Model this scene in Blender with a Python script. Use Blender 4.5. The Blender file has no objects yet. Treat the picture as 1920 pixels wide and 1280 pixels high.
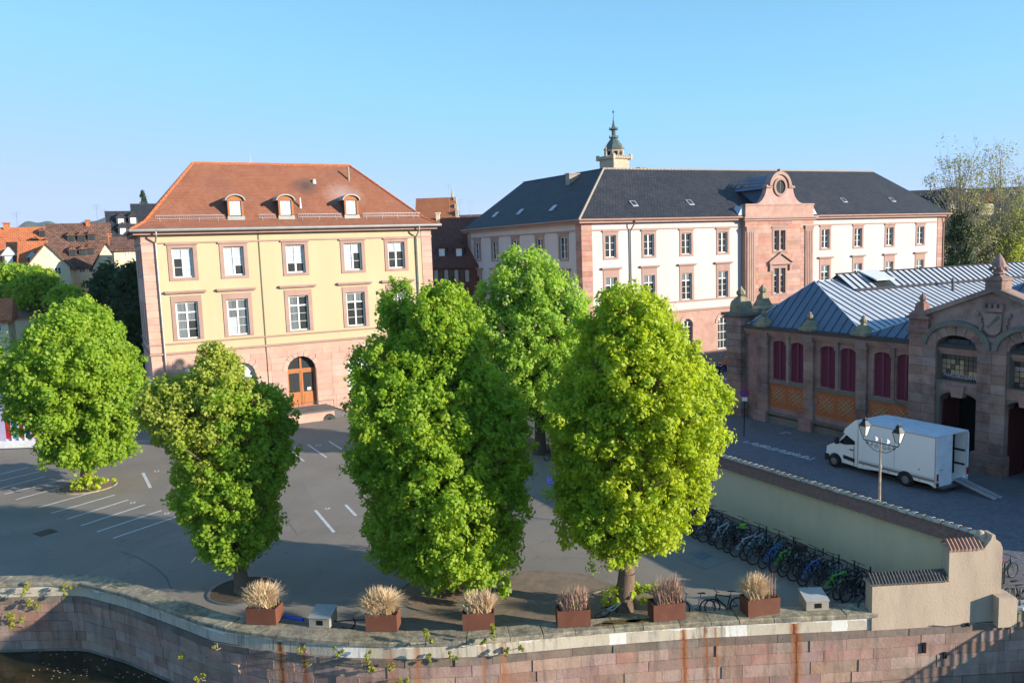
import bpy, bmesh, math, random
import numpy as np
from mathutils import Vector, Matrix
random.seed(7)
rnd = random.random
def ru(a, b): return a + (b - a) * random.random()
sc = bpy.context.scene
COL = sc.collection

# ------------------------------------------------------------ camera, sky, sun, exposure
F_PX, PITCH, ROLL, HEAD, CAM_H = 1500., .1142, -.0355, .4796, 15.
_cA, _sA = math.cos(HEAD), math.sin(HEAD)
def _w(v): return np.array([_cA*v[0]+_sA*v[1], -_sA*v[0]+_cA*v[1], v[2]])
_f = np.array([0, math.cos(PITCH), -math.sin(PITCH)]); _u = np.array([0, math.sin(PITCH), math.cos(PITCH)]); _x = np.array([1., 0, 0])
CR = _w(math.cos(ROLL)*_x + math.sin(ROLL)*_u); CU = _w(-math.sin(ROLL)*_x + math.cos(ROLL)*_u); CF = _w(_f)
CC = np.array([0, 0, CAM_H])
cd = bpy.data.cameras.new('camera'); cam = bpy.data.objects.new('camera', cd); COL.objects.link(cam)
cd.sensor_width = 36; cd.lens = F_PX/1920*36; cd.clip_start = .5; cd.clip_end = 9000
cam.matrix_world = Matrix(((CR[0], CU[0], -CF[0], 0), (CR[1], CU[1], -CF[1], 0), (CR[2], CU[2], -CF[2], CAM_H), (0, 0, 0, 1)))
sc.camera = cam
SUN_EL = math.radians(15.5); SUN_AZ = math.atan2(.66, -.751)
wd = bpy.data.worlds.new('World'); sc.world = wd; wd.use_nodes = True
nt = wd.node_tree; bg = nt.nodes['Background']; sky = nt.nodes.new('ShaderNodeTexSky'); sky.sky_type = 'NISHITA'
sky.sun_disc = False; sky.sun_elevation = SUN_EL; sky.sun_rotation = SUN_AZ; sky.altitude = 200; sky.air_density = .75; sky.dust_density = .0; sky.ozone_density = 4.0
_m0 = nt.nodes.new('ShaderNodeMix'); _m0.data_type = 'RGBA'; _m0.blend_type = 'MULTIPLY'; _m0.inputs[0].default_value = 1; _m0.inputs[7].default_value = (.115, .115, .115, 1)
nt.links.new(sky.outputs[0], _m0.inputs[6]); _s = nt.nodes.new('ShaderNodeSeparateColor'); _c = nt.nodes.new('ShaderNodeCombineColor'); nt.links.new(_m0.outputs[2], _s.inputs[0])
for _i, (_e, _k, _mx) in enumerate(((.62, .60, .30), (.62, .90, .39), (.42, .76, .62))):      # evens out the sky towards the soft blue of the photograph
    _p1 = nt.nodes.new('ShaderNodeMath'); _p1.operation = 'POWER'; _p1.inputs[1].default_value = _e; _p2 = nt.nodes.new('ShaderNodeMath'); _p2.operation = 'MULTIPLY'; _p2.inputs[1].default_value = _k/.115
    nt.links.new(_s.outputs[_i], _p1.inputs[0]); nt.links.new(_p1.outputs[0], _p2.inputs[0])
    _p3 = nt.nodes.new('ShaderNodeMath'); _p3.operation = 'SMOOTH_MIN'; _p3.inputs[1].default_value = _mx/.115; _p3.inputs[2].default_value = .10/.115; nt.links.new(_p2.outputs[0], _p3.inputs[0]); nt.links.new(_p3.outputs[0], _c.inputs[_i])
nt.links.new(_c.outputs[0], bg.inputs[0]); bg.inputs[1].default_value = .115
sl = bpy.data.lights.new('sun', 'SUN'); sl.energy = 5.0; sl.angle = math.radians(.53); sl.color = (1, .90, .76)
so = bpy.data.objects.new('sun', sl); COL.objects.link(so)
SD = Vector((-.66*math.cos(SUN_EL), .751*math.cos(SUN_EL), -math.sin(SUN_EL)))
so.rotation_euler = SD.to_track_quat('-Z', 'Y').to_euler(); so.location = (40, -40, 60)
sc.view_settings.view_transform = 'Standard'; sc.view_settings.look = 'None'; sc.view_settings.gamma = 1
sc.view_settings.use_curve_mapping = False; sc.view_settings.exposure = .93

# measuring helpers: where the sight line through a photo pixel meets a real plane
def ray(px, py): return (px-960)/F_PX*CR-(py-640)/F_PX*CU+CF
def onz(px, py, z=0): v = ray(px, py); return CC+v*(z-CAM_H)/v[2]
def onx(px, py, a): v = ray(px, py); return CC+v*a/v[0]
def ony(px, py, a): v = ray(px, py); return CC+v*a/v[1]
HH = np.array([CF[0], CF[1], 0]); HH /= np.linalg.norm(HH); HR = np.array([HH[1], -HH[0], 0])
def ond(px, py, d): v = ray(px, py); return CC+v*d/(v@HH)     # at horizontal distance d along the heading
def depth(p): return float((np.array([p[0], p[1], 0.]))@HH)

# ------------------------------------------------------------ materials
MATS = {}
class N:
    def __init__(s, m): s.t = m.node_tree
    def a(s, ty, **k):
        n = s.t.nodes.new('ShaderNode'+ty)
        for q, v in k.items(): setattr(n, q, v)
        return n
    def l(s, o, i): s.t.links.new(o, i)
    def math(s, op, a, b=None, clamp=False):
        n = s.a('Math', operation=op); n.use_clamp = clamp
        for i, v in enumerate((a, b)):
            if v is None: continue
            if hasattr(v, 'links'): s.l(v, n.inputs[i])
            else: n.inputs[i].default_value = v
        return n.outputs[0]
    def mix(s, f, a, b, bt='MIX'):
        n = s.a('Mix', data_type='RGBA', blend_type=bt)
        for i, v in ((0, f), (6, a), (7, b)):
            if hasattr(v, 'links'): s.l(v, n.inputs[i])
            else: n.inputs[i].default_value = v if i == 0 else (*v[:3], 1)
        return n.outputs[2]
    def noise(s, vec, sc_, det=4, rough=.6):
        n = s.a('TexNoise'); n.inputs['Scale'].default_value = sc_; n.inputs['Detail'].default_value = det; n.inputs['Roughness'].default_value = rough
        s.l(vec, n.inputs['Vector']); return n.outputs['Fac']
    def ramp(s, f, a, b):
        n = s.a('MapRange'); s.l(f, n.inputs[0]); n.inputs[1].default_value = a; n.inputs[2].default_value = b; return n.outputs[0]
def mat(name, c1, c2=None, rough=.85, scale=1.5, bump=0., bscale=12., brick=None, objvar=0., metal=0., spec=.3, stretch=None, dirt=None, dscale=.5, damt=.5, rust=None, extra=None):
    m = bpy.data.materials.new(name); m.use_nodes = True; n = N(m); bs = m.node_tree.nodes['Principled BSDF']
    pos = n.a('NewGeometry').outputs['Position']
    if stretch:
        mp = n.a('Mapping'); n.l(pos, mp.inputs[0]); mp.inputs['Scale'].default_value = stretch; pv = mp.outputs[0]
    else: pv = pos
    c2 = c2 or tuple(v*.8 for v in c1)
    fac = n.ramp(n.noise(pv, scale, 5, .65), .32, .68)
    col = n.mix(fac, c1, c2)
    if dirt:
        f2 = n.ramp(n.noise(pv, dscale, 6, .7), .48, .72); col = n.mix(n.math('MULTIPLY', f2, damt), col, dirt)
    h = n.noise(pos, bscale, 4, .6)
    if brick:
        uv = n.a('TexCoord').outputs['UV']; b = n.a('TexBrick'); n.l(uv, b.inputs['Vector'])
        b.inputs['Color1'].default_value = (1, 1, 1, 1); k = brick.get('var', .7); b.inputs['Color2'].default_value = (k, k, k, 1)
        mo = brick.get('mortar', .35); b.inputs['Mortar'].default_value = (mo, mo, mo, 1); b.inputs['Scale'].default_value = 1
        b.inputs['Brick Width'].default_value = brick['w']; b.inputs['Row Height'].default_value = brick['h']; b.inputs['Mortar Size'].default_value = brick.get('ms', .02)
        b.inputs['Mortar Smooth'].default_value = .4; b.offset = brick.get('off', .5)
        col = n.mix(1., col, b.outputs['Color'], 'MULTIPLY')
        h = n.math('ADD', n.math('MULTIPLY', h, .3), n.math('SUBTRACT', 1, b.outputs['Fac']))
    if objvar:
        r = n.a('ObjectInfo').outputs['Random']; hv = n.a('HueSaturation'); n.l(col, hv.inputs['Color'])
        n.l(n.math('ADD', n.math('MULTIPLY', r, objvar), 1-objvar/2), hv.inputs['Value'])
        n.l(n.math('ADD', n.math('MULTIPLY', n.math('FRACT', n.math('MULTIPLY', r, 17.3)), objvar*.9), 1-objvar*.45), hv.inputs['Saturation'])
        n.l(n.math('ADD', n.math('MULTIPLY', n.math('FRACT', n.math('MULTIPLY', r, 7.7)), objvar*.06), .5-objvar*.03), hv.inputs['Hue'])
        col = hv.outputs[0]
    if rust:
        # rust streaks that run down below the steel planters: (x position, half width) along the wall
        sx = n.a('SeparateXYZ'); n.l(pos, sx.inputs[0]); wob = n.math('MULTIPLY', n.math('SUBTRACT', n.noise(pos, 1.4, 3), .5), .25)
        xx = n.math('ADD', sx.outputs[0], wob); tot = None
        for x0, w0, am in rust:
            g = n.math('SUBTRACT', 1, n.math('DIVIDE', n.math('ABSOLUTE', n.math('SUBTRACT', xx, x0)), w0), clamp=True)
            g = n.math('MULTIPLY', g, am); tot = g if tot is None else n.math('ADD', tot, g, clamp=True)
        mp = n.a('Mapping'); n.l(pos, mp.inputs[0]); mp.inputs['Scale'].default_value = (9, 9, .8)
        tot = n.math('MULTIPLY', tot, n.ramp(n.noise(mp.outputs[0], 1.5, 4), .2, .45), clamp=True)
        col = n.mix(n.math('POWER', tot, .7), col, (.38, .12, .025)); col = n.mix(n.math('POWER', tot, 3), col, (.09, .03, .015))
    if extra: col = extra(n, col, pos)
    n.l(col, bs.inputs['Base Color']); bs.inputs['Roughness'].default_value = rough; bs.inputs['Metallic'].default_value = metal
    bs.inputs['Specular IOR Level'].default_value = spec
    if bump:
        b = n.a('Bump'); b.inputs['Strength'].default_value = bump; b.inputs['Distance'].default_value = .03; n.l(h, b.inputs['Height']); n.l(b.outputs[0], bs.inputs['Normal'])
    MATS[name] = m; return m
def leafmat(name, c1, c2, trans=.45, tc=None):
    m = bpy.data.materials.new(name); m.use_nodes = True; n = N(m); t = m.node_tree; bs = t.nodes['Principled BSDF']
    g = n.a('NewGeometry'); r = g.outputs['Random Per Island']; big = n.ramp(n.noise(g.outputs['Position'], .55, 3), .35, .65)
    col = n.mix(n.math('ADD', n.math('MULTIPLY', r, .55), n.math('MULTIPLY', big, .45)), c1, c2)
    n.l(col, bs.inputs['Base Color']); bs.inputs['Roughness'].default_value = .5; bs.inputs['Specular IOR Level'].default_value = .35
    tr = n.a('BsdfTranslucent'); cc = n.mix(1., col, tc or (1.25, 1.2, .55), 'MULTIPLY'); n.l(cc, tr.inputs[0])
    mx = n.a('MixShader'); mx.inputs[0].default_value = trans; n.l(bs.outputs[0], mx.inputs[1]); n.l(tr.outputs[0], mx.inputs[2])
    n.l(mx.outputs[0], t.nodes['Material Output'].inputs['Surface']); MATS[name] = m; return m

RUSTX = [(5.35, .16, 1.), (6.1, .12, .8), (8.9, .22, .35), (9.75, .16, .5), (12.0, .1, .5), (12.7, .14, .5), (19.3, .16, .9), (20.1, .09, .8), (20.45, .07, .7), (23.3, .22, 1.)]
def whitepatch(n, col, pos):      # newer white paint patches over the older cream band
    sx = n.a('SeparateXYZ'); n.l(pos, sx.inputs[0]); tot = None
    nz = n.math('MULTIPLY', n.math('SUBTRACT', n.noise(pos, 3., 4), .5), .12)
    for x0, w0 in ((7.6, .5), (16.9, .3), (21.2, .38), (24.9, .28)):
        g = n.math('LESS_THAN', n.math('ABSOLUTE', n.math('SUBTRACT', n.math('ADD', sx.outputs[0], nz), x0)), w0)
        tot = g if tot is None else n.math('ADD', tot, g, clamp=True)
    up = n.math('GREATER_THAN', n.math('ADD', sx.outputs[2], n.math('MULTIPLY', n.math('SUBTRACT', n.noise(pos, 1.3, 5), .5), .5)), .08)
    tot = n.math('ADD', tot, n.math('MULTIPLY', up, .85), clamp=True)
    col = n.mix(tot, col, (.74, .71, .64)); mp = n.a('Mapping'); n.l(pos, mp.inputs[0]); mp.inputs['Scale'].default_value = (4.5, 4.5, .4)
    st = n.math('MULTIPLY', n.ramp(n.noise(mp.outputs[0], 1.2, 5, .7), .5, .66), n.ramp(n.noise(pos, .28, 2), .42, .6)); return n.mix(n.math('MULTIPLY', st, .85), col, (.07, .07, .065))
def pavingwear(n, col, pos):      # mended patches, oil spots and hairline cracks in the old asphalt
    v = n.a('TexVoronoi'); v.inputs['Scale'].default_value = .11; n.l(pos, v.inputs['Vector']); k = n.a('SeparateColor'); n.l(v.outputs['Color'], k.inputs[0])
    col = n.mix(n.math('MULTIPLY', n.math('GREATER_THAN', k.outputs[0], .62), .22), col, (.14, .125, .11))
    w = n.a('TexVoronoi'); w.feature = 'DISTANCE_TO_EDGE'; w.inputs['Scale'].default_value = .16; nz = n.a('TexNoise'); nz.inputs['Scale'].default_value = .8; n.l(pos, nz.inputs['Vector'])
    vm = n.a('VectorMath', operation='ADD'); n.l(pos, vm.inputs[0]); sc_ = n.a('VectorMath', operation='SCALE'); n.l(nz.outputs['Color'], sc_.inputs[0]); sc_.inputs['Scale'].default_value = 2.2; n.l(sc_.outputs[0], vm.inputs[1]); n.l(vm.outputs[0], w.inputs['Vector'])
    col = n.mix(n.math('MULTIPLY', n.math('LESS_THAN', w.outputs['Distance'], .005), .28), col, (.07, .065, .06))
    o = n.ramp(n.noise(pos, .9, 4, .7), .66, .74); col = n.mix(n.math('MULTIPLY', o, .45), col, (.07, .065, .06))
    g = n.noise(pos, 14., 3, .8); return n.mix(n.math('MULTIPLY', g, .35), col, (.30, .27, .22))
def weather(n, col, pos):      # soot and algae run down the quay stones
    mp = n.a('Mapping'); n.l(pos, mp.inputs[0]); mp.inputs['Scale'].default_value = (3.2, 3.2, .35)
    a = n.ramp(n.noise(mp.outputs[0], 1., 5, .7), .5, .72); col = n.mix(n.math('MULTIPLY', a, .75), col, (.12, .10, .08))
    b = n.ramp(n.noise(pos, .45, 5, .7), .52, .7); col = n.mix(n.math('MULTIPLY', b, .3), col, (.40, .33, .22))
    c = n.ramp(n.noise(pos, 7., 6, .75), .6, .8); return n.mix(n.math('MULTIPLY', c, .55), col, (.10, .08, .065))
mat('asphalt', (.20, .170, .140), (.24, .205, .17), rough=.95, scale=.25, bump=.5, bscale=60, dirt=(.13, .115, .10), dscale=.12, damt=.6, extra=pavingwear)
mat('cobble', (.165, .17, .20), (.20, .20, .22), rough=.85, scale=.6, bump=.9, bscale=20, brick=dict(w=.28, h=.16, ms=.018, var=.75, mortar=.45))
mat('street_slab', (.13, .125, .125), (.17, .16, .15), rough=.9, scale=.8, bump=.3, brick=dict(w=.8, h=.5, ms=.015, var=.85, mortar=.55))
mat('gravel', (.30, .22, .15), (.2, .14, .09), rough=1, scale=6, bump=1., bscale=30)
mat('gravel_earth', (.20, .15, .105), (.27, .21, .15), rough=1, scale=2.5, bump=1., bscale=40, dirt=(.12, .095, .07), dscale=.8, damt=.6)
mat('soil', (.06, .045, .03), (.10, .075, .05), rough=1, scale=5, bump=1)
mat('paint_line', (.62, .63, .64), (.45, .45, .45), rough=.7, scale=3)
mat('paint_line_worn', (.19, .19, .185), (.12, .115, .11), rough=.8, scale=3)
mat('yellow_plaster', (.49, .39, .235), (.53, .425, .265), rough=.9, scale=1.2, stretch=(1, 1, .15), bump=.1, dirt=(.40, .315, .20), dscale=.3, damt=.4)
mat('white_plaster', (.53, .465, .44), (.56, .50, .475), rough=.9, scale=1.3, stretch=(1, 1, .15), bump=.08, dirt=(.43, .375, .34), dscale=.35, damt=.45)
mat('pink_stone', (.47, .285, .225), (.56, .37, .30), rough=.9, scale=.9, bump=.2, dirt=(.44, .25, .19), dscale=.4, damt=.5, objvar=.2)
mat('red_stone', (.37, .195, .15), (.47, .28, .22), rough=.9, scale=.9, bump=.2, dirt=(.28, .15, .12), dscale=.5, damt=.5, objvar=.34)
mat('trim_stone', (.33, .21, .17), (.41, .275, .23), rough=.9, scale=1.2, bump=.15, dirt=(.25, .15, .12), dscale=.6, damt=.4, objvar=.1)
mat('joint', (.34, .22, .17), rough=.95)
mat('dark_sandstone', (.26, .155, .13), (.37, .235, .19), rough=.92, scale=1.2, bump=.35, dirt=(.075, .055, .045), dscale=.55, damt=.8, objvar=.35)
mat('dark_sandstone_joint', (.2, .16, .13), rough=.95)
mat('grey_stone', (.16, .15, .13), (.22, .19, .16), rough=.95, scale=1.5, bump=.4, dirt=(.06, .058, .05), dscale=.9, damt=.7, objvar=.2)
mat('lichen_stone', (.2, .18, .13), (.34, .29, .17), rough=.95, scale=2.5, bump=.4, dirt=(.08, .08, .06), dscale=1.2, damt=.6)
mat('quay_stone', (.31, .18, .14), (.41, .275, .215), rough=.95, scale=1.4, bump=.6, bscale=9, dirt=(.22, .17, .13), dscale=.6, damt=.8, objvar=.38, rust=RUSTX, extra=weather)
mat('dark_course', (.17, .125, .10), (.25, .19, .15), rough=.95, scale=1.5, bump=.5, dirt=(.12, .10, .08), dscale=.8, damt=.8, objvar=.25, rust=RUSTX, extra=weather)
mat('quay_joint', (.46, .39, .30), (.30, .25, .2), rough=1, scale=2)
mat('coping_stone', (.17, .145, .11), (.40, .345, .23), rough=.95, scale=4.5, bump=.8, dirt=(.07, .065, .05), dscale=1.7, damt=.85, objvar=.25)
mat('band_paint', (.50, .43, .32), (.60, .53, .42), rough=.85, scale=2.2, bump=.4, stretch=(1, 1, .3), dirt=(.17, .15, .12), dscale=2.2, damt=.7, rust=RUSTX, extra=whitepatch)
mat('moss', (.09, .06, .02), (.13, .09, .03), rough=1, scale=5, bump=1)
mat('cream_render', (.72, .59, .39), (.68, .57, .39), rough=.9, scale=.9, stretch=(1, 1, .3), bump=.1, dirt=(.48, .41, .27), dscale=.4, damt=.5)
mat('end_render', (.46, .35, .25), (.56, .44, .325), rough=.95, scale=2.2, bump=.35, stretch=(1, 1, .25), dirt=(.27, .21, .15), dscale=1.1, damt=.75)
mat('dark_cap', (.06, .058, .055), (.11, .10, .095), rough=.8, scale=8, objvar=.4)
mat('collar', (.17, .16, .14), (.21, .195, .17), rough=.9, scale=2)
mat('roof_tile', (.36, .125, .055), (.42, .165, .08), rough=.85, scale=.9, bump=.8, brick=dict(w=.34, h=.30, ms=.035, var=.72, mortar=.35), dirt=(.26, .11, .07), dscale=.18, damt=.5)
mat('roof_tile_brown', (.17, .085, .06), (.26, .14, .10), rough=.9, scale=1.5, bump=.8, brick=dict(w=.5, h=.4, ms=.05, var=.6, mortar=.4), dirt=(.09, .055, .045), dscale=.3, damt=.5)
mat('roof_tile_orange', (.50, .15, .06), (.56, .19, .08), rough=.9, scale=1, bump=.6, brick=dict(w=.5, h=.4, ms=.04, var=.8, mortar=.5))
mat('roof_tile_maroon', (.15, .055, .045), (.2, .08, .06), rough=.9, scale=1, bump=.6, brick=dict(w=.4, h=.35, ms=.04, var=.75, mortar=.5), dirt=(.1, .05, .04), damt=.5)
mat('slate', (.035, .038, .046), (.05, .053, .062), rough=.62, scale=.6, bump=1., brick=dict(w=.42, h=.36, ms=.03, var=.65, mortar=.3), dirt=(.075, .065, .06), dscale=.25, damt=.5)
mat('ridge_tile_mat', (.36, .3, .24), (.22, .19, .16), rough=.9, scale=4, objvar=.3)
mat('wall_tile', (.17, .08, .06), (.24, .12, .09), rough=.9, scale=5, bump=.3, objvar=.2)
mat('clay_tile', (.36, .21, .155), (.26, .15, .11), rough=.9, scale=5, objvar=.3)
mat('wall_ridge_mat', (.36, .33, .27), (.55, .50, .42), rough=.9, scale=6, objvar=.4)
mat('zinc', (.40, .43, .48), (.46, .49, .53), rough=.4, metal=0., spec=.5, scale=.5, objvar=.08)
mat('zinc_blue_shade', (.10, .14, .20), (.13, .17, .235), rough=.55, metal=0., spec=.25, scale=.5, objvar=.06)  # darker copy of zinc, hip shade put into the colour; also the barge's blue
mat('zinc_dark', (.07, .07, .075), rough=.5, metal=.4)
mat('gutter', (.42, .41, .38), (.34, .33, .31), rough=.5, metal=.5)
mat('copper_gutter', (.36, .2, .14), (.28, .15, .11), rough=.6, metal=.2)
mat('white_frame', (.78, .78, .76), rough=.5, scale=4)
mat('pane_dark', (.03, .036, .036), (.045, .05, .05), rough=.12, spec=.2, scale=.7)
mat('pane_curtain', (.50, .56, .60), (.34, .38, .41), rough=.25, spec=.6, scale=3, stretch=(4, 4, .3))
mat('pane_half', (.2, .23, .24), (.10, .115, .12), rough=.15, spec=.6, scale=2, stretch=(5, 5, .3))
mat('pane_hall', (.10, .095, .085), (.05, .055, .06), rough=.12, spec=.6, scale=.5)
mat('pane_warm', (.42, .30, .18), (.36, .26, .17), rough=.2, spec=.5, scale=1)
mat('blind_white', (.8, .8, .78), rough=.6)
mat('iron', (.018, .018, .02), rough=.5, spec=.5, metal=.3)
mat('grey_metal', (.16, .165, .17), rough=.45, metal=.6)
mat('wood_door', (.36, .13, .045), (.46, .18, .07), rough=.55, scale=3, stretch=(5, 5, .4))
mat('shutter_red', (.19, .03, .06), (.15, .026, .05), rough=.65, scale=4)
mat('brick_orange', (.56, .16, .055), (.46, .13, .045), rough=.9, scale=3, bump=.5, brick=dict(w=.24, h=.09, ms=.008, var=.8, mortar=.8))
mat('lattice_pale', (.50, .36, .22), (.40, .28, .17), rough=.9, scale=5)
mat('dark_inside', (.006, .006, .007), rough=.95)
mat('inside_red', (.09, .015, .015), rough=.6)
mat('van_white', (.86, .84, .81), (.83, .82, .79), rough=.35, spec=.5, scale=.5)
mat('van_roof', (.72, .75, .80), rough=.45)
mat('van_grey', (.26, .25, .23), rough=.6)
mat('black_plastic', (.02, .02, .022), rough=.55)
mat('tyre', (.02, .02, .02), rough=.85)
mat('alloy', (.3, .3, .3), rough=.4, metal=.7)
mat('tail_red', (.45, .015, .015), rough=.25)
mat('glass_dark', (.012, .014, .016), rough=.06, spec=.6)
mat('aluminium', (.45, .46, .48), rough=.5, metal=.5)
mat('corten', (.16, .06, .035), (.10, .038, .024), rough=.8, scale=3, bump=.1, stretch=(1, 1, .6), dirt=(.22, .08, .045), dscale=1.5, damt=.5)
mat('dry_grass', (.60, .43, .24), (.72, .55, .34), rough=.8, scale=6)
mat('dry_stem', (.34, .20, .14), (.42, .28, .2), rough=.85, scale=6)
mat('concrete_light', (.34, .30, .24), (.28, .25, .2), rough=.9, scale=2, bump=.15)
mat('concrete_top', (.36, .35, .33), rough=.8, scale=2)
mat('blue_plastic', (.02, .09, .5), rough=.4)
mat('blue_panel', (.03, .05, .28), rough=.5)
mat('bark', (.20, .135, .095), (.13, .09, .065), rough=.95, scale=3, bump=1., bscale=14, stretch=(3, 3, .5))
mat('bark_dark', (.07, .052, .04), (.10, .075, .055), rough=.95, scale=3, bump=1.)
mat('bark_pale', (.36, .33, .27), (.2, .17, .13), rough=.9, scale=4, bump=.5)
mat('twig', (.20, .13, .085), (.13, .085, .06), rough=.9, scale=3)
mat('cream_wall', (.72, .57, .38), (.76, .62, .43), rough=.9, scale=.4)
mat('red_paint', (.5, .02, .03), rough=.4); mat('cyan_paint', (.03, .3, .55), rough=.4); mat('purple_paint', (.14, .06, .3), rough=.4); mat('yellow_paint', (.75, .55, .03), rough=.4)
mat('lilac_paint', (.5, .45, .62), rough=.5); mat('lime_frame', (.16, .5, .03), rough=.3); mat('blue_frame', (.03, .13, .42), rough=.3); mat('white_bike', (.55, .56, .62), rough=.3); mat('teal_frame', (.02, .16, .18), rough=.3); mat('black_frame', (.018, .018, .02), rough=.35); mat('steel_bike', (.3, .3, .32), rough=.35, metal=.6)
mat('tower_stone', (.40, .32, .23), (.50, .41, .30), rough=.9, scale=.8, dirt=(.26, .2, .15), dscale=.5, damt=.5)
mat('tower_copper', (.06, .085, .08), (.10, .13, .12), rough=.6, scale=1)
mat('timber_dark', (.04, .03, .028), rough=.9); mat('timber_wall', (.42, .36, .28), rough=.9)
mat('far_forest', (.035, .05, .03), (.045, .06, .035), rough=1, scale=.01)
mat('ground_far', (.09, .095, .06), (.12, .11, .08), rough=1, scale=.02)
mat('car_blue', (.015, .03, .14), rough=.2, spec=.6)
mat('car_black', (.012, .013, .016), rough=.2, spec=.6)
mat('sign_red', (.4, .02, .05), rough=.4); mat('sign_blue', (.03, .08, .4), rough=.4)
mat('lamp_glass', (.6, .6, .55), (.66, .66, .62), rough=.15, spec=.6)
mat('dormer_side', (.05, .055, .06), rough=.6); mat('dormer_wood', (.42, .15, .05), rough=.7); mat('dormer_metal', (.34, .36, .34), rough=.55, metal=.3)
leafmat('leaf_lime', (.33, .45, .02), (.54, .62, .05), .55)
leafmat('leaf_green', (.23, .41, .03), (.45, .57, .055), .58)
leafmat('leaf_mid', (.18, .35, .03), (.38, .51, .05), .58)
leafmat('leaf_olive', (.28, .38, .04), (.46, .50, .085), .52)
leafmat('leaf_chestnut', (.24, .44, .04), (.48, .62, .12), .58)
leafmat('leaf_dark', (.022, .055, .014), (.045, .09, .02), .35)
leafmat('leaf_sparse', (.24, .26, .11), (.38, .36, .18), .35)
leafmat('leaf_weed', (.2, .26, .03), (.34, .32, .05), .4)
leafmat('blossom', (.6, .56, .45), (.7, .6, .5), .3, (1, 1, 1))
# water
m = bpy.data.materials.new('canal_water'); m.use_nodes = True; n = N(m); bs = m.node_tree.nodes['Principled BSDF']; MATS['canal_water'] = m
bs.inputs['Base Color'].default_value = (.022, .021, .010, 1); bs.inputs['Roughness'].default_value = .05; bs.inputs['IOR'].default_value = 1.33
_p = n.a('NewGeometry').outputs['Position']; _b = n.a('Bump'); _b.inputs['Strength'].default_value = .12; _b.inputs['Distance'].default_value = .1
n.l(n.noise(_p, 1.6, 3), _b.inputs['Height']); n.l(_b.outputs[0], bs.inputs['Normal'])
# the yellow building's roof has a burnt-looking patch and a silvery one below the flues
def roofpatch(n, col, pos):
    out = col
    for c, r, tint, am in (((19.2, 79.0, 22.0), 1.5, (.09, .06, .05), .75), ((22.6, 78.2, 21.0), 2.2, (.42, .33, .30), .4)):
        vm = n.a('VectorMath', operation='DISTANCE'); n.l(pos, vm.inputs[0]); vm.inputs[1].default_value = c
        d = n.math('ADD', n.math('DIVIDE', vm.outputs['Value'], r), n.math('MULTIPLY', n.math('SUBTRACT', n.noise(pos, 2.2, 4), .5), .9))
        g = n.math('MULTIPLY', n.math('SUBTRACT', 1, d, clamp=True), am*1.6, clamp=True)
        out = n.mix(g, out, tint)
    return out
mat('roof_tile_main', (.31, .115, .062), (.37, .15, .085), rough=.85, scale=.9, bump=.8, brick=dict(w=.24, h=.20, ms=.022, var=.8, mortar=.5), dirt=(.24, .11, .08), dscale=.25, damt=.6, extra=roofpatch)

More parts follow.
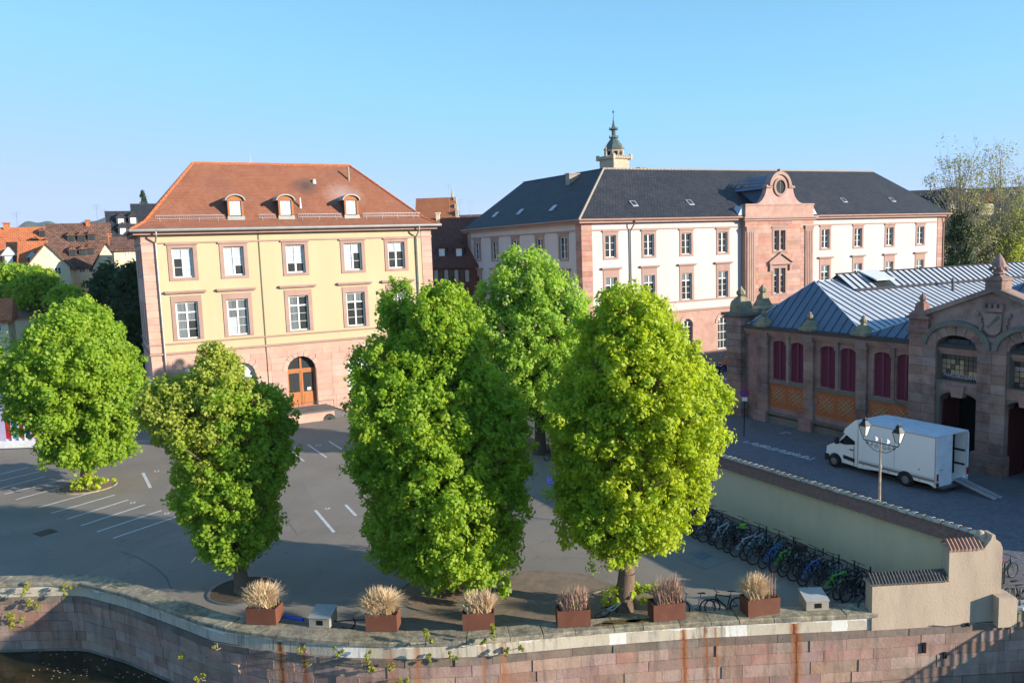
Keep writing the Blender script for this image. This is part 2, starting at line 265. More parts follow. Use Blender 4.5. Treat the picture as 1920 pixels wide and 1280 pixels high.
# ------------------------------------------------------------ mesh helpers
class Fr:       # facade frame: o = left end seen from outside, u along, w outward
    def __init__(s, x, y, ang):      # ang = direction of u
        s.o = np.array([x, y, 0.]); s.u = np.array([math.cos(ang), math.sin(ang), 0.]); s.n = np.array([math.sin(ang), -math.cos(ang), 0.]); s.a = ang
    def P(s, u, z, w=0.): p = s.o+s.u*u+s.n*w; return (p[0], p[1], z)
def oloc(o):
    v = Vector((0, 0, 0))
    while o is not None: v += o.location; o = o.parent
    return v
class M:
    def __init__(s): s.v = []; s.f = []; s.mi = []; s.k = 0
    def mat(s, k): s.k = k; return s
    def add(s, vs, fs):
        b = len(s.v); s.v += [tuple(map(float, p)) for p in vs]; s.f += [tuple(b+i for i in f) for f in fs]; s.mi += [s.k]*len(fs); return s
    def box(s, x0, y0, z0, x1, y1, z1):
        return s.add([(x0, y0, z0), (x1, y0, z0), (x1, y1, z0), (x0, y1, z0), (x0, y0, z1), (x1, y0, z1), (x1, y1, z1), (x0, y1, z1)],
                     [(0, 3, 2, 1), (4, 5, 6, 7), (0, 1, 5, 4), (1, 2, 6, 5), (2, 3, 7, 6), (3, 0, 4, 7)])
    def cbox(s, cx, cy, cz, sx, sy, sz, rz=0., rx=0., ry=0.):
        R_ = Matrix.Rotation(rz, 3, 'Z') @ Matrix.Rotation(ry, 3, 'Y') @ Matrix.Rotation(rx, 3, 'X')
        vs = [R_ @ Vector((a*sx/2, b*sy/2, c*sz/2))+Vector((cx, cy, cz)) for c in (-1, 1) for a, b in ((-1, -1), (1, -1), (1, 1), (-1, 1))]
        return s.add(vs, [(0, 3, 2, 1), (4, 5, 6, 7), (0, 1, 5, 4), (1, 2, 6, 5), (2, 3, 7, 6), (3, 0, 4, 7)])
    def fbox(s, F, u0, u1, z0, z1, w0, w1):
        return s.add([F.P(u0, z0, w1), F.P(u1, z0, w1), F.P(u1, z0, w0), F.P(u0, z0, w0), F.P(u0, z1, w1), F.P(u1, z1, w1), F.P(u1, z1, w0), F.P(u0, z1, w0)],
                     [(0, 3, 2, 1), (4, 5, 6, 7), (0, 1, 5, 4), (1, 2, 6, 5), (2, 3, 7, 6), (3, 0, 4, 7)])
    def poly(s, pts): return s.add(pts, [tuple(range(len(pts)))])
    def fprism(s, F, pts, w0, w1):        # pts (u,z) counter-clockwise seen from outside
        n_ = len(pts); vs = [F.P(a, b, w1) for a, b in pts]+[F.P(a, b, w0) for a, b in pts]
        return s.add(vs, [tuple(range(n_)), tuple(range(2*n_-1, n_-1, -1))]+[(i, n_+i, n_+(i+1) % n_, (i+1) % n_) for i in range(n_)])
    def prism(s, pts, z0, z1):            # plan polygon, ccw
        n_ = len(pts); vs = [(a, b, z1) for a, b in pts]+[(a, b, z0) for a, b in pts]
        return s.add(vs, [tuple(range(n_)), tuple(range(2*n_-1, n_-1, -1))]+[(i, n_+i, n_+(i+1) % n_, (i+1) % n_) for i in range(n_)])
    def tube(s, p0, p1, r0, r1=None, n_=6, cap=True):
        r1 = r0 if r1 is None else r1; p0 = Vector(p0); p1 = Vector(p1); d = (p1-p0)
        if d.length < 1e-6: return s
        d.normalize(); a = d.orthogonal().normalized(); b = d.cross(a)
        vs = [p0+(a*math.cos(t)+b*math.sin(t))*r0 for t in [2*math.pi*i/n_ for i in range(n_)]]+[p1+(a*math.cos(t)+b*math.sin(t))*r1 for t in [2*math.pi*i/n_ for i in range(n_)]]
        fs = [(i, (i+1) % n_, n_+(i+1) % n_, n_+i) for i in range(n_)]
        if cap: fs += [tuple(range(n_-1, -1, -1)), tuple(range(n_, 2*n_))]
        return s.add(vs, fs)
    def path(s, pts, r, n_=6, r1=None):
        for i in range(len(pts)-1):
            a = r if r1 is None else r+(r1-r)*i/(len(pts)-1); b = r if r1 is None else r+(r1-r)*(i+1)/(len(pts)-1)
            s.tube(pts[i], pts[i+1], a, b, n_)
        return s
    def lathe(s, c, prof, n_=12, sq=False):        # prof list of (r,z)
        vs = []; k = math.pi/n_ if sq else 0
        for r, z in prof:
            for i in range(n_): t = 2*math.pi*i/n_+k; vs.append((c[0]+r*math.cos(t), c[1]+r*math.sin(t), c[2]+z))
        fs = []
        for j in range(len(prof)-1):
            for i in range(n_): fs.append((j*n_+i, j*n_+(i+1) % n_, (j+1)*n_+(i+1) % n_, (j+1)*n_+i))
        fs += [tuple(range(n_-1, -1, -1)), tuple(range((len(prof)-1)*n_, len(prof)*n_))]
        return s.add(vs, fs)
    def torus(s, c, axis, R_, r, n_=20, k=5, a0=0, a1=2*math.pi):
        ax = Vector(axis).normalized(); a = ax.orthogonal().normalized(); b = ax.cross(a); c = Vector(c); vs = []; full = abs(a1-a0-2*math.pi) < 1e-6
        m_ = n_ if full else n_+1
        for i in range(m_):
            t = a0+(a1-a0)*i/n_; d = a*math.cos(t)+b*math.sin(t)
            for j in range(k): q = 2*math.pi*j/k; vs.append(c+d*(R_+r*math.cos(q))+ax*r*math.sin(q))
        fs = []
        for i in range(n_):
            i2 = (i+1) % m_
            for j in range(k): fs.append((i*k+j, i2*k+j, i2*k+(j+1) % k, i*k+(j+1) % k))
        return s.add(vs, fs)
    def mesh(s, name, mats, off=Vector((0, 0, 0)), smooth=False, uv=True):
        me = bpy.data.meshes.new(name); me.from_pydata([(a-off.x, b-off.y, c-off.z) for a, b, c in s.v], [], s.f)
        for q in (mats if isinstance(mats, (list, tuple)) else [mats]): me.materials.append(MATS[q])
        me.polygons.foreach_set('material_index', s.mi)
        if smooth: me.polygons.foreach_set('use_smooth', [True]*len(s.f))
        if uv and any(MATS[q].node_tree.nodes.get('Brick Texture') for q in (mats if isinstance(mats, (list, tuple)) else [mats])):
            L = me.uv_layers.new(name='UVMap'); out = []
            me.update()
            for p in me.polygons:
                nn = p.normal; t = Vector((1, 0, 0)) if abs(nn.z) > .97 else Vector((-nn.y, nn.x, 0)).normalized(); b = nn.cross(t)
                for vi in p.vertices: w_ = Vector(s.v[vi]); out += [w_.dot(t), w_.dot(b)]
            L.data.foreach_set('uv', out)
        me.update(); return me
    def build(s, name, mats, parent=None, smooth=False, **kw):
        off = oloc(parent) if parent else Vector((0, 0, 0))
        o = bpy.data.objects.new(name, s.mesh(name, mats, off, smooth)); COL.objects.link(o); o.parent = parent
        for a, b in kw.items(): o[a] = b
        return o
def tag(o, label, cat, group=None):
    o['label'] = label; o['category'] = cat
    if group: o['group'] = group
    return o
def thing(name, loc, label, cat, group=None, rz=0.):
    o = bpy.data.objects.new(name, None); o.empty_display_size = .3; COL.objects.link(o); o.location = loc; o.rotation_euler = (0, 0, rz)
    return tag(o, label, cat, group)
def struct(o): o['kind'] = 'structure'; return o
def inst(name, me, parent, loc, rz=0., scale=(1, 1, 1), local=False, rot=None):
    o = bpy.data.objects.new(name, me); COL.objects.link(o); o.parent = parent
    o.location = Vector(loc)-(Vector((0, 0, 0)) if local or not parent else oloc(parent)); o.rotation_euler = rot or (0, 0, rz); o.scale = scale; return o
def copy_tree(o, parent=None):
    c = o.copy(); COL.objects.link(c)
    if parent: c.parent = parent
    for ch in list(o.children): copy_tree(ch, c)
    return c
_unit = {}
def unit(mt, bev=0.):         # shared unit block, optionally with worn edges
    k = (mt, bev)
    if k not in _unit:
        m_ = M()
        if bev:
            b = .5-bev; h = .5
            vs = []
            for z in (-h, -b, b, h):
                e = h if abs(z) < h else b
                vs += [(-e, -e, z), (e, -e, z), (e, e, z), (-e, e, z)]
            fs = [(3, 2, 1, 0), (12, 13, 14, 15)]
            for j in range(3):
                for i in range(4): fs.append((j*4+i, j*4+(i+1) % 4, j*4+4+(i+1) % 4, j*4+4+i))
            m_.add(vs, fs)
        else: m_.box(-.5, -.5, -.5, .5, .5, .5)
        _unit[k] = m_.mesh('unit_'+mt, mt, uv=False)
    return _unit[k]
def fpiece(name, F, parent, u0, u1, z0, z1, w0, w1, mt, bev=0.):     # one block on a facade
    return inst(name, unit(mt, bev), parent, F.P((u0+u1)/2, (z0+z1)/2, (w0+w1)/2), F.a, (abs(u1-u0), abs(w1-w0), abs(z1-z0)))
def arc(cx, cz, r, a0, a1, n_, ry=None):
    ry = r if ry is None else ry
    return [(cx+r*math.cos(a0+(a1-a0)*i/n_), cz+ry*math.sin(a0+(a1-a0)*i/n_)) for i in range(n_+1)]
def wallmesh(F, L, z0, z1, ops, depth_=.35, m_=None):
    """wall sheet with real openings and reveals; ops: (u0,u1,z0,z1,arch_rise)"""
    m_ = m_ or M(); us = sorted({0, L, *[o[0] for o in ops], *[o[1] for o in ops]}); zs = sorted({z0, z1, *[o[2] for o in ops], *[o[3] for o in ops]})
    for i in range(len(us)-1):
        for j in range(len(zs)-1):
            cu, cz = (us[i]+us[i+1])/2, (zs[j]+zs[j+1])/2
            if any(o[0] < cu < o[1] and o[2] < cz < o[3] for o in ops): continue
            m_.poly([F.P(us[i], zs[j]), F.P(us[i+1], zs[j]), F.P(us[i+1], zs[j+1]), F.P(us[i], zs[j+1])])
    for o in ops:
        a, b, c, d = o[:4]; rise = o[4] if len(o) > 4 else 0
        if rise:
            n_ = 14; pts = arc((a+b)/2, d-rise, (b-a)/2, math.pi, 0, n_, rise)
            for i in range(n_):
                p, q = pts[i], pts[i+1]
                m_.poly([F.P(p[0], p[1]), F.P(q[0], q[1]), F.P(q[0], d), F.P(p[0], d)])
                m_.poly([F.P(p[0], p[1]), F.P(p[0], p[1], -depth_), F.P(q[0], q[1], -depth_), F.P(q[0], q[1])])
            top = d-rise
        else:
            top = d; m_.poly([F.P(a, d), F.P(a, d, -depth_), F.P(b, d, -depth_), F.P(b, d)])
        m_.poly([F.P(a, c), F.P(a, c, -depth_), F.P(a, top, -depth_), F.P(a, top)])
        m_.poly([F.P(b, c), F.P(b, top), F.P(b, top, -depth_), F.P(b, c, -depth_)])
        m_.poly([F.P(a, c), F.P(b, c), F.P(b, c, -depth_), F.P(a, c, -depth_)])
    return m_
def window(F, parent, u0, u1, z0, z1, rows, pat=None, transom=None, w=-.22, fr=.09, mull=.1, cols=2, barw=.035, name='window', fm='white_frame'):
    """casement window: frame with its bars as one mesh, every pane a sub-part. rows = list of row heights (fractions)"""
    m_ = M(); t = .09; m_.fbox(F, u0, u0+fr, z0, z1, w-t, w); m_.fbox(F, u1-fr, u1, z0, z1, w-t, w)
    m_.fbox(F, u0+fr, u1-fr, z0, z0+fr, w-t, w-.002); m_.fbox(F, u0+fr, u1-fr, z1-fr, z1, w-t, w-.002)
    cu = (u0+u1)/2; iw = (u1-u0-2*fr)
    xs = [u0+fr+iw*i/cols for i in range(cols+1)]
    for x in xs[1:-1]: m_.fbox(F, x-mull/2, x+mull/2, z0+fr, z1-fr, w-t+.003, w+.01)
    tot = sum(rows); zz = [z1-fr]; H_ = (z1-z0-2*fr)
    for r in rows: zz.append(zz[-1]-H_*r/tot)
    for i, z in enumerate(zz[1:-1]):
        bw = mull*.95 if transom == i else barw
        for j in range(cols): m_.fbox(F, xs[j]+(mull/2 if j else 0), xs[j+1]-(mull/2 if j < cols-1 else 0), z-bw/2, z+bw/2, w-t+.004, w-.01)
    o = m_.build(name, fm, parent)
    mm = {'d': 'pane_dark', 'c': 'pane_curtain', 'h': 'pane_half', 'g': 'pane_hall', 'w': 'pane_warm', 'b': 'blind_white'}
    k = 0
    for i in range(len(rows)):
        for j in range(cols):
            ch = (pat[k % len(pat)] if pat else 'd'); k += 1
            fpiece('pane', F, o, xs[j]+(mull/2 if j else 0), xs[j+1]-(mull/2 if j < cols-1 else 0), zz[i+1]+barw/2, zz[i]-barw/2, w-t*.7-random.random()*.004, w-t*.6, mm[ch])
    return o
def roofpart(pts, name, mt, parent, thick=.15, **kw):
    """sloping slab from its upper outline (3d points, ccw from above)"""
    v = [Vector(map(float, p)) for p in pts]; n_ = len(v); nn = (v[1]-v[0]).cross(v[2]-v[0]).normalized()
    if nn.z < 0: v.reverse(); nn = -nn
    lo = [p-nn*thick for p in v]; m_ = M()
    m_.add(v+lo, [tuple(range(n_)), tuple(range(2*n_-1, n_-1, -1))]+[(i, n_+i, n_+(i+1) % n_, (i+1) % n_) for i in range(n_)])
    return m_.build(name, mt, parent, **kw)
def leafcloud(cen, rad, nl, size, seed, up=.35, flat=1., shape=1.0):
    """many leaf faces gathered round the given clump centres; returns vertex and face arrays"""
    g = np.random.default_rng(seed); nC = len(cen); idx = np.repeat(np.arange(nC), nl); nT = len(idx)
    d = g.normal(size=(nT, 3)); d /= np.linalg.norm(d, axis=1)[:, None]; rr = g.random(nT)**.45
    d[:, 2] *= flat; P_ = cen[idx]+d*(rad[idx]*rr)[:, None]
    nn = d*1.0+g.normal(size=(nT, 3))*.5+np.array([.25, -.3, up]); nn /= np.linalg.norm(nn, axis=1)[:, None]
    t = np.cross(nn, g.normal(size=(nT, 3))); t /= np.linalg.norm(t, axis=1)[:, None]; b = np.cross(nn, t)
    s_ = size*(.65+.7*g.random(nT))[:, None]
    v = np.stack([P_-t*s_*.5, P_+b*s_*.42*shape+nn*s_*.10, P_+t*s_*.55, P_-b*s_*.42*shape+nn*s_*.10], 1).reshape(-1, 3)
    return v
def quadmesh(name, v, mt, off):
    me = bpy.data.meshes.new(name); nV = len(v); nF = nV//4; me.vertices.add(nV); me.loops.add(nV); me.polygons.add(nF)
    me.vertices.foreach_set('co', (v-np.array(off)).astype(np.float32).ravel()); me.loops.foreach_set('vertex_index', np.arange(nV, dtype=np.int32))
    me.polygons.foreach_set('loop_start', np.arange(0, nV, 4, dtype=np.int32)); me.polygons.foreach_set('loop_total', np.full(nF, 4, dtype=np.int32))
    me.materials.append(MATS[mt]); me.update(calc_edges=True); return me
def crown_obj(name, v, mt, parent):
    o = bpy.data.objects.new(name, quadmesh(name, v, mt, oloc(parent))); COL.objects.link(o); o.parent = parent; return o
def tree(name, label, base, blobs, nC, nl, leaf, mt, seed, trunk_r=.3, fork=.35, bark='bark', group='trees', puff=(.45, .85), inner=.25, limbs=90, up=.4, cat='tree', lean=(0, 0), shell=.55, twr=.03, twigs=0, mix=None):
    """blobs: (world centre, rx (across view), ry (depth), rz)"""
    g = np.random.default_rng(seed); t = thing(name, base, label, cat, group)
    vol = np.array([b[1]*b[2]*b[3] for b in blobs])**.75; vol /= vol.sum(); cen = []
    while len(cen) < nC:
        k = g.choice(len(blobs), p=vol); b = blobs[k]; d = g.normal(size=3); d /= np.linalg.norm(d)
        r = (shell+(1-shell)*g.random()**.6) if g.random() > inner else g.random()**.6*.8
        r *= 1+.07*math.sin(4*d[0]+3*d[2]+seed)+.06*math.sin(7*d[2]-4*d[1]+seed*2)+.05*math.sin(13*d[0]+11*d[2])+(.16*g.random() if g.random() < .16 else 0)
        p = np.array(b[0])+HR*d[0]*b[1]*r+HH*d[1]*b[2]*r; p[2] += d[2]*b[3]*r
        # keep the outside of the union only
        ins = False
        for j, q in enumerate(blobs):
            if j == k: continue
            e = p-np.array(q[0]); qq = (e@HR/q[1])**2+(e@HH/q[2])**2+(e[2]/q[3])**2
            if qq < .45 and g.random() > inner: ins = True; break
        if not ins and p[2] > base[2]+.6: cen.append(p)
    cen = np.array(cen); rad = puff[0]+(puff[1]-puff[0])*g.random(nC)
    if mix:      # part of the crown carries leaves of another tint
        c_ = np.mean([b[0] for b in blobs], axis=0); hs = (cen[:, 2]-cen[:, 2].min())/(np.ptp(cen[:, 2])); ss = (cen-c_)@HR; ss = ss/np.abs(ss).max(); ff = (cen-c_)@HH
        msk = g.random(nC) < np.clip(mix[1](hs, ss), 0, 1); crown_obj('crown', leafcloud(cen[~msk], rad[~msk], nl, leaf, seed+1, up), mt, t); crown_obj('second_tint_leaves', leafcloud(cen[msk], rad[msk], nl, leaf*.92, seed+2, up), mix[0], t)
    else: crown_obj('crown', leafcloud(cen, rad, nl, leaf, seed+1, up), mt, t)
    ztop = max(b[0][2]+b[3]*.6 for b in blobs); bz = base[2]; H_ = ztop-bz; axis = []
    c0 = np.array(base, float); c1 = np.mean([b[0] for b in blobs], axis=0)
    for i in range(9):
        f = i/8; p = c0.copy(); p[2] = bz+H_*f; wgt = max(0, (f-.12))/.88
        p[0] += (c1[0]-c0[0])*min(1, wgt*1.3)+.12*math.sin(i*1.9+seed); p[1] += (c1[1]-c0[1])*min(1, wgt*1.3)+.12*math.cos(i*2.3+seed)
        if i == 0: p = c0.copy()
        axis.append(p)
    m_ = M(); rs = [trunk_r*1.35]+[trunk_r*(1-.92*i/8)+.02 for i in range(1, 9)]
    m_.tube(axis[0]-np.array([0, 0, .1]), axis[0]+(axis[1]-axis[0])*.18, trunk_r*1.6, trunk_r*1.12, 12, False)
    m_.tube(axis[0]+(axis[1]-axis[0])*.18, axis[1], trunk_r*1.12, rs[1], 12, False)
    for i in range(1, 8): m_.tube(axis[i], axis[i+1], rs[i], rs[i+1], 10, False)
    m_.build('trunk', bark, t, smooth=True)
    m_ = M(); order = g.permutation(nC)[:limbs]
    for k in order:
        e = cen[k]; f0 = (e[2]-bz)/H_*.75-.12; f0 = min(.93, max(fork*.55, f0)); a = f0*8; i = int(a); s0 = axis[i]+(axis[min(8, i+1)]-axis[i])*(a-i)
        r0 = max(.035, rs[min(8, i+1)]*.42); mid = s0*.45+e*.55+np.array([0, 0, np.linalg.norm(e-s0)*.10])+g.normal(size=3)*.12
        m_.tube(s0, mid, r0, r0*.55, 5, False); m_.tube(mid, e, r0*.55, max(.012, twr*.5), 4, False)
        for _ in range(3): e2 = e+g.normal(size=3)*rad[k]*.75; m_.tube(mid*.3+e*.7, e2, twr*.6, .008, 3, False)
    if m_.v: m_.build('limbs', 'twig' if bark == 'bark' else bark, t)
    return t
def blob(px, py, rx, ry, base, dd=0., dr=1.):
    """ellipsoid that the photo shows round (px,py), at the trunk's distance plus dd"""
    d = depth(base)+dd; c = ond(px, py, d); s_ = np.linalg.norm(c-CC)/F_PX/math.sqrt(1+((px-960)**2+(py-640)**2)/F_PX**2)
    return (c, rx*s_, rx*s_*dr, ry*s_)
# ------------------------------------------------------------ ground, water, sky-line
QT = .35                          # top of the quay coping; the court behind lies at 0
qpx = [(0, 1093), (100, 1090), (150, 1090), (230, 1110), (320, 1142), (394, 1170), (500, 1187), (640, 1200), (760, 1203), (900, 1198), (1100, 1180), (1300, 1165), (1500, 1155), (1640, 1148)]
Q = [np.array(onz(a, b, QT)[:2]) for a, b in qpx]
QD = Q[-1]-Q[-4]; QD /= np.linalg.norm(QD); QEND = Q[-1]+QD*5.05         # where the court wall's end pier stands
Q0 = Q[0]+(Q[0]-Q[1])/np.linalg.norm(Q[0]-Q[1])*14
line = [Q0]+Q+[QEND+QD*3.2]
# smooth resample by arc length
def resample(pts, step):
    pts = [np.array(p, float) for p in pts]; d = [0]
    for a, b in zip(pts, pts[1:]): d.append(d[-1]+np.linalg.norm(b-a))
    n_ = max(1, round(d[-1]/step)); out = []
    for i in range(n_+1):
        s_ = d[-1]*i/n_; k = max(j for j in range(len(d)) if d[j] <= s_+1e-9); k = min(k, len(pts)-2)
        out.append(pts[k]+(pts[k+1]-pts[k])*((s_-d[k])/(d[k+1]-d[k])))
    return out
def onorm(a, b): d = (b-a)/np.linalg.norm(b-a); return np.array([d[1], -d[0]])        # towards the canal
gl = [(float(p[0]), float(p[1])) for p in line]
inner = [p-onorm(line[max(0, i-1)], line[min(len(line)-1, i+1)])*.6 for i, p in enumerate(line)]
g_ = [(float(p[0]), float(p[1])) for p in inner]
m = M(); m.poly([(x, y, 0) for x, y in g_[:-1]]+[(33.6, 18.6, 0), (70, 2, 0), (70, 400, 0), (-200, 400, 0), (-200, g_[0][1]+60, 0)])
struct(m.build('courtyard_ground', 'asphalt'))
m = M(); m.poly([(-3000, 390, -.05), (-200, 120, -.06), (-200, 399, -.06), (69, 399, -.06), (69, 3, -.06), (3000, -900, -.05), (6000, 7000, -.05), (-6000, 7000, -.05)])
struct(m.build('far_ground', 'ground_far'))
m = M(); m.poly([(-300, -200, -3), (300, -200, -3), (300, 200, -3), (-300, 200, -3)]); struct(m.build('canal_water', 'canal_water'))
# cobbled street on the far side of the court wall
m = M(); m.poly([(30.6, 18.9, .004), (33.55, 18.62, .004), (69.5, 2.4, .004), (69.5, 74, .004), (30.6, 74, .004)]); struct(m.build('cobbled_street', 'cobble'))
m = M(); m.poly([(31.1, 18.95, .008), (34.6, 17.4, .008), (37.5, 19.5, .008), (34.3, 21.6, .008), (31.1, 22.8, .008)]); struct(m.build('pavement', 'street_slab'))
m = M(); m.poly([(45.9, 20, .008), (48.6, 20, .008), (48.6, 60, .008), (45.9, 60, .008)]); struct(m.build('footway', 'street_slab'))
m = M(); m.box(38.9, 20, .008, 39.15, 60, .011); struct(m.build('drain_line', 'street_slab'))
# hills at the skyline
for k, (a, b, pk, dd) in enumerate(((-80, 75, 413, 3300), (20, 200, 409, 3000), (40, 300, 421, 2600))):
    m = M(); P0 = ond(a, 452, dd); P1 = ond(b, 452, dd); ph = ond((a+b)/2, pk, dd)[2]; vs = []; nS = 24
    for i in range(nS+1):
        f = i/nS; h = math.sin(math.pi*f)**.35*(1.07+.05*math.sin(9*f+k)+.02*math.sin(23*f)); p = P0+(P1-P0)*f
        vs += [(p[0], p[1], -5), (p[0]+HH[0]*300, p[1]+HH[1]*300, max(0, ph*h)), (p[0]+HH[0]*900, p[1]+HH[1]*900, -5)]
    m.add(vs, [(3*i, 3*i+3, 3*i+4, 3*i+1) for i in range(nS)]+[(3*i+1, 3*i+4, 3*i+5, 3*i+2) for i in range(nS)])
    struct(m.build('hill', 'far_forest'))

# ------------------------------------------------------------ quay wall
qw = thing('quay_wall', (12, 26.4, -3), 'long curved sandstone quay wall with white painted band above the canal', 'wall')
wl = resample(line, .5)
def strip(m_, pts, off0, off1, z0, z1):      # prism strip along the polyline; offsets towards the canal
    vs = []
    for i, p in enumerate(pts):
        nn = onorm(pts[max(0, i-1)], pts[min(len(pts)-1, i+1)]); a = p+nn*off0; b = p+nn*off1
        vs += [(a[0], a[1], z0), (b[0], b[1], z0), (b[0], b[1], z1), (a[0], a[1], z1)]
    fs = []
    for i in range(len(pts)-1):
        for j in range(4): fs.append((4*i+j, 4*i+(j+1) % 4, 4*i+4+(j+1) % 4, 4*i+4+j))
    fs += [(0, 1, 2, 3), tuple(4*(len(pts)-1)+j for j in (3, 2, 1, 0))]
    return m_.add(vs, fs)
m = M(); strip(m, wl, -.7, -.10, -3.6, -.36); m.build('mortar_backing', 'quay_joint', qw)
m = M(); strip(m, wl, -.7, -.045, -.36, QT-.17); m.build('painted_band', 'band_paint', qw)
# foot ledge just above the water
m = M(); strip(m, wl, -.3, .08, -3.5, -2.9); m.build('foot_ledge', 'grey_stone', qw)
dl = [0]
for a, b in zip(wl, wl[1:]): dl.append(dl[-1]+float(np.linalg.norm(b-a)))
def atl(s_):
    k = min(len(wl)-2, max(0, int(np.searchsorted(dl, s_)-1))); f = (s_-dl[k])/(dl[k+1]-dl[k]); p = wl[k]+(wl[k+1]-wl[k])*f
    return p, onorm(wl[max(0, k-1)], wl[min(len(wl)-1, k+2)])
TOT = dl[-1]; LEFT = 11.
extra_m = M(); cnt = 0
course = [(-.66, -.36, .02)]; _z = -.66
for _h in (.46, .42, .50, .44, .48, .3): course.append((_z-_h, _z, 0.)); _z -= _h
for ci, (z0, z1, pr) in enumerate(course):
    s_ = LEFT-8+ru(0, .6)
    while s_ < TOT-.2:
        L = ru(.75, 2.1) if ci else ru(1.2, 2.0); e = min(TOT-.05, s_+L)
        if float(atl(s_)[1]@atl(e)[1]) < .985: e = min(e, s_+.55)
        p, nn = atl((s_+e)/2); d = ru(-.016, .018)+pr; an = math.atan2(nn[1], nn[0])+math.pi/2
        vis = e > LEFT-2.5 and (z0 > -2.7 or s_ < LEFT+12)
        c = (p[0]+nn[0]*(-.10+d), p[1]+nn[1]*(-.10+d), (z0+z1)/2)
        if vis and cnt < 292:
            inst('stone_block', unit('quay_stone' if ci else 'dark_course', .012), qw, c, an, (e-s_-.014, .26, z1-z0-.014)); cnt += 1
        else: extra_m.cbox(c[0], c[1], c[2], e-s_-.03, .26, z1-z0-.03, an)
        s_ = e
if extra_m.v: extra_m.build('stone_blocks', 'quay_stone', qw, kind='stuff')
# coping slabs
cl = LEFT-9
while cl < TOT-4.9-3.2-.4:
    L = ru(1.1, 1.7); e = min(TOT-4.9-3.2, cl+L); a, na = atl(cl+.012); b, nb = atl(e-.012); wd_ = .88
    c0_, c1_ = a+na*.07, b+nb*.07; d0_, d1_ = a-na*wd_, b-nb*wd_; zt = QT+ru(-.012, .012); mc, nc_ = atl((cl+e)/2)
    m = M(); z0 = QT-.17; ch = .04
    vs = [(c0_[0], c0_[1], z0), (c1_[0], c1_[1], z0), (d1_[0], d1_[1], -.02), (d0_[0], d0_[1], -.02),
          (c0_[0], c0_[1], zt-ch), (c1_[0], c1_[1], zt-ch), (c1_[0]-nb[0]*ch, c1_[1]-nb[1]*ch, zt), (c0_[0]-na[0]*ch, c0_[1]-na[1]*ch, zt), (d1_[0], d1_[1], zt), (d0_[0], d0_[1], zt)]
    m.add(vs, [(0, 3, 2, 1), (0, 1, 5, 4), (4, 5, 6, 7), (7, 6, 8, 9), (9, 8, 2, 3), (1, 2, 8, 6, 5), (0, 4, 7, 9, 3)])
    m.build('coping_slab', 'coping_stone', qw); cl = e
# mossy patches on the coping below the right-hand lime
for px, py, w_ in ((1165, 1165, .9), (1200, 1163, .7), (1135, 1170, .5)):
    c = onz(px, py, QT+.02); m = M(); pts = []
    for i in range(14): t_ = 2*math.pi*i/14; r_ = w_*(.7+.3*rnd()); pts.append((c[0]+math.cos(t_)*r_*.9, c[1]-math.cos(t_)*r_*.36+math.sin(t_)*r_*.28))
    m.prism(pts, QT+.012, QT+.03); tag(m.build('moss_patch', 'moss'), 'rusty brown moss on the coping, patch %d px' % px, 'moss')['label'] = {1165: 'widest rusty brown moss patch on the coping in front of the right lime tree', 1200: 'brown moss patch on the coping just left of the fifth planter', 1135: 'small brown moss patch on the coping right of the fourth planter'}[px]

# ------------------------------------------------------------ stepped end wall and the tiled court wall
FQ = Fr(Q[-1][0], Q[-1][1], math.atan2(QD[1], QD[0]))
ew = thing('end_wall', (28.5, 19.1, -.4), 'stepped rendered wall with small tile caps on the quay end', 'wall')
m = M(); m.fprism(FQ, [(-.12, -.37), (5.1, -.37), (5.1, 2.72), (5.0, 2.95), (4.82, 3.08), (4.78, 3.26), (4.66, 3.26), (4.62, 3.08), (4.35, 2.72), (2.95, 2.72), (2.95, 1.5), (-.12, 1.5)], -.5, .02); m.build('rendered_body', 'end_render', ew)
m = M(); m.fprism(FQ, [(4.75, -.36), (5.5, -.36), (5.5, .75), (5.42, .85), (4.75, .85)], -.32, .42); m.build('buttress', 'end_render', ew)
def minitiles(F, u0, u1, z, n_, parent, mt='clay_tile', d0=.1, d1=-.62, rise=.32):
    for i in range(n_):
        a = u0+(u1-u0)*(i+.08)/n_; b = u0+(u1-u0)*(i+.86)/n_; m_ = M(); mid = (a+b)/2; q = (d0+d1)/2
        m_.add([F.P(a, z, d0), F.P(mid, z+.06, d0), F.P(b, z, d0), F.P(a, z+rise, q), F.P(mid, z+rise+.06, q), F.P(b, z+rise, q), F.P(a, z-.05, d0), F.P(b, z-.05, d0), F.P(a, z+rise*.1, d1), F.P(mid, z+rise*.1+.06, d1), F.P(b, z+rise*.1, d1)],
               [(0, 1, 4, 3), (1, 2, 5, 4), (6, 7, 2, 1, 0), (3, 4, 9, 8), (4, 5, 10, 9)]); m_.build('cap_tile', mt, parent)
    m_ = M(); m_.fprism(F, [(u0, z-.04), (u1, z-.04), (u1, z+.0), (u0, z+.0)], d1+.02, d0-.05); m_.build('cap_bed', 'end_render', parent)
minitiles(FQ, -.2, 2.93, 1.53, 24, ew, 'dark_cap'); minitiles(FQ, 2.9, 4.3, 2.75, 9, ew)
XW = 30.35
cw = thing('court_wall', (XW, 35, 0), 'long cream rendered boundary wall with brown tiled top beside the bicycles', 'wall')
YS, YN = float(QEND[1])+.55, 60.
m = M(); m.box(XW-.25, YS, -.02, XW+.25, YN, 2.8); m.build('rendered_body', 'cream_render', cw)
m = M(); m.add([(XW-.44, YS, 2.66), (XW, YS, 3.17), (XW+.44, YS, 2.66), (XW-.44, YN, 2.66), (XW, YN, 3.17), (XW+.44, YN, 2.66)], [(0, 1, 4, 3), (1, 2, 5, 4), (0, 2, 1), (3, 4, 5), (0, 3, 5, 2)]); m.build('tile_bed', 'wall_tile', cw)
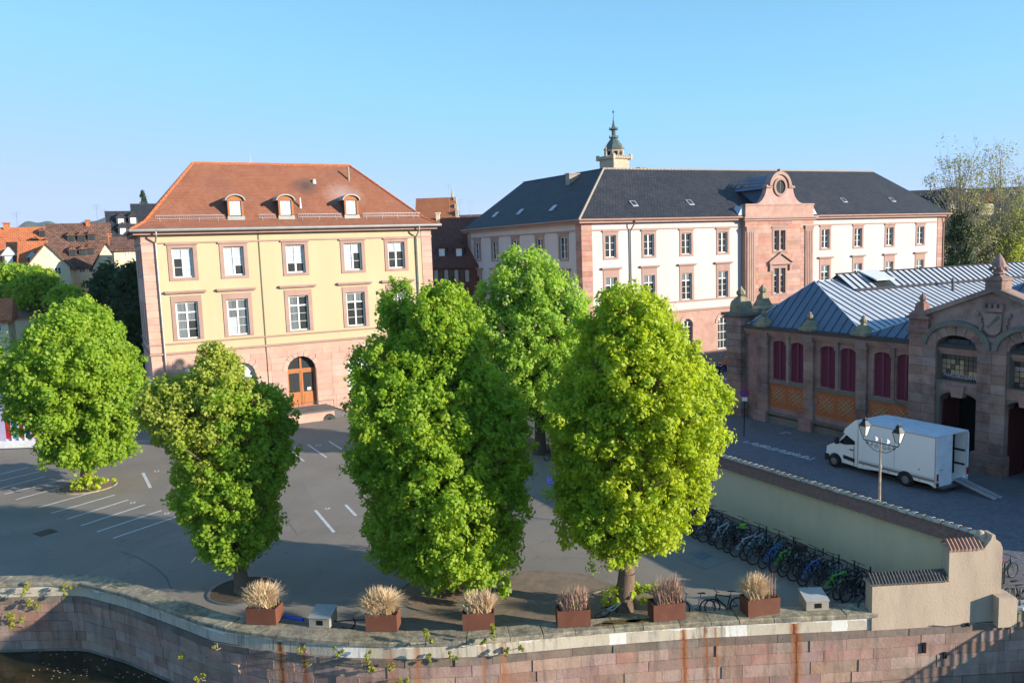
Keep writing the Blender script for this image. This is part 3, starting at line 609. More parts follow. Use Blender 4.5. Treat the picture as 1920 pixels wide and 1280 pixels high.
# plain tiles in overlapping rows, both slopes (each too small to pick apart)
m = M(); y = YS
while y < YN:
    for sgn in (-1, 1):
        for r_ in range(3):
            x0, x1 = .47-.15*r_, .47-.15*r_-.21; z0, z1 = 2.66+(.44-x0)*1.16+.015, 2.66+(.44-x1)*1.16+.03; dy = .17; o_ = (.085 if r_ % 2 else 0); j = ru(-.008, .01)
            m.add([(XW+sgn*x0, y+o_+.006, z0+j+.025), (XW+sgn*x0, y+o_+dy-.006, z0+j+.025), (XW+sgn*x1, y+o_+dy-.006, z1+j), (XW+sgn*x1, y+o_+.006, z1+j), (XW+sgn*x0, y+o_+.006, z0+j), (XW+sgn*x0, y+o_+dy-.006, z0+j)],
                  [(0, 1, 2, 3), (0, 4, 5, 1)])
    y += .17
m.build('plain_tiles', 'wall_tile', cw, kind='stuff')
me = M()
for i in range(6): pass
def halfpipe(L, r0, r1, n_=7):
    m_ = M(); vs = []
    for y_, r_ in ((0, r0), (L, r1)):
        for k in (0, 1):
            for i in range(n_+1): t_ = math.pi*i/n_; rr = r_-.018*k; vs.append((rr*math.cos(t_), y_, rr*math.sin(t_)*.9))
    q = n_+1; fs = [(i, i+1, 2*q+i+1, 2*q+i) for i in range(n_)]+[(q+i, 3*q+i, 3*q+i+1, q+i+1) for i in range(n_)]+[(i, q+i, q+i+1, i+1) for i in range(n_)]+[(2*q+i, 2*q+i+1, 3*q+i+1, 3*q+i) for i in range(n_)]
    return m_.add(vs, fs)
rt = halfpipe(.46, .175, .11).mesh('ridge_tile', 'wall_ridge_mat')
y = YS+.12
while y < YN: o = inst('ridge_tile', rt, cw, (XW+ru(-.012, .012), y, 3.12+ru(-.008, .008)), ru(-.03, .03)); o.rotation_euler[0] = -.03; y += .39
m = M(); m.box(XW-.25, YS-.02, 2.5, XW+.25, YS+.2, 2.95); m.lathe((XW, YS+.08, 2.9), [(.24, 0), (.22, .22), (.12, .38), (.02, .42)], 10); m.build('end_upstand', 'end_render', cw)

# ------------------------------------------------------------ markings and furniture of the court floor
def flatbar(m_, a, b, w_, z=.005):
    a = np.array(a[:2]); b = np.array(b[:2]); d = (b-a)/np.linalg.norm(b-a); n_ = np.array([-d[1], d[0]])*w_/2
    m_.box  # plan bar
    return m_.prism([tuple(a-n_), tuple(b-n_), tuple(b+n_), tuple(a+n_)], z-.003, z)
Z = 3.765
bays = [((0, 660), (320, 575)), ((-40, 616), (280, 540)), ((-60, 575), (200, 510)), ((30, 700), (480, 590)), ((110, 738), (420, 655)), ((270, 795), (680, 680)), ((360, 835), (810, 705)), ((475, 875), (905, 740)), ((572, 922), (1022, 775)), ((685, 965), (1140, 815)), ((800, 1010), (1250, 858))]
for a, b in bays: m = M(); flatbar(m, onz(a[0]/Z, 740+a[1]/Z), onz(b[0]/Z, 740+b[1]/Z), .13); struct(m.build('bay_line', 'paint_line'))
for a, b in (((920, 1058), (1205, 962)), ((1060, 1108), (1275, 1035)), ((-20, 490), (130, 500))): m = M(); flatbar(m, onz(a[0]/Z, 740+a[1]/Z), onz(b[0]/Z, 740+b[1]/Z), .09); struct(m.build('faded_bay_line', 'paint_line_worn'))
for a, b, w_ in (((268, 886), (282, 914), .2), ((541, 843), (570, 864), .13), ((577, 833), (612, 857), .13), ((617, 827), (641, 842), .13), ((591, 956), (626, 997), .17), ((648, 946), (667, 966), .17), ((500, 760), (520, 772), .13)):
    m = M(); flatbar(m, onz(*a), onz(*b), w_); struct(m.build('bay_line', 'paint_line'))
m = M(); flatbar(m, onz(532, 966), onz(558, 1002), .08); struct(m.build('faded_bay_line', 'paint_line_worn'))
# bay numbers, painted by stencil
def marks(name, segs, w_=.07, z=.006):
    m_ = M()
    for i, (a, b) in enumerate(segs): flatbar(m_, onz(*a), onz(*b), w_, z+.0005*i)
    return struct(m_.build(name, 'paint_line'))
for cx, cy, s_ in ((250, 942, 1), (314, 962, 1), (598, 834.5, 1), (557, 839, .9), (295, 883, 1), (615, 953, 1)):
    marks('bay_number', [((cx-5*s_, cy+1.5), (cx-4*s_, cy-1.5)), ((cx-3*s_, cy+1.5), (cx+1*s_, cy+1)), ((cx+1*s_, cy+1), (cx+4*s_, cy-1.5)), ((cx-1*s_, cy-1), (cx+3*s_, cy-1.7))])
def disc(name, c, r, mt, z=.008, n_=20, ry=None, **kw):
    m_ = M(); m_.prism([(c[0]+r*math.cos(2*math.pi*i/n_), c[1]+(ry or r)*math.sin(2*math.pi*i/n_)) for i in range(n_)], .001, z); return m_.build(name, mt, **kw)
c = onz(85, 998); m = M(); m.cbox(c[0], c[1], .006, .95, .95, .012, .5); tag(m.build('drain_grate', 'iron'), 'dark square drain grate set in the shaded asphalt at left', 'drain')
mc_ = thing('manhole_cover', tuple(onz(1322, 1043)), 'square manhole cover in a pale concrete collar near the bicycles', 'manhole cover')
c = onz(1322, 1046); m = M(); m.cbox(c[0], c[1], .006, 2.0, 1.9, .014, .1); m.build('concrete_collar', 'collar', mc_)
c = onz(1317, 1041); m = M(); m.cbox(c[0], c[1], .014, .75, .75, .02, .1); m.build('cover', 'grey_metal', mc_)
# long repaired seam curving over the asphalt
pts = resample([onz(a, b)[:2] for a, b in ((225, 1033), (262, 1046), (292, 1064), (312, 1082), (322, 1104))], .5); m = M()
for i in range(len(pts)-1): flatbar(m, pts[i], pts[i+1], .09, .004)
struct(m.build('asphalt_seam', 'street_slab'))

# bare brown earth between the trees along the quay
gpx = [(745, 1165), (800, 1120), (900, 1085), (1000, 1068), (1100, 1075), (1150, 1095), (1185, 1130), (1150, 1152), (1020, 1163), (880, 1170)]
m = M(); m.prism([(float(p[0]), float(p[1])) for p in resample([onz(a, b)[:2] for a, b in gpx], .6)], .0, .004); struct(m.build('earth_strip', 'gravel_earth'))
# ------------------------------------------------------------ yellow building
YF = 75.59
yb = thing('yellow_building', (17.2, 81.3, 0), 'large yellow plastered building with red hipped tile roof and pink stone base', 'building')
FY = Fr(4., YF, 0.); LY = 26.5
def ux(px, py, yy=YF, x0=4.): return float(ony(px, py, yy)[0])-x0
def zz(px, py, yy=YF): return float(ony(px, py, yy)[2])
top = [(327, 360), (423.5, 455.5), (540, 570), (647.5, 679), (730, 757.5)]
low = [(333, 370), (429, 465), (545, 578), (652, 684), (733, 766)]
W2 = [(ux(a, 492), ux(b, 490)) for a, b in top]; W1 = [(ux(a, 600), ux(b, 596)) for a, b in low]
z2a, z2b, z1a, z1b = 13.55, 16.15, 8.15, 11.45
for k in range(5):          # the two storeys share their axes
    c = (sum(W2[k])+sum(W1[k]))/4; W2[k] = (c-.86, c+.86); W1[k] = (c-.92, c+.92)
AX = [sum(w_)/2 for w_ in W1]; DOOR = (ux(543, 740), ux(594, 740)); dcx = sum(DOOR)/2; DOOR = (dcx-1.33, dcx+1.33)
ZD = .95
arch = [(AX[k]-1.15, AX[k]+1.15, 1.9, 5.65, 1.15) for k in (0, 1, 3, 4)]+[(DOOR[0], DOOR[1], ZD, 5.75, 1.33)]
ops = [(a, b, z2a, z2b) for a, b in W2]+[(a, b, z1a, z1b) for a, b in W1]
m = M(); wallmesh(FY, LY, 6.98, 17.55, ops, .3, m); m.build('front_wall', 'yellow_plaster', yb)
m = M(); wallmesh(FY, LY, 0, 6.98, arch, .55, m); m.build('stone_base', 'pink_stone', yb)
FW_ = Fr(4., YF+11.4, -math.pi/2)       # west side
opw = [(a, a+1.6, z2a, z2b) for a in (1.9, 4.9, 7.9)]+[(a, a+1.6, z1a, z1b) for a in (1.9, 4.9, 7.9)]
m = M(); wallmesh(FW_, 11.4, 0, 17.55, opw, .3, m); m.build('side_wall', 'pink_stone', yb)
m = M(); m.poly([(30.5, YF, 0), (30.5, YF+11.4, 0), (30.5, YF+11.4, 17.55), (30.5, YF, 17.55)]); m.poly([(30.5, YF+11.4, 0), (4, YF+11.4, 0), (4, YF+11.4, 17.55), (30.5, YF+11.4, 17.55)]); m.build('rear_wall', 'yellow_plaster', yb)
m = M(); m.box(4.8, YF+.75, .2, 29.8, YF+10.8, 17.3); m.build('rooms_inside', 'dark_inside', yb)
for a, b, c, d in opw: window(FW_, yb, a+.05, b-.05, c+.05, d-.05, [1, 1, 1], 'd')
# string courses, quoins, window surrounds
for z0, z1, pr in ((16.55, 16.68, .09), (7.78, 7.92, .1), (6.92, 7.1, .14)):
    m = M(); m.fbox(FY, -.10, LY+.1, z0, z1, -.05, pr); m.fbox(FW_, 0, 11.4, z0, z1, -.05, pr); m.build('string_course', 'trim_stone', yb)
zq = 7.12
while zq < 17.4:
    h = .62; e = min(17.5, zq+h)
    for u0, u1 in ((-.04, 1.02), (LY-1.02, LY+.04)): fpiece('quoin_stone', FY, yb, u0, u1, zq+.012, e-.012, -.12, .05, 'pink_stone', .02)
    fpiece('quoin_stone', FW_, yb, 11.4-.9, 11.4-.0, zq+.012, e-.012, -.12, .05, 'pink_stone', .02); zq = e
def surround(F, parent, a, b, c, d, side=.34, lint=.62, mt='trim_stone', cap=None, sill=.22, pr=.06):
    m_ = M(); m_.fbox(F, a-side, a, c, d, -.02, pr); m_.fbox(F, b, b+side, c, d, -.02, pr); m_.fbox(F, a-side, b+side, d, d+lint, -.02, pr+.004)
    m_.fbox(F, a-side, b+side, c-sill, c, -.02, pr+.01)
    if cap: m_.fbox(F, a-side-cap[0], b+side+cap[0], d+lint+cap[1], d+lint+cap[1]+.16, -.02, .30); m_.fbox(F, a-side-cap[0]+.08, b+side+cap[0]-.08, d+lint+cap[1]-.09, d+lint+cap[1], -.02, .2)
    else: m_.fbox(F, a-side-.12, b+side+.12, d+lint-.16, d+lint-.02, -.02, .16)
    return m_.build('window_surround', mt, parent)
pat2 = ['cccdcd', 'ccccdc', 'ccccdd', 'ccdccd', 'ccddcd']; pat2 = ['cc'+'dc'+'dc', 'cc'+'cc'+'cd', 'cc'+'cc'+'dd', 'cc'+'cd'+'cd', 'cc'+'dd'+'dd']
pat1 = ['hh'+'hh'+'hd'+'hd', 'hh'+'hh'+'ch'+'ch', 'hd'+'hd'+'hd'+'hd', 'hh'+'dd'+'dd'+'dd', 'hh'+'dd'+'dd'+'dd']
for k in range(5):
    a, b = W2[k]; surround(FY, yb, a, b, z2a, z2b, lint=.45, cap=None); window(FY, yb, a+.02, b-.02, z2a+.02, z2b-.02, [1, 1, 1], pat2[k], mull=.16, fr=.12)
    a, b = W1[k]; surround(FY, yb, a, b, z1a, z1b, lint=.55, cap=(.45, .28), sill=.05); window(FY, yb, a+.02, b-.02, z1a+.02, z1b-.02, [.9, .85, .85, .85], pat1[k], transom=0, mull=.14, fr=.12)
# ashlar of the base: courses between the arches
for (z0, z1) in [(i*.58, i*.58+.58) for i in range(12)]:
    if z1 > 6.95: break
    cuts = [0.]
    sp = sorted([(a-.05, b+.05) for a, b, c, d, r in arch if z1 > c-.02 and z0 < d-.25*0])
    def free(a, b): return [(a, b)] if not any(q0 < b and q1 > a for q0, q1 in sp) else []
    edges = [0.]+[e for s__ in sp for e in s__]+[LY]
    for i in range(0, len(edges), 2):
        a, b = edges[i], edges[i+1]; n_ = max(1, round((b-a)/1.7))
        for j in range(n_): fpiece('base_stone', FY, yb, a+(b-a)*j/n_+.01, a+(b-a)*(j+1)/n_-.01, z0+.012, z1-.012, -.06, .035+ru(0, .012), 'pink_stone', .015)
for a, b, c, d, r in arch:
    cu = (a+b)/2; R1 = (b-a)/2; R2 = R1+.42; zc = d-r; nv = 9
    for i in range(nv):
        t0, t1 = math.pi*i/nv+.012, math.pi*(i+1)/nv-.012
        pts = [(cu+R1*math.cos(t0), zc+R1*math.sin(t0)), (cu+R2*math.cos(t0), zc+R2*math.sin(t0)), (cu+R2*math.cos(t1), zc+R2*math.sin(t1)), (cu+R1*math.cos(t1), zc+R1*math.sin(t1))]
        m = M(); m.fprism(FY, pts, -.3, .07); m.build('arch_stone', 'pink_stone', yb)
    if c > 1:      # arched window with white blinds
        m = M(); m.fprism(FY, [(a, c), (b, c)]+arc(cu, zc, R1, 0, math.pi, 12), -.42, -.36); wo = m.build('arched_window', 'white_frame', yb)
        for j in range(2):
            for q in range(2): fpiece('pane', FY, wo, a+.12+j*(R1-.04), a+R1-.08+j*(R1-.04)+.0, c+.12+q*1.2, c+1.22+q*1.2, -.36, -.34, 'blind_white' if q else 'pane_curtain')
        m = M(); m.fprism(FY, arc(cu, zc, R1-.14, .05, math.pi-.05, 12), -.36, -.335); m.build('pane', 'blind_white', wo)
# double door with fanlight
a, b = DOOR; cu = dcx; zs = 5.75-1.33; m = M()
m.fprism(FY, arc(cu, zs, 1.33, 0, math.pi, 14), -.5, -.44); fl = m.build('fanlight', 'pane_dark', yb)
m = M(); m.fbox(FY, cu-.09, cu+.09, zs, 5.7, -.44, -.36); m.fbox(FY, a, b, zs-.12, zs+.12, -.5, -.33); m.build('bars', 'wood_door', fl)
for s_ in (0, 1):
    u0 = a+s_*(cu-a)+.01; u1 = u0+(cu-a)-.03; m = M(); m.fbox(FY, u0, u1, ZD, zs-.13, -.46, -.40)
    for q0, q1 in ((ZD+.12, ZD+1.15),): m.fbox(FY, u0+.18, u1-.18, q0, q1, -.40, -.375)
    m.fbox(FY, u0, u0+.1, ZD, zs-.13, -.4, -.37); m.fbox(FY, u1-.1, u1, ZD, zs-.13, -.4, -.37); dl_ = m.build('door_leaf', 'wood_door', yb)
    m = M(); m.fbox(FY, u0+.17, u1-.17, ZD+1.35, zs-.3, -.40, -.385); m.build('glass_panel', 'pane_dark', dl_)
    m = M()
    for i in range(7): zc_ = ZD+1.5+i*.26; m.torus(FY.P((u0+u1)/2-.14, zc_, -.37), (0, 1, 0), .12, .014, 10, 4); m.torus(FY.P((u0+u1)/2+.14, zc_, -.37), (0, 1, 0), .12, .014, 10, 4)
    m.build('iron_grille', 'grey_metal', dl_)
    if s_: m = M(); m.fbox(FY, u0+.5, u0+.85, ZD+1.45, ZD+1.72, -.36, -.355); m.build('notice', 'blind_white', dl_)
# roof: hipped, with kicked eaves
ZE = 17.75; x0, x1, y0, y1 = 3.15, 31.3, YF-.85, YF+12.2; ry = 81.3; rz_ = 24.1; rx0, rx1 = 9.3, 24.25; kk = 1.25; zk = ZE+.72
E_ = [(x0, y0, ZE), (x1, y0, ZE), (x1, y1, ZE), (x0, y1, ZE)]; K_ = [(x0+kk, y0+kk, zk), (x1-kk, y0+kk, zk), (x1-kk, y1-kk, zk), (x0+kk, y1-kk, zk)]; A_, B_ = (rx0, ry, rz_), (rx1, ry, rz_)
m = M()
for i in range(4): m.poly([E_[i], E_[(i+1) % 4], K_[(i+1) % 4], K_[i]])
m.poly([K_[0], K_[1], B_, A_]); m.poly([K_[1], K_[2], B_]); m.poly([K_[2], K_[3], A_, B_]); m.poly([K_[3], K_[0], A_]); m.poly([(x0, y0, ZE-.02), (x0, y1, ZE-.02), (x1, y1, ZE-.02), (x1, y0, ZE-.02)])
rf = m.build('roof', 'roof_tile_main', yb)
m = M()
for a, b in ((A_, B_), (A_, K_[0]), (A_, K_[3]), (B_, K_[1]), (B_, K_[2]), (K_[0], E_[0]), (K_[1], E_[1])): m.path([a, b], .13, 6)
m.build('ridge_tiles', 'roof_tile_orange', rf)
m = M(); m.box(x0+.25, y0+.3, ZE-.42, x1-.25, y1-.3, ZE-.03); m.build('eaves_cornice', 'trim_stone', yb)
m = M(); m.tube((x0-.05, y0-.06, ZE-.06), (x1+.05, y0-.06, ZE-.06), .13, None, 8); m.tube((x0-.06, y0, ZE-.06), (x0-.06, y1, ZE-.06), .13, None, 8); m.build('gutter', 'gutter', yb)
for u_, k_ in ((ux(291, 440), 0), (ux(780.5, 440), 1)):
    m = M(); xp = 4+u_; m.path([(xp, y0-.05, ZE-.1), (xp, y0-.02, ZE-.45), (xp-.05, YF-.16, ZE-1.1), (xp-.05, YF-.16, 1.0)], .08, 8)
    for z in (3, 6, 9, 12, 15): m.tube((xp-.05, YF-.16, z), (xp-.05, YF-.16, z+.08), .11, None, 8)
    m.build('downpipe', 'gutter', yb)
m = M(); xp = 4+ux(487, 480); m.path([(xp, y0+.0, ZE-.2), (xp, YF-.07, ZE-.5), (xp, YF-.07, 3)], .028, 4); m.build('lightning_cable', 'iron', yb)
# snow guard rail
sx_, sy_ = (x0+kk+2.6, y0+kk+.25); m = M()
def rf_z(y_): return zk+(y_-(y0+kk))*(rz_-zk)/(ry-(y0+kk))
dorm_x = [float(ony(px, 385, YF+1.2)[0]) for px in (439, 533, 655)]
segs = []; cur = x0+2.2
for dx in dorm_x+[x1-1.6]: segs.append((cur, dx-1.0 if dx != x1-1.6 else x1-1.6)); cur = dx+1.0+(1.0 if dx == dorm_x[0] else .1)
yg = y0+kk+.1; zg = rf_z(yg)
for a, b in segs:
    m = M(); m.tube((a, yg, zg+.12), (b, yg, zg+.12), .02, None, 4); m.tube((a, yg, zg+.42), (b, yg, zg+.42), .02, None, 4)
    x = a
    while x < b: m.tube((x, yg, zg+.1), (x, yg, zg+.43), .013, None, 4, False); x += .16
    x = a+.3
    while x < b: m.tube((x, yg-.25, zg-.35), (x, yg+.02, zg+.2), .025, None, 4); x += 1.6
    m.build('snow_guard', 'aluminium', rf)
# dormers
def dormer(parent, xc, yc, z0, w_, h, back, mats=('dormer_side', 'dormer_wood', 'dormer_metal')):
    F = Fr(xc-w_/2, yc, 0.); m_ = M()
    m_.fbox(F, -.06, .10, z0, z0+h, -back, 0); m_.fbox(F, w_-.10, w_+.06, z0, z0+h, -back, 0); m_.fbox(F, .10, w_-.10, z0, z0+h+.1, -.5, -.35); d_ = m_.build('dormer', mats[0], parent)
    m_ = M(); pts = [(-.07, z0+h-.05)]+[(w_+.07, z0+h-.05)]+arc(w_/2, z0+h-.05, w_/2+.07, 0, math.pi, 10, .42)[1:-1]
    m_.fprism(F, pts, -.34, .03); m_.fbox(F, -.06, .12, z0, z0+h-.06, -.05, .03); m_.fbox(F, w_-.12, w_+.06, z0, z0+h-.06, -.05, .03); m_.build('wood_front', mats[1], d_)
    m_ = M(); o_ = arc(w_/2, z0+h-.05, w_/2+.25, 0, math.pi, 12, .58); i_ = arc(w_/2, z0+h-.05, w_/2+.14, 0, math.pi, 12, .46)
    for q in range(12): m_.fprism(F, [o_[q], o_[q+1], i_[q+1], i_[q]], -back, .22)
    m_.build('dormer_roof', mats[2], d_); m_ = M(); m_.fbox(F, -.12, w_+.12, z0-.5, z0, -.4, .1); m_.build('lead_apron', mats[2], d_)
    return F, d_
for dx in dorm_x:
    yc = y0+kk+.15; F, d_ = dormer(rf, dx, yc, rf_z(yc)+.22, 1.25, 1.45, 2.5)
    m = M(); z0 = rf_z(yc)+.33; m.fbox(F, .12, 1.13, z0-.02, z0+1.42, -.16, -.08); m.build('dormer_window', 'white_frame', d_)
    for j in (0, 1):
        for q in range(3): fpiece('window_pane', F, yb, .21+j*.44, .21+j*.44+.36, z0+.1+q*.42, z0+.1+q*.42+.36, -.08, -.065, 'pane_curtain')
for px, py, h, r_, mt in ((654, 338, 1.3, .1, 'concrete_light'), (563.5, 389, .9, .12, 'lamp_glass'), (589, 343, .35, .22, 'lamp_glass')):
    # stand on the south roof plane: solve by marching
    yy = y0+kk
    for _ in range(400):
        p = ony(px, py, yy)
        if p[2] <= rf_z(yy): break
        yy += .02
    m = M(); m.tube((p[0], yy, p[2]-.1), (p[0], yy, p[2]+h), r_, r_*.6 if h < 1 else r_, 8); m.build('roof_vent', mt, rf)
m = M(); p = ony(469, 303, ry); m.tube((p[0], ry, rz_), (p[0], ry, rz_+.95), .035, .02, 5); m.build('lightning_rod', 'aluminium', rf)
# landing in front of the door
ld = thing('door_landing', (4+dcx, YF-2, 0), 'pink stone landing with steps and railing before the arched door', 'steps')
lx0, lx1 = 4+DOOR[0]-1.6, 4+DOOR[1]+.7
m = M(); m.box(lx0, YF-3.2, 0, lx1, YF-.06, .82); m.build('landing_block', 'pink_stone', ld)
m = M(); m.box(lx0-.1, YF-3.3, .82, lx1+.1, YF-.05, .94); m.build('landing_slab', 'street_slab', ld)
for i in range(5):
    m = M(); m.box(lx1+.1+i*.34, YF-2.8, 0, lx1+.44+i*.34, YF-.06, .80-i*.16); m.build('step', 'street_slab', ld)
m = M()
for xx in np.linspace(lx0+.1, lx1, 4): m.tube((xx, YF-3.2, .9), (xx, YF-3.2, 1.85), .025, None, 6)
m.tube((lx0+.1, YF-3.2, 1.85), (lx1, YF-3.2, 1.85), .025, None, 6); m.tube((lx0+.1, YF-3.2, 1.85), (lx0+.1, YF-.2, 1.85), .025, None, 6); m.build('railing', 'grey_metal', ld)
vx = lx1-1.0; vn = M(); vn.fprism(Fr(vx, YF-3.2, 0.), arc(.5, 0.02, .55, 0, math.pi, 12), -.02, .03); vo = vn.build('half_round_vent', 'dark_inside', ld); m = M()
for i in range(8): t_ = math.pi*(i+.5)/8; m.fprism(Fr(vx, YF-3.2, 0.), [(.5+.18*math.cos(t_-.1), .02+.18*math.sin(t_-.1)), (.5+.52*math.cos(t_-.09), .02+.52*math.sin(t_-.09)), (.5+.52*math.cos(t_+.09), .02+.52*math.sin(t_+.09)), (.5+.18*math.cos(t_+.1), .02+.18*math.sin(t_+.1))], .03, .05)
m.build('vent_blades', 'tower_copper', vo)
# ------------------------------------------------------------ white building with the sandstone pavilion
YP = 74.5; PX0 = 47.75; PX1 = 109.9; YPN = 104.2; LP = PX1-PX0
wb = thing('white_building', (78, 85, 0), 'long white plastered building with slate hipped roof and red sandstone centre pavilion', 'building')
FP = Fr(PX0, YP, 0.); FS = Fr(PX0, YPN, -math.pi/2); LS = YPN-YP
def up(px, py=480): return ux(px, py, YP, PX0)
PZ2 = (13.72, 16.2); PZ1 = (8.35, 11.5); PZ0 = (2.0, 6.1)
def axes(lst, py): return [(up(a, py)+up(b, py))/2 for a, b in lst]
LA2 = axes([(1133.8, 1155.6), (1204.8, 1228.3), (1275, 1298.6), (1343.8, 1366.5)], 460); RA2 = axes([(1537, 1558), (1598.6, 1619), (1658, 1678), (1715.6, 1735.5)], 445)
PAV = (up(1390), up(1517)); PC = (up(1439, 450)+up(1469, 450))/2
WA = .72
AXS = LA2+RA2
ops = [(a-WA, a+WA, *PZ2) for a in AXS]+[(a-WA-.06, a+WA+.06, *PZ1) for a in AXS]
z_split = 7.15
m = M(); wallmesh(FP, LP, z_split, 17.6, ops, .3, m); m.build('front_wall', 'white_plaster', wb)
aw = [(a-.85, a+.85, PZ0[0], PZ0[1], .85) for a in AXS]
m = M(); wallmesh(FP, LP, 0, z_split, aw, .4, m); m.build('stone_base', 'red_stone', wb)
S_px = [(889, 901.5), (921, 934.5), (958.4, 974.6), (1004, 1020), (1047, 1066)]
SA = [YPN-float(onx((a+b)/2, 460, PX0)[1]) for a, b in S_px]
ops = [(a-WA-.1, a+WA+.1, *PZ2) for a in SA]+[(a-WA-.12, a+WA+.12, *PZ1) for a in SA]
m = M(); wallmesh(FS, LS, z_split, 17.6, ops, .3, m); m.build('side_wall', 'white_plaster', wb)
m = M(); wallmesh(FS, LS, 0, z_split, [], .3, m); m.build('side_base', 'pink_stone', wb)
m = M(); m.poly([(PX1, YP, 0), (PX1, YPN-12, 0), (PX1, YPN-12, 17.6), (PX1, YP, 17.6)]); m.poly([(PX1, YPN-12, 0), (PX0, YPN, 0), (PX0, YPN, 17.6), (PX1, YPN-12, 17.6)]); m.build('rear_wall', 'white_plaster', wb)
m = M(); m.box(PX0+.8, YP+.8, .2, PX1-.8, YP+16, 17.2); m.box(PX0+.8, YP+16, .2, PX0+17, YPN-.5, 17.2); m.build('rooms_inside', 'dark_inside', wb)
for F, axl, w2, L_, pats in ((FP, AXS, WA, LP, 'd'), (FS, SA, WA+.1, LS, 'd')):
    for i, a in enumerate(axl):
        surround(F, wb, a-w2, a+w2, *PZ2, side=.3, lint=.52); surround(F, wb, a-w2-.04, a+w2+.04, *PZ1, side=.32, lint=.85, cap=(.3, .12), sill=.05)
        window(F, wb, a-w2+.02, a+w2-.02, PZ2[0]+.02, PZ2[1]-.02, [1, 1, 1], pats, mull=.14, fr=.08, w=-.16)
        window(F, wb, a-w2-.02, a+w2+.02, PZ1[0]+.02, PZ1[1]-.02, [.8, .75, .75, .75], 'hhdddddd', transom=0, mull=.11, fr=.08, w=-.16)
for a in AXS:
    if a > up(1470): continue
    c0, c1 = a-.85, a+.85; zc = PZ0[1]-.85
    m = M(); m.fprism(FP, [(c0, PZ0[0]), (c1, PZ0[0])]+arc(a, zc, .85, 0, math.pi, 12), -.34, -.28); wo = m.build('arched_window', 'white_frame', wb)
    for j in range(3):
        for q in range(3): fpiece('pane', FP, wo, c0+.1+j*.52, c0+.54+j*.52, PZ0[0]+.12+q*1.0, PZ0[0]+1.04+q*1.0, -.28, -.265, 'pane_dark')
        if j == 1: fpiece('pane', FP, wo, c0+.62, c0+1.06, PZ0[0]+3.12, PZ0[0]+3.85, -.28, -.265, 'pane_dark')
        else: fpiece('pane', FP, wo, c0+.18+j*.5, c0+.52+j*.5, PZ0[0]+3.12, PZ0[0]+3.55, -.28, -.265, 'pane_dark')
    for i in range(9):
        t0, t1 = math.pi*i/9+.012, math.pi*(i+1)/9-.012; m = M()
        m.fprism(FP, [(a+.85*math.cos(t0), zc+.85*math.sin(t0)), (a+1.25*math.cos(t0), zc+1.25*math.sin(t0)), (a+1.25*math.cos(t1), zc+1.25*math.sin(t1)), (a+.85*math.cos(t1), zc+.85*math.sin(t1))], -.05, .08); m.build('arch_stone', 'pink_stone', wb)
for F, L_ in ((FP, LP), (FS, LS)):
    for z0, z1, pr in ((16.72, 16.85, .08), (8.12, 8.3, .1), (7.0, 7.22, .16)): m = M(); m.fbox(F, 0, L_, z0, z1, -.05, pr); m.build('string_course', 'trim_stone', wb)
zq = 7.25
while zq < 17.5:
    e = min(17.58, zq+.56)
    for F, u0, u1 in ((FP, -.04, 1.35), (FP, LP-1.5, LP+.04), (FS, LS-1.1, LS), (FS, 0, .8)): fpiece('quoin_stone', F, wb, u0, u1, zq+.01, e-.01, -.12, .06, 'red_stone', .02)
    zq = e
# pavilion
FA = Fr(PX0, YP-.65, 0.); a0, a1 = PAV
pv_ops = [(PC-.95, PC-.13, *PZ2), (PC+.13, PC+.95, *PZ2), (PC-.98, PC-.13, *PZ1), (PC+.13, PC+.98, *PZ1)]
m = M(); Fv = Fr(FA.P(a0, 0)[0], YP-.65, 0.); Lv = a1-a0; wallmesh(Fv, Lv, 0, 17.75, [(o[0]-a0, o[1]-a0, o[2], o[3]) for o in pv_ops], .3, m)
m.poly([FA.P(a0, 0, -.65), FA.P(a0, 0), FA.P(a0, 17.75), FA.P(a0, 17.75, -.65)]); m.poly([FA.P(a1, 0), FA.P(a1, 0, -.65), FA.P(a1, 17.75, -.65), FA.P(a1, 17.75)]); pvo = m.build('pavilion', 'joint', wb)
for o in pv_ops: window(FA, wb, o[0]+.01, o[1]-.01, o[2]+.02, o[3]-.02, [1, 1, 1] if o[2] > 12 else [.8, .75, .75, .75], 'd' if o[2] > 12 else 'hddd', cols=1, fr=.08, transom=None if o[2] > 12 else 0)
z = .3; row = 0
while z < 17.55:           # banded ashlar
    e = min(17.6, z+.52); blk = [(o[0]-.36, o[1]+.36) for o in pv_ops if e > o[2]-.1 and z < o[3]+.5]
    sp = [(min(b[0] for b in blk), max(b[1] for b in blk))] if blk else []
    edges = [a0]+[q for s_ in sp for q in s_]+[a1]
    for i in range(0, len(edges), 2):
        p, q = edges[i], edges[i+1]; n_ = max(1, round((q-p)/1.9)); sh = .25*(row % 2)
        for j in range(n_): fpiece('ashlar_stone', FA, pvo, p+(q-p)*j/n_+.008, p+(q-p)*(j+1)/n_-.008, z+.008, e-.008, -.06, .03+ru(0, .012), 'red_stone', .012)
    z = e; row += 1
for o in ((PC-.95, PC+.95, *PZ2), (PC-.98, PC+.98, *PZ1)): surround(FA, pvo, *o, side=.32, lint=.5, sill=.2, pr=.08)
m = M(); m.fbox(FA, PC-.13, PC+.13, PZ2[0], PZ2[1], -.1, .07); m.fbox(FA, PC-.13, PC+.13, PZ1[0], PZ1[1], -.1, .07); m.build('stone_mullion', 'trim_stone', pvo)
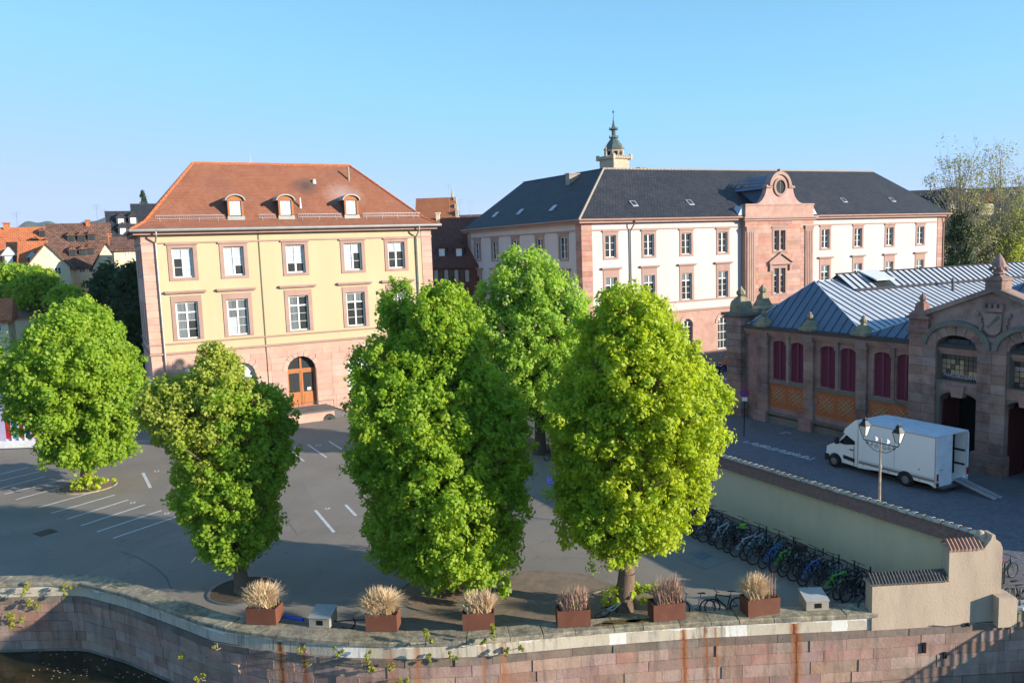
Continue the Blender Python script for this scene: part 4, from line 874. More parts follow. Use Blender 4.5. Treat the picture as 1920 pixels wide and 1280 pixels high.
m = M(); m.fprism(FA, [(PC-1.9, 12.05), (PC+1.9, 12.05), (PC+1.9, 12.2), (PC, 13.25), (PC-1.9, 12.2)], 0, .2); m.fprism(FA, [(PC-2.0, 12.16), (PC, 13.3), (PC+2.0, 12.16), (PC+2.0, 12.36), (PC, 13.5), (PC-2.0, 12.36)], 0, .42); m.fbox(FA, PC-2, PC+2, 11.98, 12.12, 0, .42)
m.fbox(FA, PC-1.85, PC-1.5, 11.2, 11.98, 0, .3); m.fbox(FA, PC+1.5, PC+1.85, 11.2, 11.98, 0, .3); m.build('window_pediment', 'trim_stone', pvo)
for p in (a0+.15, a1-1.55):
    for (z0, z1) in ((7.3, 16.3),): m = M(); m.fbox(FA, p, p+1.4, z0, z1, 0, .14); [m.fbox(FA, p+.14+i*.3, p+.30+i*.3, z0+.3, z1-.2, .14, .19) for i in range(4)]; m.fbox(FA, p-.08, p+1.48, 16.3, 16.55, 0, .22); m.fbox(FA, p-.14, p+1.54, 16.55, 16.75, 0, .3); m.build('pilaster', 'trim_stone', pvo)
m = M(); m.fbox(FA, a0-.3, a1+.3, 17.45, 17.7, -.6, .25); m.fbox(FA, a0-.45, a1+.45, 17.7, 17.95, -.6, .45); m.build('cornice', 'trim_stone', pvo)
m = M(); m.fbox(FA, a0+.02, a1-.02, 17.95, 19.5, -.7, .06); m.fbox(FA, a0-.05, a1+.05, 19.3, 19.48, -.72, .14); m.build('attic_block', 'red_stone', pvo)
# volute gable with the round window
gc = PC; sh = 21.5+1.95; pts = [(gc-4.4, 19.9), (gc+4.4, 19.9)]
rc = [(gc+4.4-2.05*math.sin(t_), 22.85-2.95*math.cos(t_)) for t_ in np.linspace(0, math.pi/2, 9)]
rc = [(gc+4.3-2.05*math.sin(t_), 21.6-2.15*math.cos(t_)) for t_ in np.linspace(0, math.pi/2, 9)]
lc = [(2*gc-a, b) for a, b in rc][::-1]
topa = arc(gc, 21.6, 1.7, 0, math.pi, 16)
outline = [(gc+4.3, 19.4)]+rc+[(gc+2.2, 21.7), (gc+2.2, 21.75)]+topa[1:-1]+[(gc-2.2, 21.75), (gc-2.2, 21.7)]+lc+[(gc-4.3, 19.4)]
outline = outline[::-1]; outline = outline[::-1]
m = M(); m.fprism(FA, outline[::1], -.6, .05); m.build('volute_gable', 'red_stone', pvo)
m = M(); o_ = arc(gc, 21.6, 1.85, 0, math.pi, 16); i_ = arc(gc, 21.6, 1.45, 0, math.pi, 16)
for q in range(16): m.fprism(FA, [o_[q], o_[q+1], i_[q+1], i_[q]], -.7, .25)
m.fbox(FA, gc-2.4, gc-1.4, 21.42, 21.66, -.6, .25); m.fbox(FA, gc+1.4, gc+2.4, 21.42, 21.66, -.6, .25)
m.fprism(FA, [(gc-.2, 23.4), (gc+.2, 23.4), (gc+.1, 23.75), (gc-.1, 23.75)], -.3, .2); m.build('gable_moulding', 'trim_stone', pvo)
m = M(); o_ = arc(gc, 21.55, 1.12, 0, 2*math.pi, 20, 1.15); i_ = arc(gc, 21.55, .8, 0, 2*math.pi, 20, .85)
for q in range(20): m.fprism(FA, [o_[q], o_[q+1], i_[q+1], i_[q]], .05, .22)
m.build('oculus_ring', 'trim_stone', pvo)
m = M(); m.fprism(FA, arc(gc, 21.55, .82, 0, 2*math.pi, 20, .87)[:-1], .05, .07); m.build('oculus_glass', 'pane_dark', pvo)
m = M(); m.fbox(FA, gc-.05, gc+.05, 20.75, 22.35, .07, .1); m.build('oculus_bar', 'iron', pvo)
# zinc roof behind the gable and the two little pieces beside it
m = M(); o_ = arc(gc, 21.4, 1.8, 0, math.pi, 12); vs = [FA.P(a, b, -.6) for a, b in o_]+[FA.P(a, b, -7.5) for a, b in o_]; m.add(vs, [(i, i+1, 14+i-1+0, 13+i) for i in range(12)]); m.fbox(FA, gc-1.75, gc+1.75, 19.5, 21.5, -6, -.65)
m.fprism(FA, [(gc-2.5, 21.35), (gc+2.5, 21.35), (gc+2.1, 21.6), (gc-2.1, 21.6)], -6, -.65)
m.build('gable_roof', 'zinc_blue_shade', pvo)
m = M(); m.fprism(FA, [(a0-.9, 18.0), (a0, 18.0), (a0, 19.3), (a0-.3, 19.0)], -1.6, -.3); m.build('flashing', 'zinc', pvo); m = M(); m.fprism(FA, [(a1, 18.0), (a1+1.1, 18.0), (a1+.1, 19.3), (a1, 19.3)], -1.6, -.3); m.build('flashing', 'zinc', pvo)
# eaves, gutters, downpipes
m = M(); m.box(PX0-.55, YP-.55, 17.55, PX1+.55, YPN-12, 17.82); m.box(PX0-.55, YPN-12, 17.55, PX0+18, YPN+.5, 17.82); m.build('eaves_board', 'trim_stone', wb)
m = M(); m.path([(PX0-.75, YP-.72, 17.9), (PX0+PAV[0]-.5, YP-.72, 17.9)], .12, 8); m.path([(PX0+PAV[1]+.5, YP-.72, 17.9), (PX1+.7, YP-.72, 17.9)], .12, 8); m.path([(PX0-.75, YP-.72, 17.9), (PX0-.75, YPN+.7, 17.9)], .12, 8); m.build('gutter', 'copper_gutter', wb)
for xx, yy in ((PX0+up(1181), YP), (PX1-.25, YP)): m = M(); m.path([(xx+.3, YP-.7, 17.8), (xx+.2, YP-.6, 17.3), (xx, YP-.14, 16.6), (xx, YP-.14, 1)], .075, 8); m.build('downpipe', 'grey_metal' if xx < 100 else 'copper_gutter', wb)
ryp = 84.1; AW = (57.4, ryp, 24.55); AE = (float(ony(1637, 314, ryp)[0]), ryp, 24.85); NW = None
for _i in range(900):
    _x = 50+_i*.02; _p = onx(981, 342, _x); _e = (24.55-17.86)/(57.4-(PX0-.8))
    if _p[2] <= 17.86+(_x-(PX0-.8))*_e: NW = (float(_x), float(_p[1]), float(_p[2])); break
ez = 17.86; e0, e1, s0, s1 = PX0-.8, PX1+.8, YP-.78, YPN+.7
m = M(); m.poly([(e0, s0, ez), (e1, s0, ez), AE, AW]); m.poly([(e0, s1, ez), (e0, s0, ez), AW, NW]); m.poly([(e1, s0, ez), (e1, 93.7, ez), AE]); m.poly([(e1, 93.7, ez), (67, 93.7, ez), AW, AE]); m.poly([(67, 93.7, ez), (67, s1, ez), NW, AW]); m.poly([(67, s1, ez), (e0, s1, ez), NW])
m.poly([(e0, s0, ez-.02), (e0, s1, ez-.02), (67, s1, ez-.02), (67, 93.7, ez-.02), (e1, 93.7, ez-.02), (e1, s0, ez-.02)]); rfp = m.build('roof', 'slate', wb)
def capline(a, b, parent, mt='ridge_tile_mat', st=.55, r_=.14):
    a = Vector(a); b = Vector(b); n_ = int((b-a).length/st); m_ = M()
    for i in range(n_): m_.tube(a+(b-a)*(i/n_), a+(b-a)*((i+.93)/n_), r_*1.1, r_*.9, 6)
    return m_.build('ridge_caps', mt, parent)
capline(AW, AE, rfp); capline(AW, (e0, s0, ez), rfp); capline(AW, NW, rfp, 'slate', .6, .1)
def fz(y): return ez+(y-s0)*(24.6-ez)/(ryp-s0)
for px, py in ((1188.5, 384), (1294, 382), (1582, 377.5), (1673, 376.5)):
    y = s0
    for _ in range(500):
        p = ony(px, py, y)
        if p[2] <= fz(y): break
        y += .02
    sl_ = math.atan2(24.6-ez, ryp-s0); m = M(); m.cbox(p[0], y, p[2]+.12, .75, 1.0, .12, 0, sl_+.12); sk = m.build('skylight', 'zinc', rfp); m = M(); m.cbox(p[0], y-.01, p[2]+.20, .55, .75, .03, 0, sl_+.12); m.build('glass', 'pane_dark', sk)
sxl = math.atan2(24.6-ez, AW[0]-e0)
for px, py in ((929, 404), (975, 399), (1037, 392)):
    x = e0
    for _ in range(500):
        p = onx(px, py, x)
        if p[2] <= ez+(x-e0)*math.tan(sxl): break
        x += .02
    m = M(); m.cbox(x, p[1], p[2]+.12, 1.0, .8, .12, 0, 0, -sxl-.12); m.build('skylight', 'zinc', rfp)
for px, py, w_, h in ((1073, 327, 1.5, .7), (1201, 316, .9, .9)):
    yy = 88.6 if px < 1100 else 85.2; p = ony(px, py, yy); m = M(); m.cbox(p[0], yy, p[2]-1.0, w_, .9, 2.); m.cbox(p[0], yy, p[2]+.05, w_+.2, 1.1, .15); m.build('chimney', 'ridge_tile_mat', rfp)

# ------------------------------------------------------------ market hall
XH = 49.2; YH0 = 50.9; FH = Fr(XH, YH0, -math.pi/2); MC = 29.6; LH = YH0-(2*MC-YH0)
mh = thing('market_hall', (60, 29.6, 0), 'dark sandstone market hall with maroon louvred shutters and zinc hipped roofs', 'building')
def uy(y): return YH0-y
bays = [[(48.08, 46.64), (46.2, 44.78)], [(43.21, 41.75), (41.36, 39.97)], [(38.44, 37.01), (36.6, 35.21)]]
bays += [[(2*MC-b, 2*MC-a) for a, b in bb] for bb in bays]
ops = []; pops = []
for bb in bays:
    for a, b in bb: ops.append((uy(a), uy(b), 3.62, 6.85, .3))
    pops.append((uy(bb[0][0])-.14 if bb[0][0] > bb[1][0] else uy(bb[1][0])-.14, max(uy(bb[0][1]), uy(bb[1][1]))+.14))
m = M(); wallmesh(FH, LH, 0, 7.3, ops+[(uy(35.2), uy(24.0), 0, 7.3)], .3, m); m.build('street_wall', 'dark_sandstone', mh)
m = M(); m.poly([(XH, YH0, 0), (110, YH0, 0), (110, YH0, 7.9), (XH, YH0, 7.9)]); yS = 2*MC-YH0; m.poly([(XH, yS, 0), (110, yS, 0), (110, yS, 7.9), (XH, yS, 7.9)]); m.poly([(110, yS, 0), (110, YH0, 0), (110, YH0, 7.9), (110, yS, 7.9)]); m.build('outer_walls', 'dark_sandstone', mh)
for bb in bays:
    for a, b in bb:
        u0, u1 = uy(a)+.03, uy(b)-.03; uc = (u0+u1)/2; hw = (u1-u0)/2
        m = M(); m.fbox(FH, u0, u0+.09, 3.62, 6.55, -.2, -.1); m.fbox(FH, u1-.09, u1, 3.62, 6.55, -.2, -.1); m.fbox(FH, uc-.1, uc+.1, 3.62, 6.8, -.2, -.07)
        m.fbox(FH, u0+.09, u1-.09, 3.62, 3.74, -.2, -.1); so_ = m.build('shutter', 'shutter_red', mh)
        m = M(); m.fprism(FH, [(u0, 3.62), (u1, 3.62)]+arc(uc, 6.52, hw, 0, math.pi, 8, .3), -.27, -.23); m.build('backing', 'dark_inside', so_)
        m = M(); zz_ = 3.8
        while zz_ < 6.72:
            w_ = hw if zz_ < 6.5 else hw*math.sqrt(max(0.01, 1-((zz_-6.5)/.33)**2))
            for q0, q1 in ((uc-w_+.08, uc-.1), (uc+.1, uc+w_-.08)):
                if q1-q0 > .05: m.add([FH.P(q0, zz_, -.11), FH.P(q1, zz_, -.11), FH.P(q1, zz_+.09, -.2), FH.P(q0, zz_+.09, -.2), FH.P(q0, zz_-.02, -.11), FH.P(q1, zz_-.02, -.11)], [(0, 1, 2, 3), (4, 5, 1, 0)])
            zz_ += .125
        m.build('louvre_slats', 'shutter_red', so_, kind='stuff')
    # brick panel with raised pale lattice
    u0, u1 = min(uy(bb[0][0]), uy(bb[1][0]))-.28, max(uy(bb[0][1]), uy(bb[1][1]))+.28
    m = M(); m.fbox(FH, u0, u1, 1.35, 3.3, -.05, .035); po = m.build('brick_panel', 'brick_orange', mh)
    m = M(); m.fbox(FH, u0-.02, u1+.02, 3.3, 3.55, -.05, .14); m.build('sill', 'grey_stone', mh)
    for h in (0, 1):
        c0 = u0+.28+h*(u1-u0)/2-(h*.12); c1 = c0+(u1-u0)/2-.5; m = M()
        cc = (c0+c1)/2; zc = 2.36; hw = (c1-c0)/2; hh = .62
        for sg in (-1, 1):
            for off in (-.34, 0, .34):
                n_ = 9
                for i in range(n_):
                    f0 = -1+2*i/n_; f1 = f0+2/n_*.86; x0_, x1_ = cc+f0*hw, cc+f1*hw; z0_ = zc+sg*f0*hh*.9+off; z1_ = zc+sg*f1*hh*.9+off
                    if max(z0_, z1_) > 3.05 or min(z0_, z1_) < 1.68: continue
                    m.fprism(FH, [(x0_, z0_-.035), (x1_, z1_-.035), (x1_, z1_+.035), (x0_, z0_+.035)], .03, .062+.01*(sg > 0))
        m.build('brick_lattice', 'lattice_pale', po, kind='stuff')
# low stone bench course and pilasters made of single blocks
def blocks(F, parent, u0, u1, z0, z1, w0, w1, h=.6, n_=1, mt='dark_sandstone', bev=.02):
    z = z0
    while z < z1-.05:
        e = min(z1, z+h*ru(.9, 1.1)); e = z1 if z1-e < .2 else e
        for i in range(n_): fpiece('stone_block', F, parent, u0+(u1-u0)*i/n_+.006, u0+(u1-u0)*(i+1)/n_-.006, z+.008, e-.008, w0, w1+ru(-.008, .008), mt, bev)
        z = e
pil = [(49.57, 48.43), (44.67, 43.72), (39.76, 38.89)]; pil += [(2*MC-b, 2*MC-a) for a, b in pil]
for i, (a, b) in enumerate(pil):
    blocks(FH, mh, uy(a), uy(b), .95, 6.95, -.05, .24, .75, 1); blocks(FH, mh, uy(a)-.14, uy(b)+.14, 0, .95, -.05, .62, .5, 1)
    m = M(); m.fbox(FH, uy(a)-.08, uy(b)+.08, 6.95, 7.12, -.05, .33); m.fbox(FH, uy(a)-.02, uy(b)+.02, 7.12, 7.9, -.05, .36); m.build('pilaster_capital', 'dark_sandstone', mh)
    uc = (uy(a)+uy(b))/2; c = FH.P(uc, 7.95, .05); m = M(); m.lathe(c, [(.85, 0), (.85, .2), (.62, .3), (.48, .62), (.2, .8), (.16, .86)], 4, True)
    m.lathe((c[0], c[1], c[2]+.84), [(.1, 0), (.23, .12), (.24, .28), (.12, .42), (.16, .47), (.03, .62)], 8); m.build('finial', 'lichen_stone', mh, smooth=False)
for bb in bays:
    a, b = max(bb[0][0], bb[1][0]), min(bb[0][1], bb[1][1]); m = M(); m.fbox(FH, uy(a)-.3, uy(b)+.3, .0, .55, 0, .3); m.fbox(FH, uy(a)-.3, uy(b)+.3, .78, .9, -.05, .42); m.build('stone_bench', 'grey_stone', mh)
    cs = [(uy(a)+uy(b))/2]
    for q in cs: m = M(); m.fbox(FH, q-.14, q+.14, 3.55, 6.6, -.02, .10); m.fbox(FH, q-.18, q+.18, 6.6, 7.25, -.02, .2); m.build('mullion_pier', 'dark_sandstone', mh)
m = M(); m.fbox(FH, -.1, LH+.1, 7.24, 7.46, -.1, .2); m.fbox(FH, -.15, LH+.15, 7.46, 7.66, -.1, .34); m.build('cornice', 'dark_sandstone', mh)
m = M(); m.fbox(FH, -.1, LH+.1, 7.7, 7.95, -.05, .30); m.fbox(FH, -.1, LH+.1, 7.66, 7.70, -.05, .42); m.fbox(FH, -.1, LH+.1, 7.7, 7.84, .38, .42); m.build('gutter', 'zinc_dark', mh)
# portal
FO = Fr(XH-.45, YH0, -math.pi/2); po = thing('x', (0, 0, 0), 'x', 'x'); bpy.data.objects.remove(po)
m = M(); sides = [(35.25, 33.3), (30.5, 28.7), (25.9, 23.95)]
gl_, gr_ = uy(35.3), uy(23.9); gcen = uy(MC)
wo_ = [(uy(33.3), uy(30.6), 5.55, 8.55, .75), (uy(28.6), uy(25.9), 5.55, 8.55, .75)]; do_ = [(uy(33.05), uy(30.45), 0, 4.85, .55), (uy(28.75), uy(26.15), 0, 4.85, .55)]
Fg = Fr(XH-.45, 35.3, -math.pi/2); o2 = [(a-gl_, b-gl_, c, d, r) for a, b, c, d, r in wo_+do_]
wallmesh(Fg, gr_-gl_, 0, 9.0, o2, .9, m); portal = m.build('portal', 'dark_sandstone_joint', mh)
m = M(); m.fprism(FO, [(gl_, 9.0), (gr_, 9.0), (gr_, 9.3), (gcen, 11.55), (gl_, 9.3)], -.9, 0.); m.build('gable_wall', 'dark_sandstone', mh)
m = M()
for sgn in (-1, 1):
    e = gl_ if sgn < 0 else gr_; pts = [(e-sgn*.2, 9.35), (gcen, 11.42), (gcen, 11.72), (e-sgn*.2, 9.68)]
    if sgn > 0: pts = pts[::-1]
    m.fprism(FO, pts[::-1], -.9, .3)
m.build('raking_cornice', 'dark_sandstone', mh)
for a, b in sides:       # piers, block by block
    wide = 3 if a in (30.5,) else 2
    blocks(FO, mh, uy(a), uy(b), 1.3, 8.6, -.3, .14, .62, 2); blocks(FO, mh, uy(a)-.14, uy(b)+.14, 0, 1.3, -.3, .42, .45, 2)
for k, (a, b) in enumerate(sides):
    if k == 1: continue
    m = M(); m.fbox(FO, uy(a)-.12, uy(b)-.35 if k == 0 else uy(b)+.12, 8.6, 8.85, -.6, .35); m.fbox(FO, uy(a)+.05 if k == 0 else uy(a)+.5, uy(b)-.5 if k == 0 else uy(b)-.05, 8.85, 9.5, -.9, .25); q = (uy(a)+uy(b))/2-(.2 if k == 0 else -.2)
    m.fbox(FO, q-.85, q+.85, 9.5, 9.68, -.9, .5); c = FO.P(q, 9.68, -.1); m.lathe(c, [(.8, 0), (.8, .18), (.5, .35), (.42, .8), (.2, .95)], 4, True); m.lathe((c[0], c[1], c[2]+.93), [(.1, 0), (.24, .13), (.22, .3), (.1, .42), (.02, .6)], 8); m.build('corner_pinnacle', 'dark_sandstone', mh)
# voussoirs of the two great arches
for a, b, c, d, r in wo_:
    cu = (a+b)/2; hw = (b-a)/2
    for i in range(8):
        t0, t1 = math.pi*i/8+.01, math.pi*(i+1)/8-.01; z0 = d-r
        f = lambda t_, k: (cu+(hw+k)*math.cos(t_), z0+(r+k)*math.sin(t_))
        m = M(); m.fprism(FO, [f(t0, 0), f(t0, .62), f(t1, .62), f(t1, 0)], -.5, .1); m.build('arch_stone', 'dark_sandstone', mh)
    m = M(); o_ = [f(math.pi*i/16, .95) for i in range(17)]; i_ = [f(math.pi*i/16, .62) for i in range(17)]
    for q in range(16): m.fprism(FO, [o_[q], o_[q+1], i_[q+1], i_[q]], -.1, .3)
    m.build('hood_mould', 'grey_stone', mh)
for a, b, c, d, r in do_:
    m = M(); m.fbox(FO, a+.02, b-.02, 4.87, 5.5, -.6, .03); m.fprism(FO, [((a+b)/2-.35, 4.55), ((a+b)/2+.35, 4.55), ((a+b)/2+.5, 5.3), ((a+b)/2-.5, 5.3)], -.3, .22); m.build('door_lintel', 'dark_sandstone', mh)
    m = M(); m.fbox(FO, a-.3, b+.3, -.0, 5.2, -3.2, -3.1); m.fbox(FO, a-.6, a-.3, 0, 5.2, -3.1, -.9); m.fbox(FO, b+.3, b+.6, 0, 5.2, -3.1, -.9); m.fbox(FO, a-.3, b+.3, 5.0, 5.2, -3.1, -.9); m.build('dark_lobby', 'dark_inside', mh)
    m = M(); m.fbox(FO, a, a+.09, 0, 4.2, -2.0, -.3); m.build('open_door_leaf', 'inside_red', mh)
    m = M(); m.fbox(FO, a+1.1, a+1.8, .1, 2.6, -2.9, -2.8); m.build('glass_door', 'pane_dark', mh)
    for zq_, uq in ((2.25, 1.2), (1.7, 1.25), (1.2, 1.15)): m = M(); m.fbox(FO, a+uq, a+uq+.34, zq_, zq_+.36, -2.8, -2.78); m.build('poster', 'blind_white' if zq_ > 2 else 'cyan_paint', mh)
# leaded glazing of the portal windows
for k, (a, b, c, d, r) in enumerate(wo_):
    m = M(); m.fprism(FO, [(a, c), (b, c)]+arc((a+b)/2, d-r, (b-a)/2, 0, math.pi, 10, r), -.62, -.58); gl_o = m.build('portal_window', 'dark_inside', mh); nx, nz = 9, 9
    for i in range(nx):
        for j in range(nz):
            p, q = a+(b-a)*i/nx, a+(b-a)*(i+1)/nx; s_, t_ = c+(d-c)*j/nz, c+(d-c)*(j+1)/nz
            uu = abs((p+q)/2-(a+b)/2)/((b-a)/2)+.06
            if t_ > d-r+r*math.sqrt(max(0, 1-min(1, uu)**2)): continue
            fpiece('leaded_pane', FO, gl_o, p+.02, q-.02, s_+.02, t_-.02, -.58-ru(0, .004), -.57, 'pane_warm' if (j in (1, 2, 3) and (i*7+j*5) % 4 != 0 and (i < 5 or j == 1)) else 'pane_hall')
# lettering glimpsed behind the lowest panes
def letters(txt, F, u, z, w, size, mt, parent, name='lettering'):
    cu_ = bpy.data.curves.new(name, 'FONT'); cu_.body = txt; cu_.size = size; cu_.extrude = .004; cu_.align_x = 'LEFT'
    o_ = bpy.data.objects.new(name, cu_); COL.objects.link(o_); bpy.context.view_layer.update()
    me_ = bpy.data.meshes.new_from_object(o_.evaluated_get(bpy.context.evaluated_depsgraph_get())); bpy.data.objects.remove(o_); me_.materials.clear(); me_.materials.append(MATS[mt])
    p = F.P(u, z, w); q = bpy.data.objects.new(name, me_); COL.objects.link(q); q.parent = parent; q.location = Vector(p)-(oloc(parent) if parent else Vector()); q.rotation_euler = (math.pi/2, 0, F.a); return q
letters('MARCHE COUVERT', FO, wo_[0][0]+.12, 5.72, -.562, .30, 'lilac_paint', mh); letters('MARCHE', FO, wo_[1][0]+.12, 6.6, -.562, .34, 'lilac_paint', mh)
# coat of arms over the centre pier: mural crown, shield, garland
m = M(); sc0 = FO.P(gcen, 9.7, .12); sh_ = [(gcen-.55, 10.1), (gcen-.5, 9.2)]+[(gcen+.5*math.cos(t_), 9.2+.45*math.sin(t_)) for t_ in np.linspace(math.pi, 2*math.pi, 8)][1:-1]+[(gcen+.5, 9.2), (gcen+.55, 10.1)]
m.fprism(FO, sh_, 0, .16); arms = m.build('coat_of_arms', 'dark_sandstone', mh)
m = M(); m.fbox(FO, gcen-.62, gcen+.62, 10.2, 10.42, 0, .26)
for i in range(4): m.fbox(FO, gcen-.62+i*.35, gcen-.42+i*.35, 10.42, 10.66, 0, .26)
m.build('mural_crown', 'dark_sandstone', mh)
m = M()
for sgn in (-1, 1):
    for i in range(12): t_ = i/11; a_ = FO.P(gcen+sgn*(1.0-.25*math.sin(t_*3)+.05*math.sin(i*2.1)), 10.05-t_*1.6, .1); m.lathe((a_[0], a_[1], a_[2]-.09), [(.02, 0), (.13, .06), (.12, .14), (.02, .2)], 6)
for i in range(9): t_ = math.pi*(1+i/8); a_ = FO.P(gcen+.8*math.cos(t_), 8.9+.55*math.sin(t_), .12); m.lathe((a_[0], a_[1], a_[2]-.09), [(.02, 0), (.12, .06), (.12, .14), (.02, .2)], 6)
m.build('garland', 'dark_sandstone', mh)
m = M(); m.fprism(FO, [(gcen-.4, 9.25), (gcen-.28, 9.15), (gcen+.42, 9.85), (gcen+.3, 9.95)], .16, .2); m.build('shield_bend', 'grey_stone', mh)
# artichoke finial on the portal apex
c = FO.P(gcen, 11.55, -.3); m = M(); m.lathe(c, [(.72, 0), (.72, .5), (.84, .55), (.84, .65), (.5, .78), (.28, .9)], 4, True); m.lathe((c[0], c[1], c[2]+.88), [(.26, 0), (.42, .08), (.32, .2), (.26, .28), (.38, .45), (.38, .68), (.26, .95), (.1, 1.2), (.02, 1.3)], 10)
for i in range(8): t_ = i*math.pi/4; m.lathe((c[0]+.46*math.cos(t_), c[1]+.46*math.sin(t_), c[2]+1.12), [(.03, 0), (.12, .08), (.09, .2), (.02, .26)], 5)
m.build('apex_finial', 'dark_sandstone', mh)
# zinc roofs: every tray between two standing seams is its own sheet
ZG = 7.98; XR0 = XH-.02
def seamed(quad, mt, parent, name='zinc_sheet', sw=.017):
    v = [Vector(p) for p in quad]; nn = (v[1]-v[0]).cross(v[2]-v[0]).normalized(); nn = nn if nn.z > 0 else -nn
    lo = [p-nn*.03 for p in v]; m_ = M().add(v+lo, [(0, 1, 2, 3), (7, 6, 5, 4), (0, 4, 5, 1), (1, 5, 6, 2), (2, 6, 7, 3), (3, 7, 4, 0)])
    a, b = v[1], v[2]; d = (v[0]-v[1]).normalized()*sw       # raised seam along edge 1-2
    m_.k = 1
    m_.add([a-d+nn*.0, a+d, b+d, b-d, a-d+nn*.07, a+d+nn*.07, b+d+nn*.07, b-d+nn*.07], [(4, 5, 6, 7), (0, 1, 5, 4), (2, 3, 7, 6), (1, 2, 6, 5), (3, 0, 4, 7)])
    return m_.build(name, [mt, 'zinc_dark' if sw > .05 else 'grey_metal'], parent)
def hallroof(yN, yS, yr, xa, za, far=112, near=80, lantern=None, vis=True):
    top_ = (xa, yr, za); kx = (za-ZG)/(xa-XR0); kyS = (za-ZG)/(yr-yS); kyN = (za-ZG)/(yN-yr); st = .76
    r_ = M(); r_.poly([(XR0, yS, ZG-.05), (far, yS, ZG-.05), (far, yr, za-.05), (xa, yr, za-.05)]); r_.poly([(far, yN, ZG-.05), (XR0, yN, ZG-.05), (xa, yr, za-.05), (far, yr, za-.05)]); r_.poly([(XR0, yN, ZG-.05), (XR0, yS, ZG-.05), (xa, yr, za-.05)])
    r = r_.build('roof', 'zinc_blue_shade', mh)
    if not vis: return r
    x = XR0
    while x < near:
        x2 = x+st
        f = lambda q: min(yr, yS+(q-XR0)/(xa-XR0)*(yr-yS)); a, b = f(x), f(x2)
        P_ = lambda q, yy: (q, yy, ZG+(yy-yS)*kyS)
        seamed([P_(x, yS), P_(x2, yS), P_(x2, b), P_(x, a)], 'zinc', r); x = x2
    y = yS
    while y < yN-.02:
        y2 = min(yN, y+st)
        f = lambda q: XR0+(xa-XR0)*min((q-yS)/(yr-yS), (yN-q)/(yN-yr)); a, b = max(XR0+.01, f(y)), max(XR0+.01, f(y2)); P_ = lambda xx, q: (xx, q, ZG+(xx-XR0)*kx)
        seamed([P_(XR0, y), P_(XR0, y2), P_(b, y2), P_(a, y)], 'zinc_blue_shade', r); y = y2  # west hip: its shade is carried by the darker sheet colour
    m_ = M(); m_.path([(XR0, yS, ZG+.02), top_], .05, 5); m_.path([(XR0, yN, ZG+.02), top_], .05, 5); m_.path([top_, (far, yr, za)], .06, 5); m_.build('ridge_flashing', 'zinc', r)
    return r
AP1 = onx(1527, 527, 52.6); r1 = hallroof(50.9, 39.2, float(AP1[1]), 52.6, float(AP1[2]))
AP2x = 54.2; r2 = hallroof(39.2, 2*MC-39.2, MC, AP2x, 12.15)
hallroof(2*MC-39.2, 2*MC-50.9, 2*MC-46.9, 52.6, 11.55, vis=False)
def lantern(xw, yr, zr, hy, ze, far, near, nm):
    r = M(); r.poly([(xw, yr-hy+.12, ze-.6), (far, yr-hy+.12, ze-.6), (far, yr-hy+.12, ze-.06), (xw, yr-hy+.12, ze-.06)]); r.poly([(xw, yr+hy-.12, ze-.6), (far, yr+hy-.12, ze-.6), (far, yr+hy-.12, ze-.06), (xw, yr+hy-.12, ze-.06)]); r.poly([(xw, yr-hy+.12, ze-1.6), (xw, yr+hy-.12, ze-1.6), (xw, yr+hy-.12, ze-.06), (xw, yr, zr-.1), (xw, yr-hy+.12, ze-.06)])
    r.poly([(xw-.2, yr-hy, ze-.06), (far, yr-hy, ze-.06), (far, yr, zr-.06), (xw-.2, yr, zr-.06)]); r.poly([(far, yr+hy, ze-.06), (xw-.2, yr+hy, ze-.06), (xw-.2, yr, zr-.06), (far, yr, zr-.06)]); L_ = r.build('roof_lantern', 'zinc_dark', mh)
    x = xw-.2
    while x < near:
        x2 = x+.76
        if not (nm and 57.9 < x < 60.0): seamed([(x+.02, yr-hy, ze), (x2, yr-hy, ze), (x2, yr, zr), (x+.02, yr, zr)], 'zinc', L_, 'lantern_sheet', .075)
        x = x2
    m_ = M(); m_.tube((xw-.25, yr-hy-.05, ze-.05), (far, yr-hy-.05, ze-.05), .17, None, 6); m_.tube((xw-.25, yr, zr+.03), (far, yr, zr+.03), .07, None, 6); m_.tube((xw-.22, yr-hy, ze), (xw-.22, yr, zr+.03), .06, None, 5); m_.build('lantern_trim', 'zinc_dark', L_)
    if nm:
        m_ = M(); sl_ = math.atan2(zr-ze, hy); m_.cbox(59.2, yr-hy*.5+.2, (ze+zr)/2+.42, 2.3, 2.1, .1, 0, sl_-.22); m_.build('open_skylight', 'lamp_glass', L_)
        m_ = M(); m_.cbox(59.2, yr-hy*.5, (ze+zr)/2+.02, 2.2, 2.0, .06, 0, sl_); m_.build('skylight_opening', 'pane_dark', L_)
LW = onx(1571, 514, 55.4); EA = onx(1605, 548, 55.4)
lantern(55.4, float(LW[1]), float(LW[2]), float(LW[1]-EA[1])+.05, float(EA[2])+.2, 110, 84, True)
lantern(60.5, MC, 12.75, 1.95, 11.45, 110, 70, False)
p = onx(1786, 550, 58); m = M(); yy = float(AP1[1])-3
for _ in range(600):
    p = ony(1786.5, 550, yy); zr_ = ZG+(yy-39.2)*(float(AP1[2])-ZG)/(float(AP1[1])-39.2)
    if p[2] <= zr_: break
    yy += .01
m.tube((p[0], yy, p[2]-.1), (p[0], yy, p[2]+1.05), .13, None, 8); m.tube((p[0], yy, p[2]+1.05), (p[0], yy, p[2]+1.35), .19, .1, 8); m.build('roof_flue', 'grey_metal', mh)
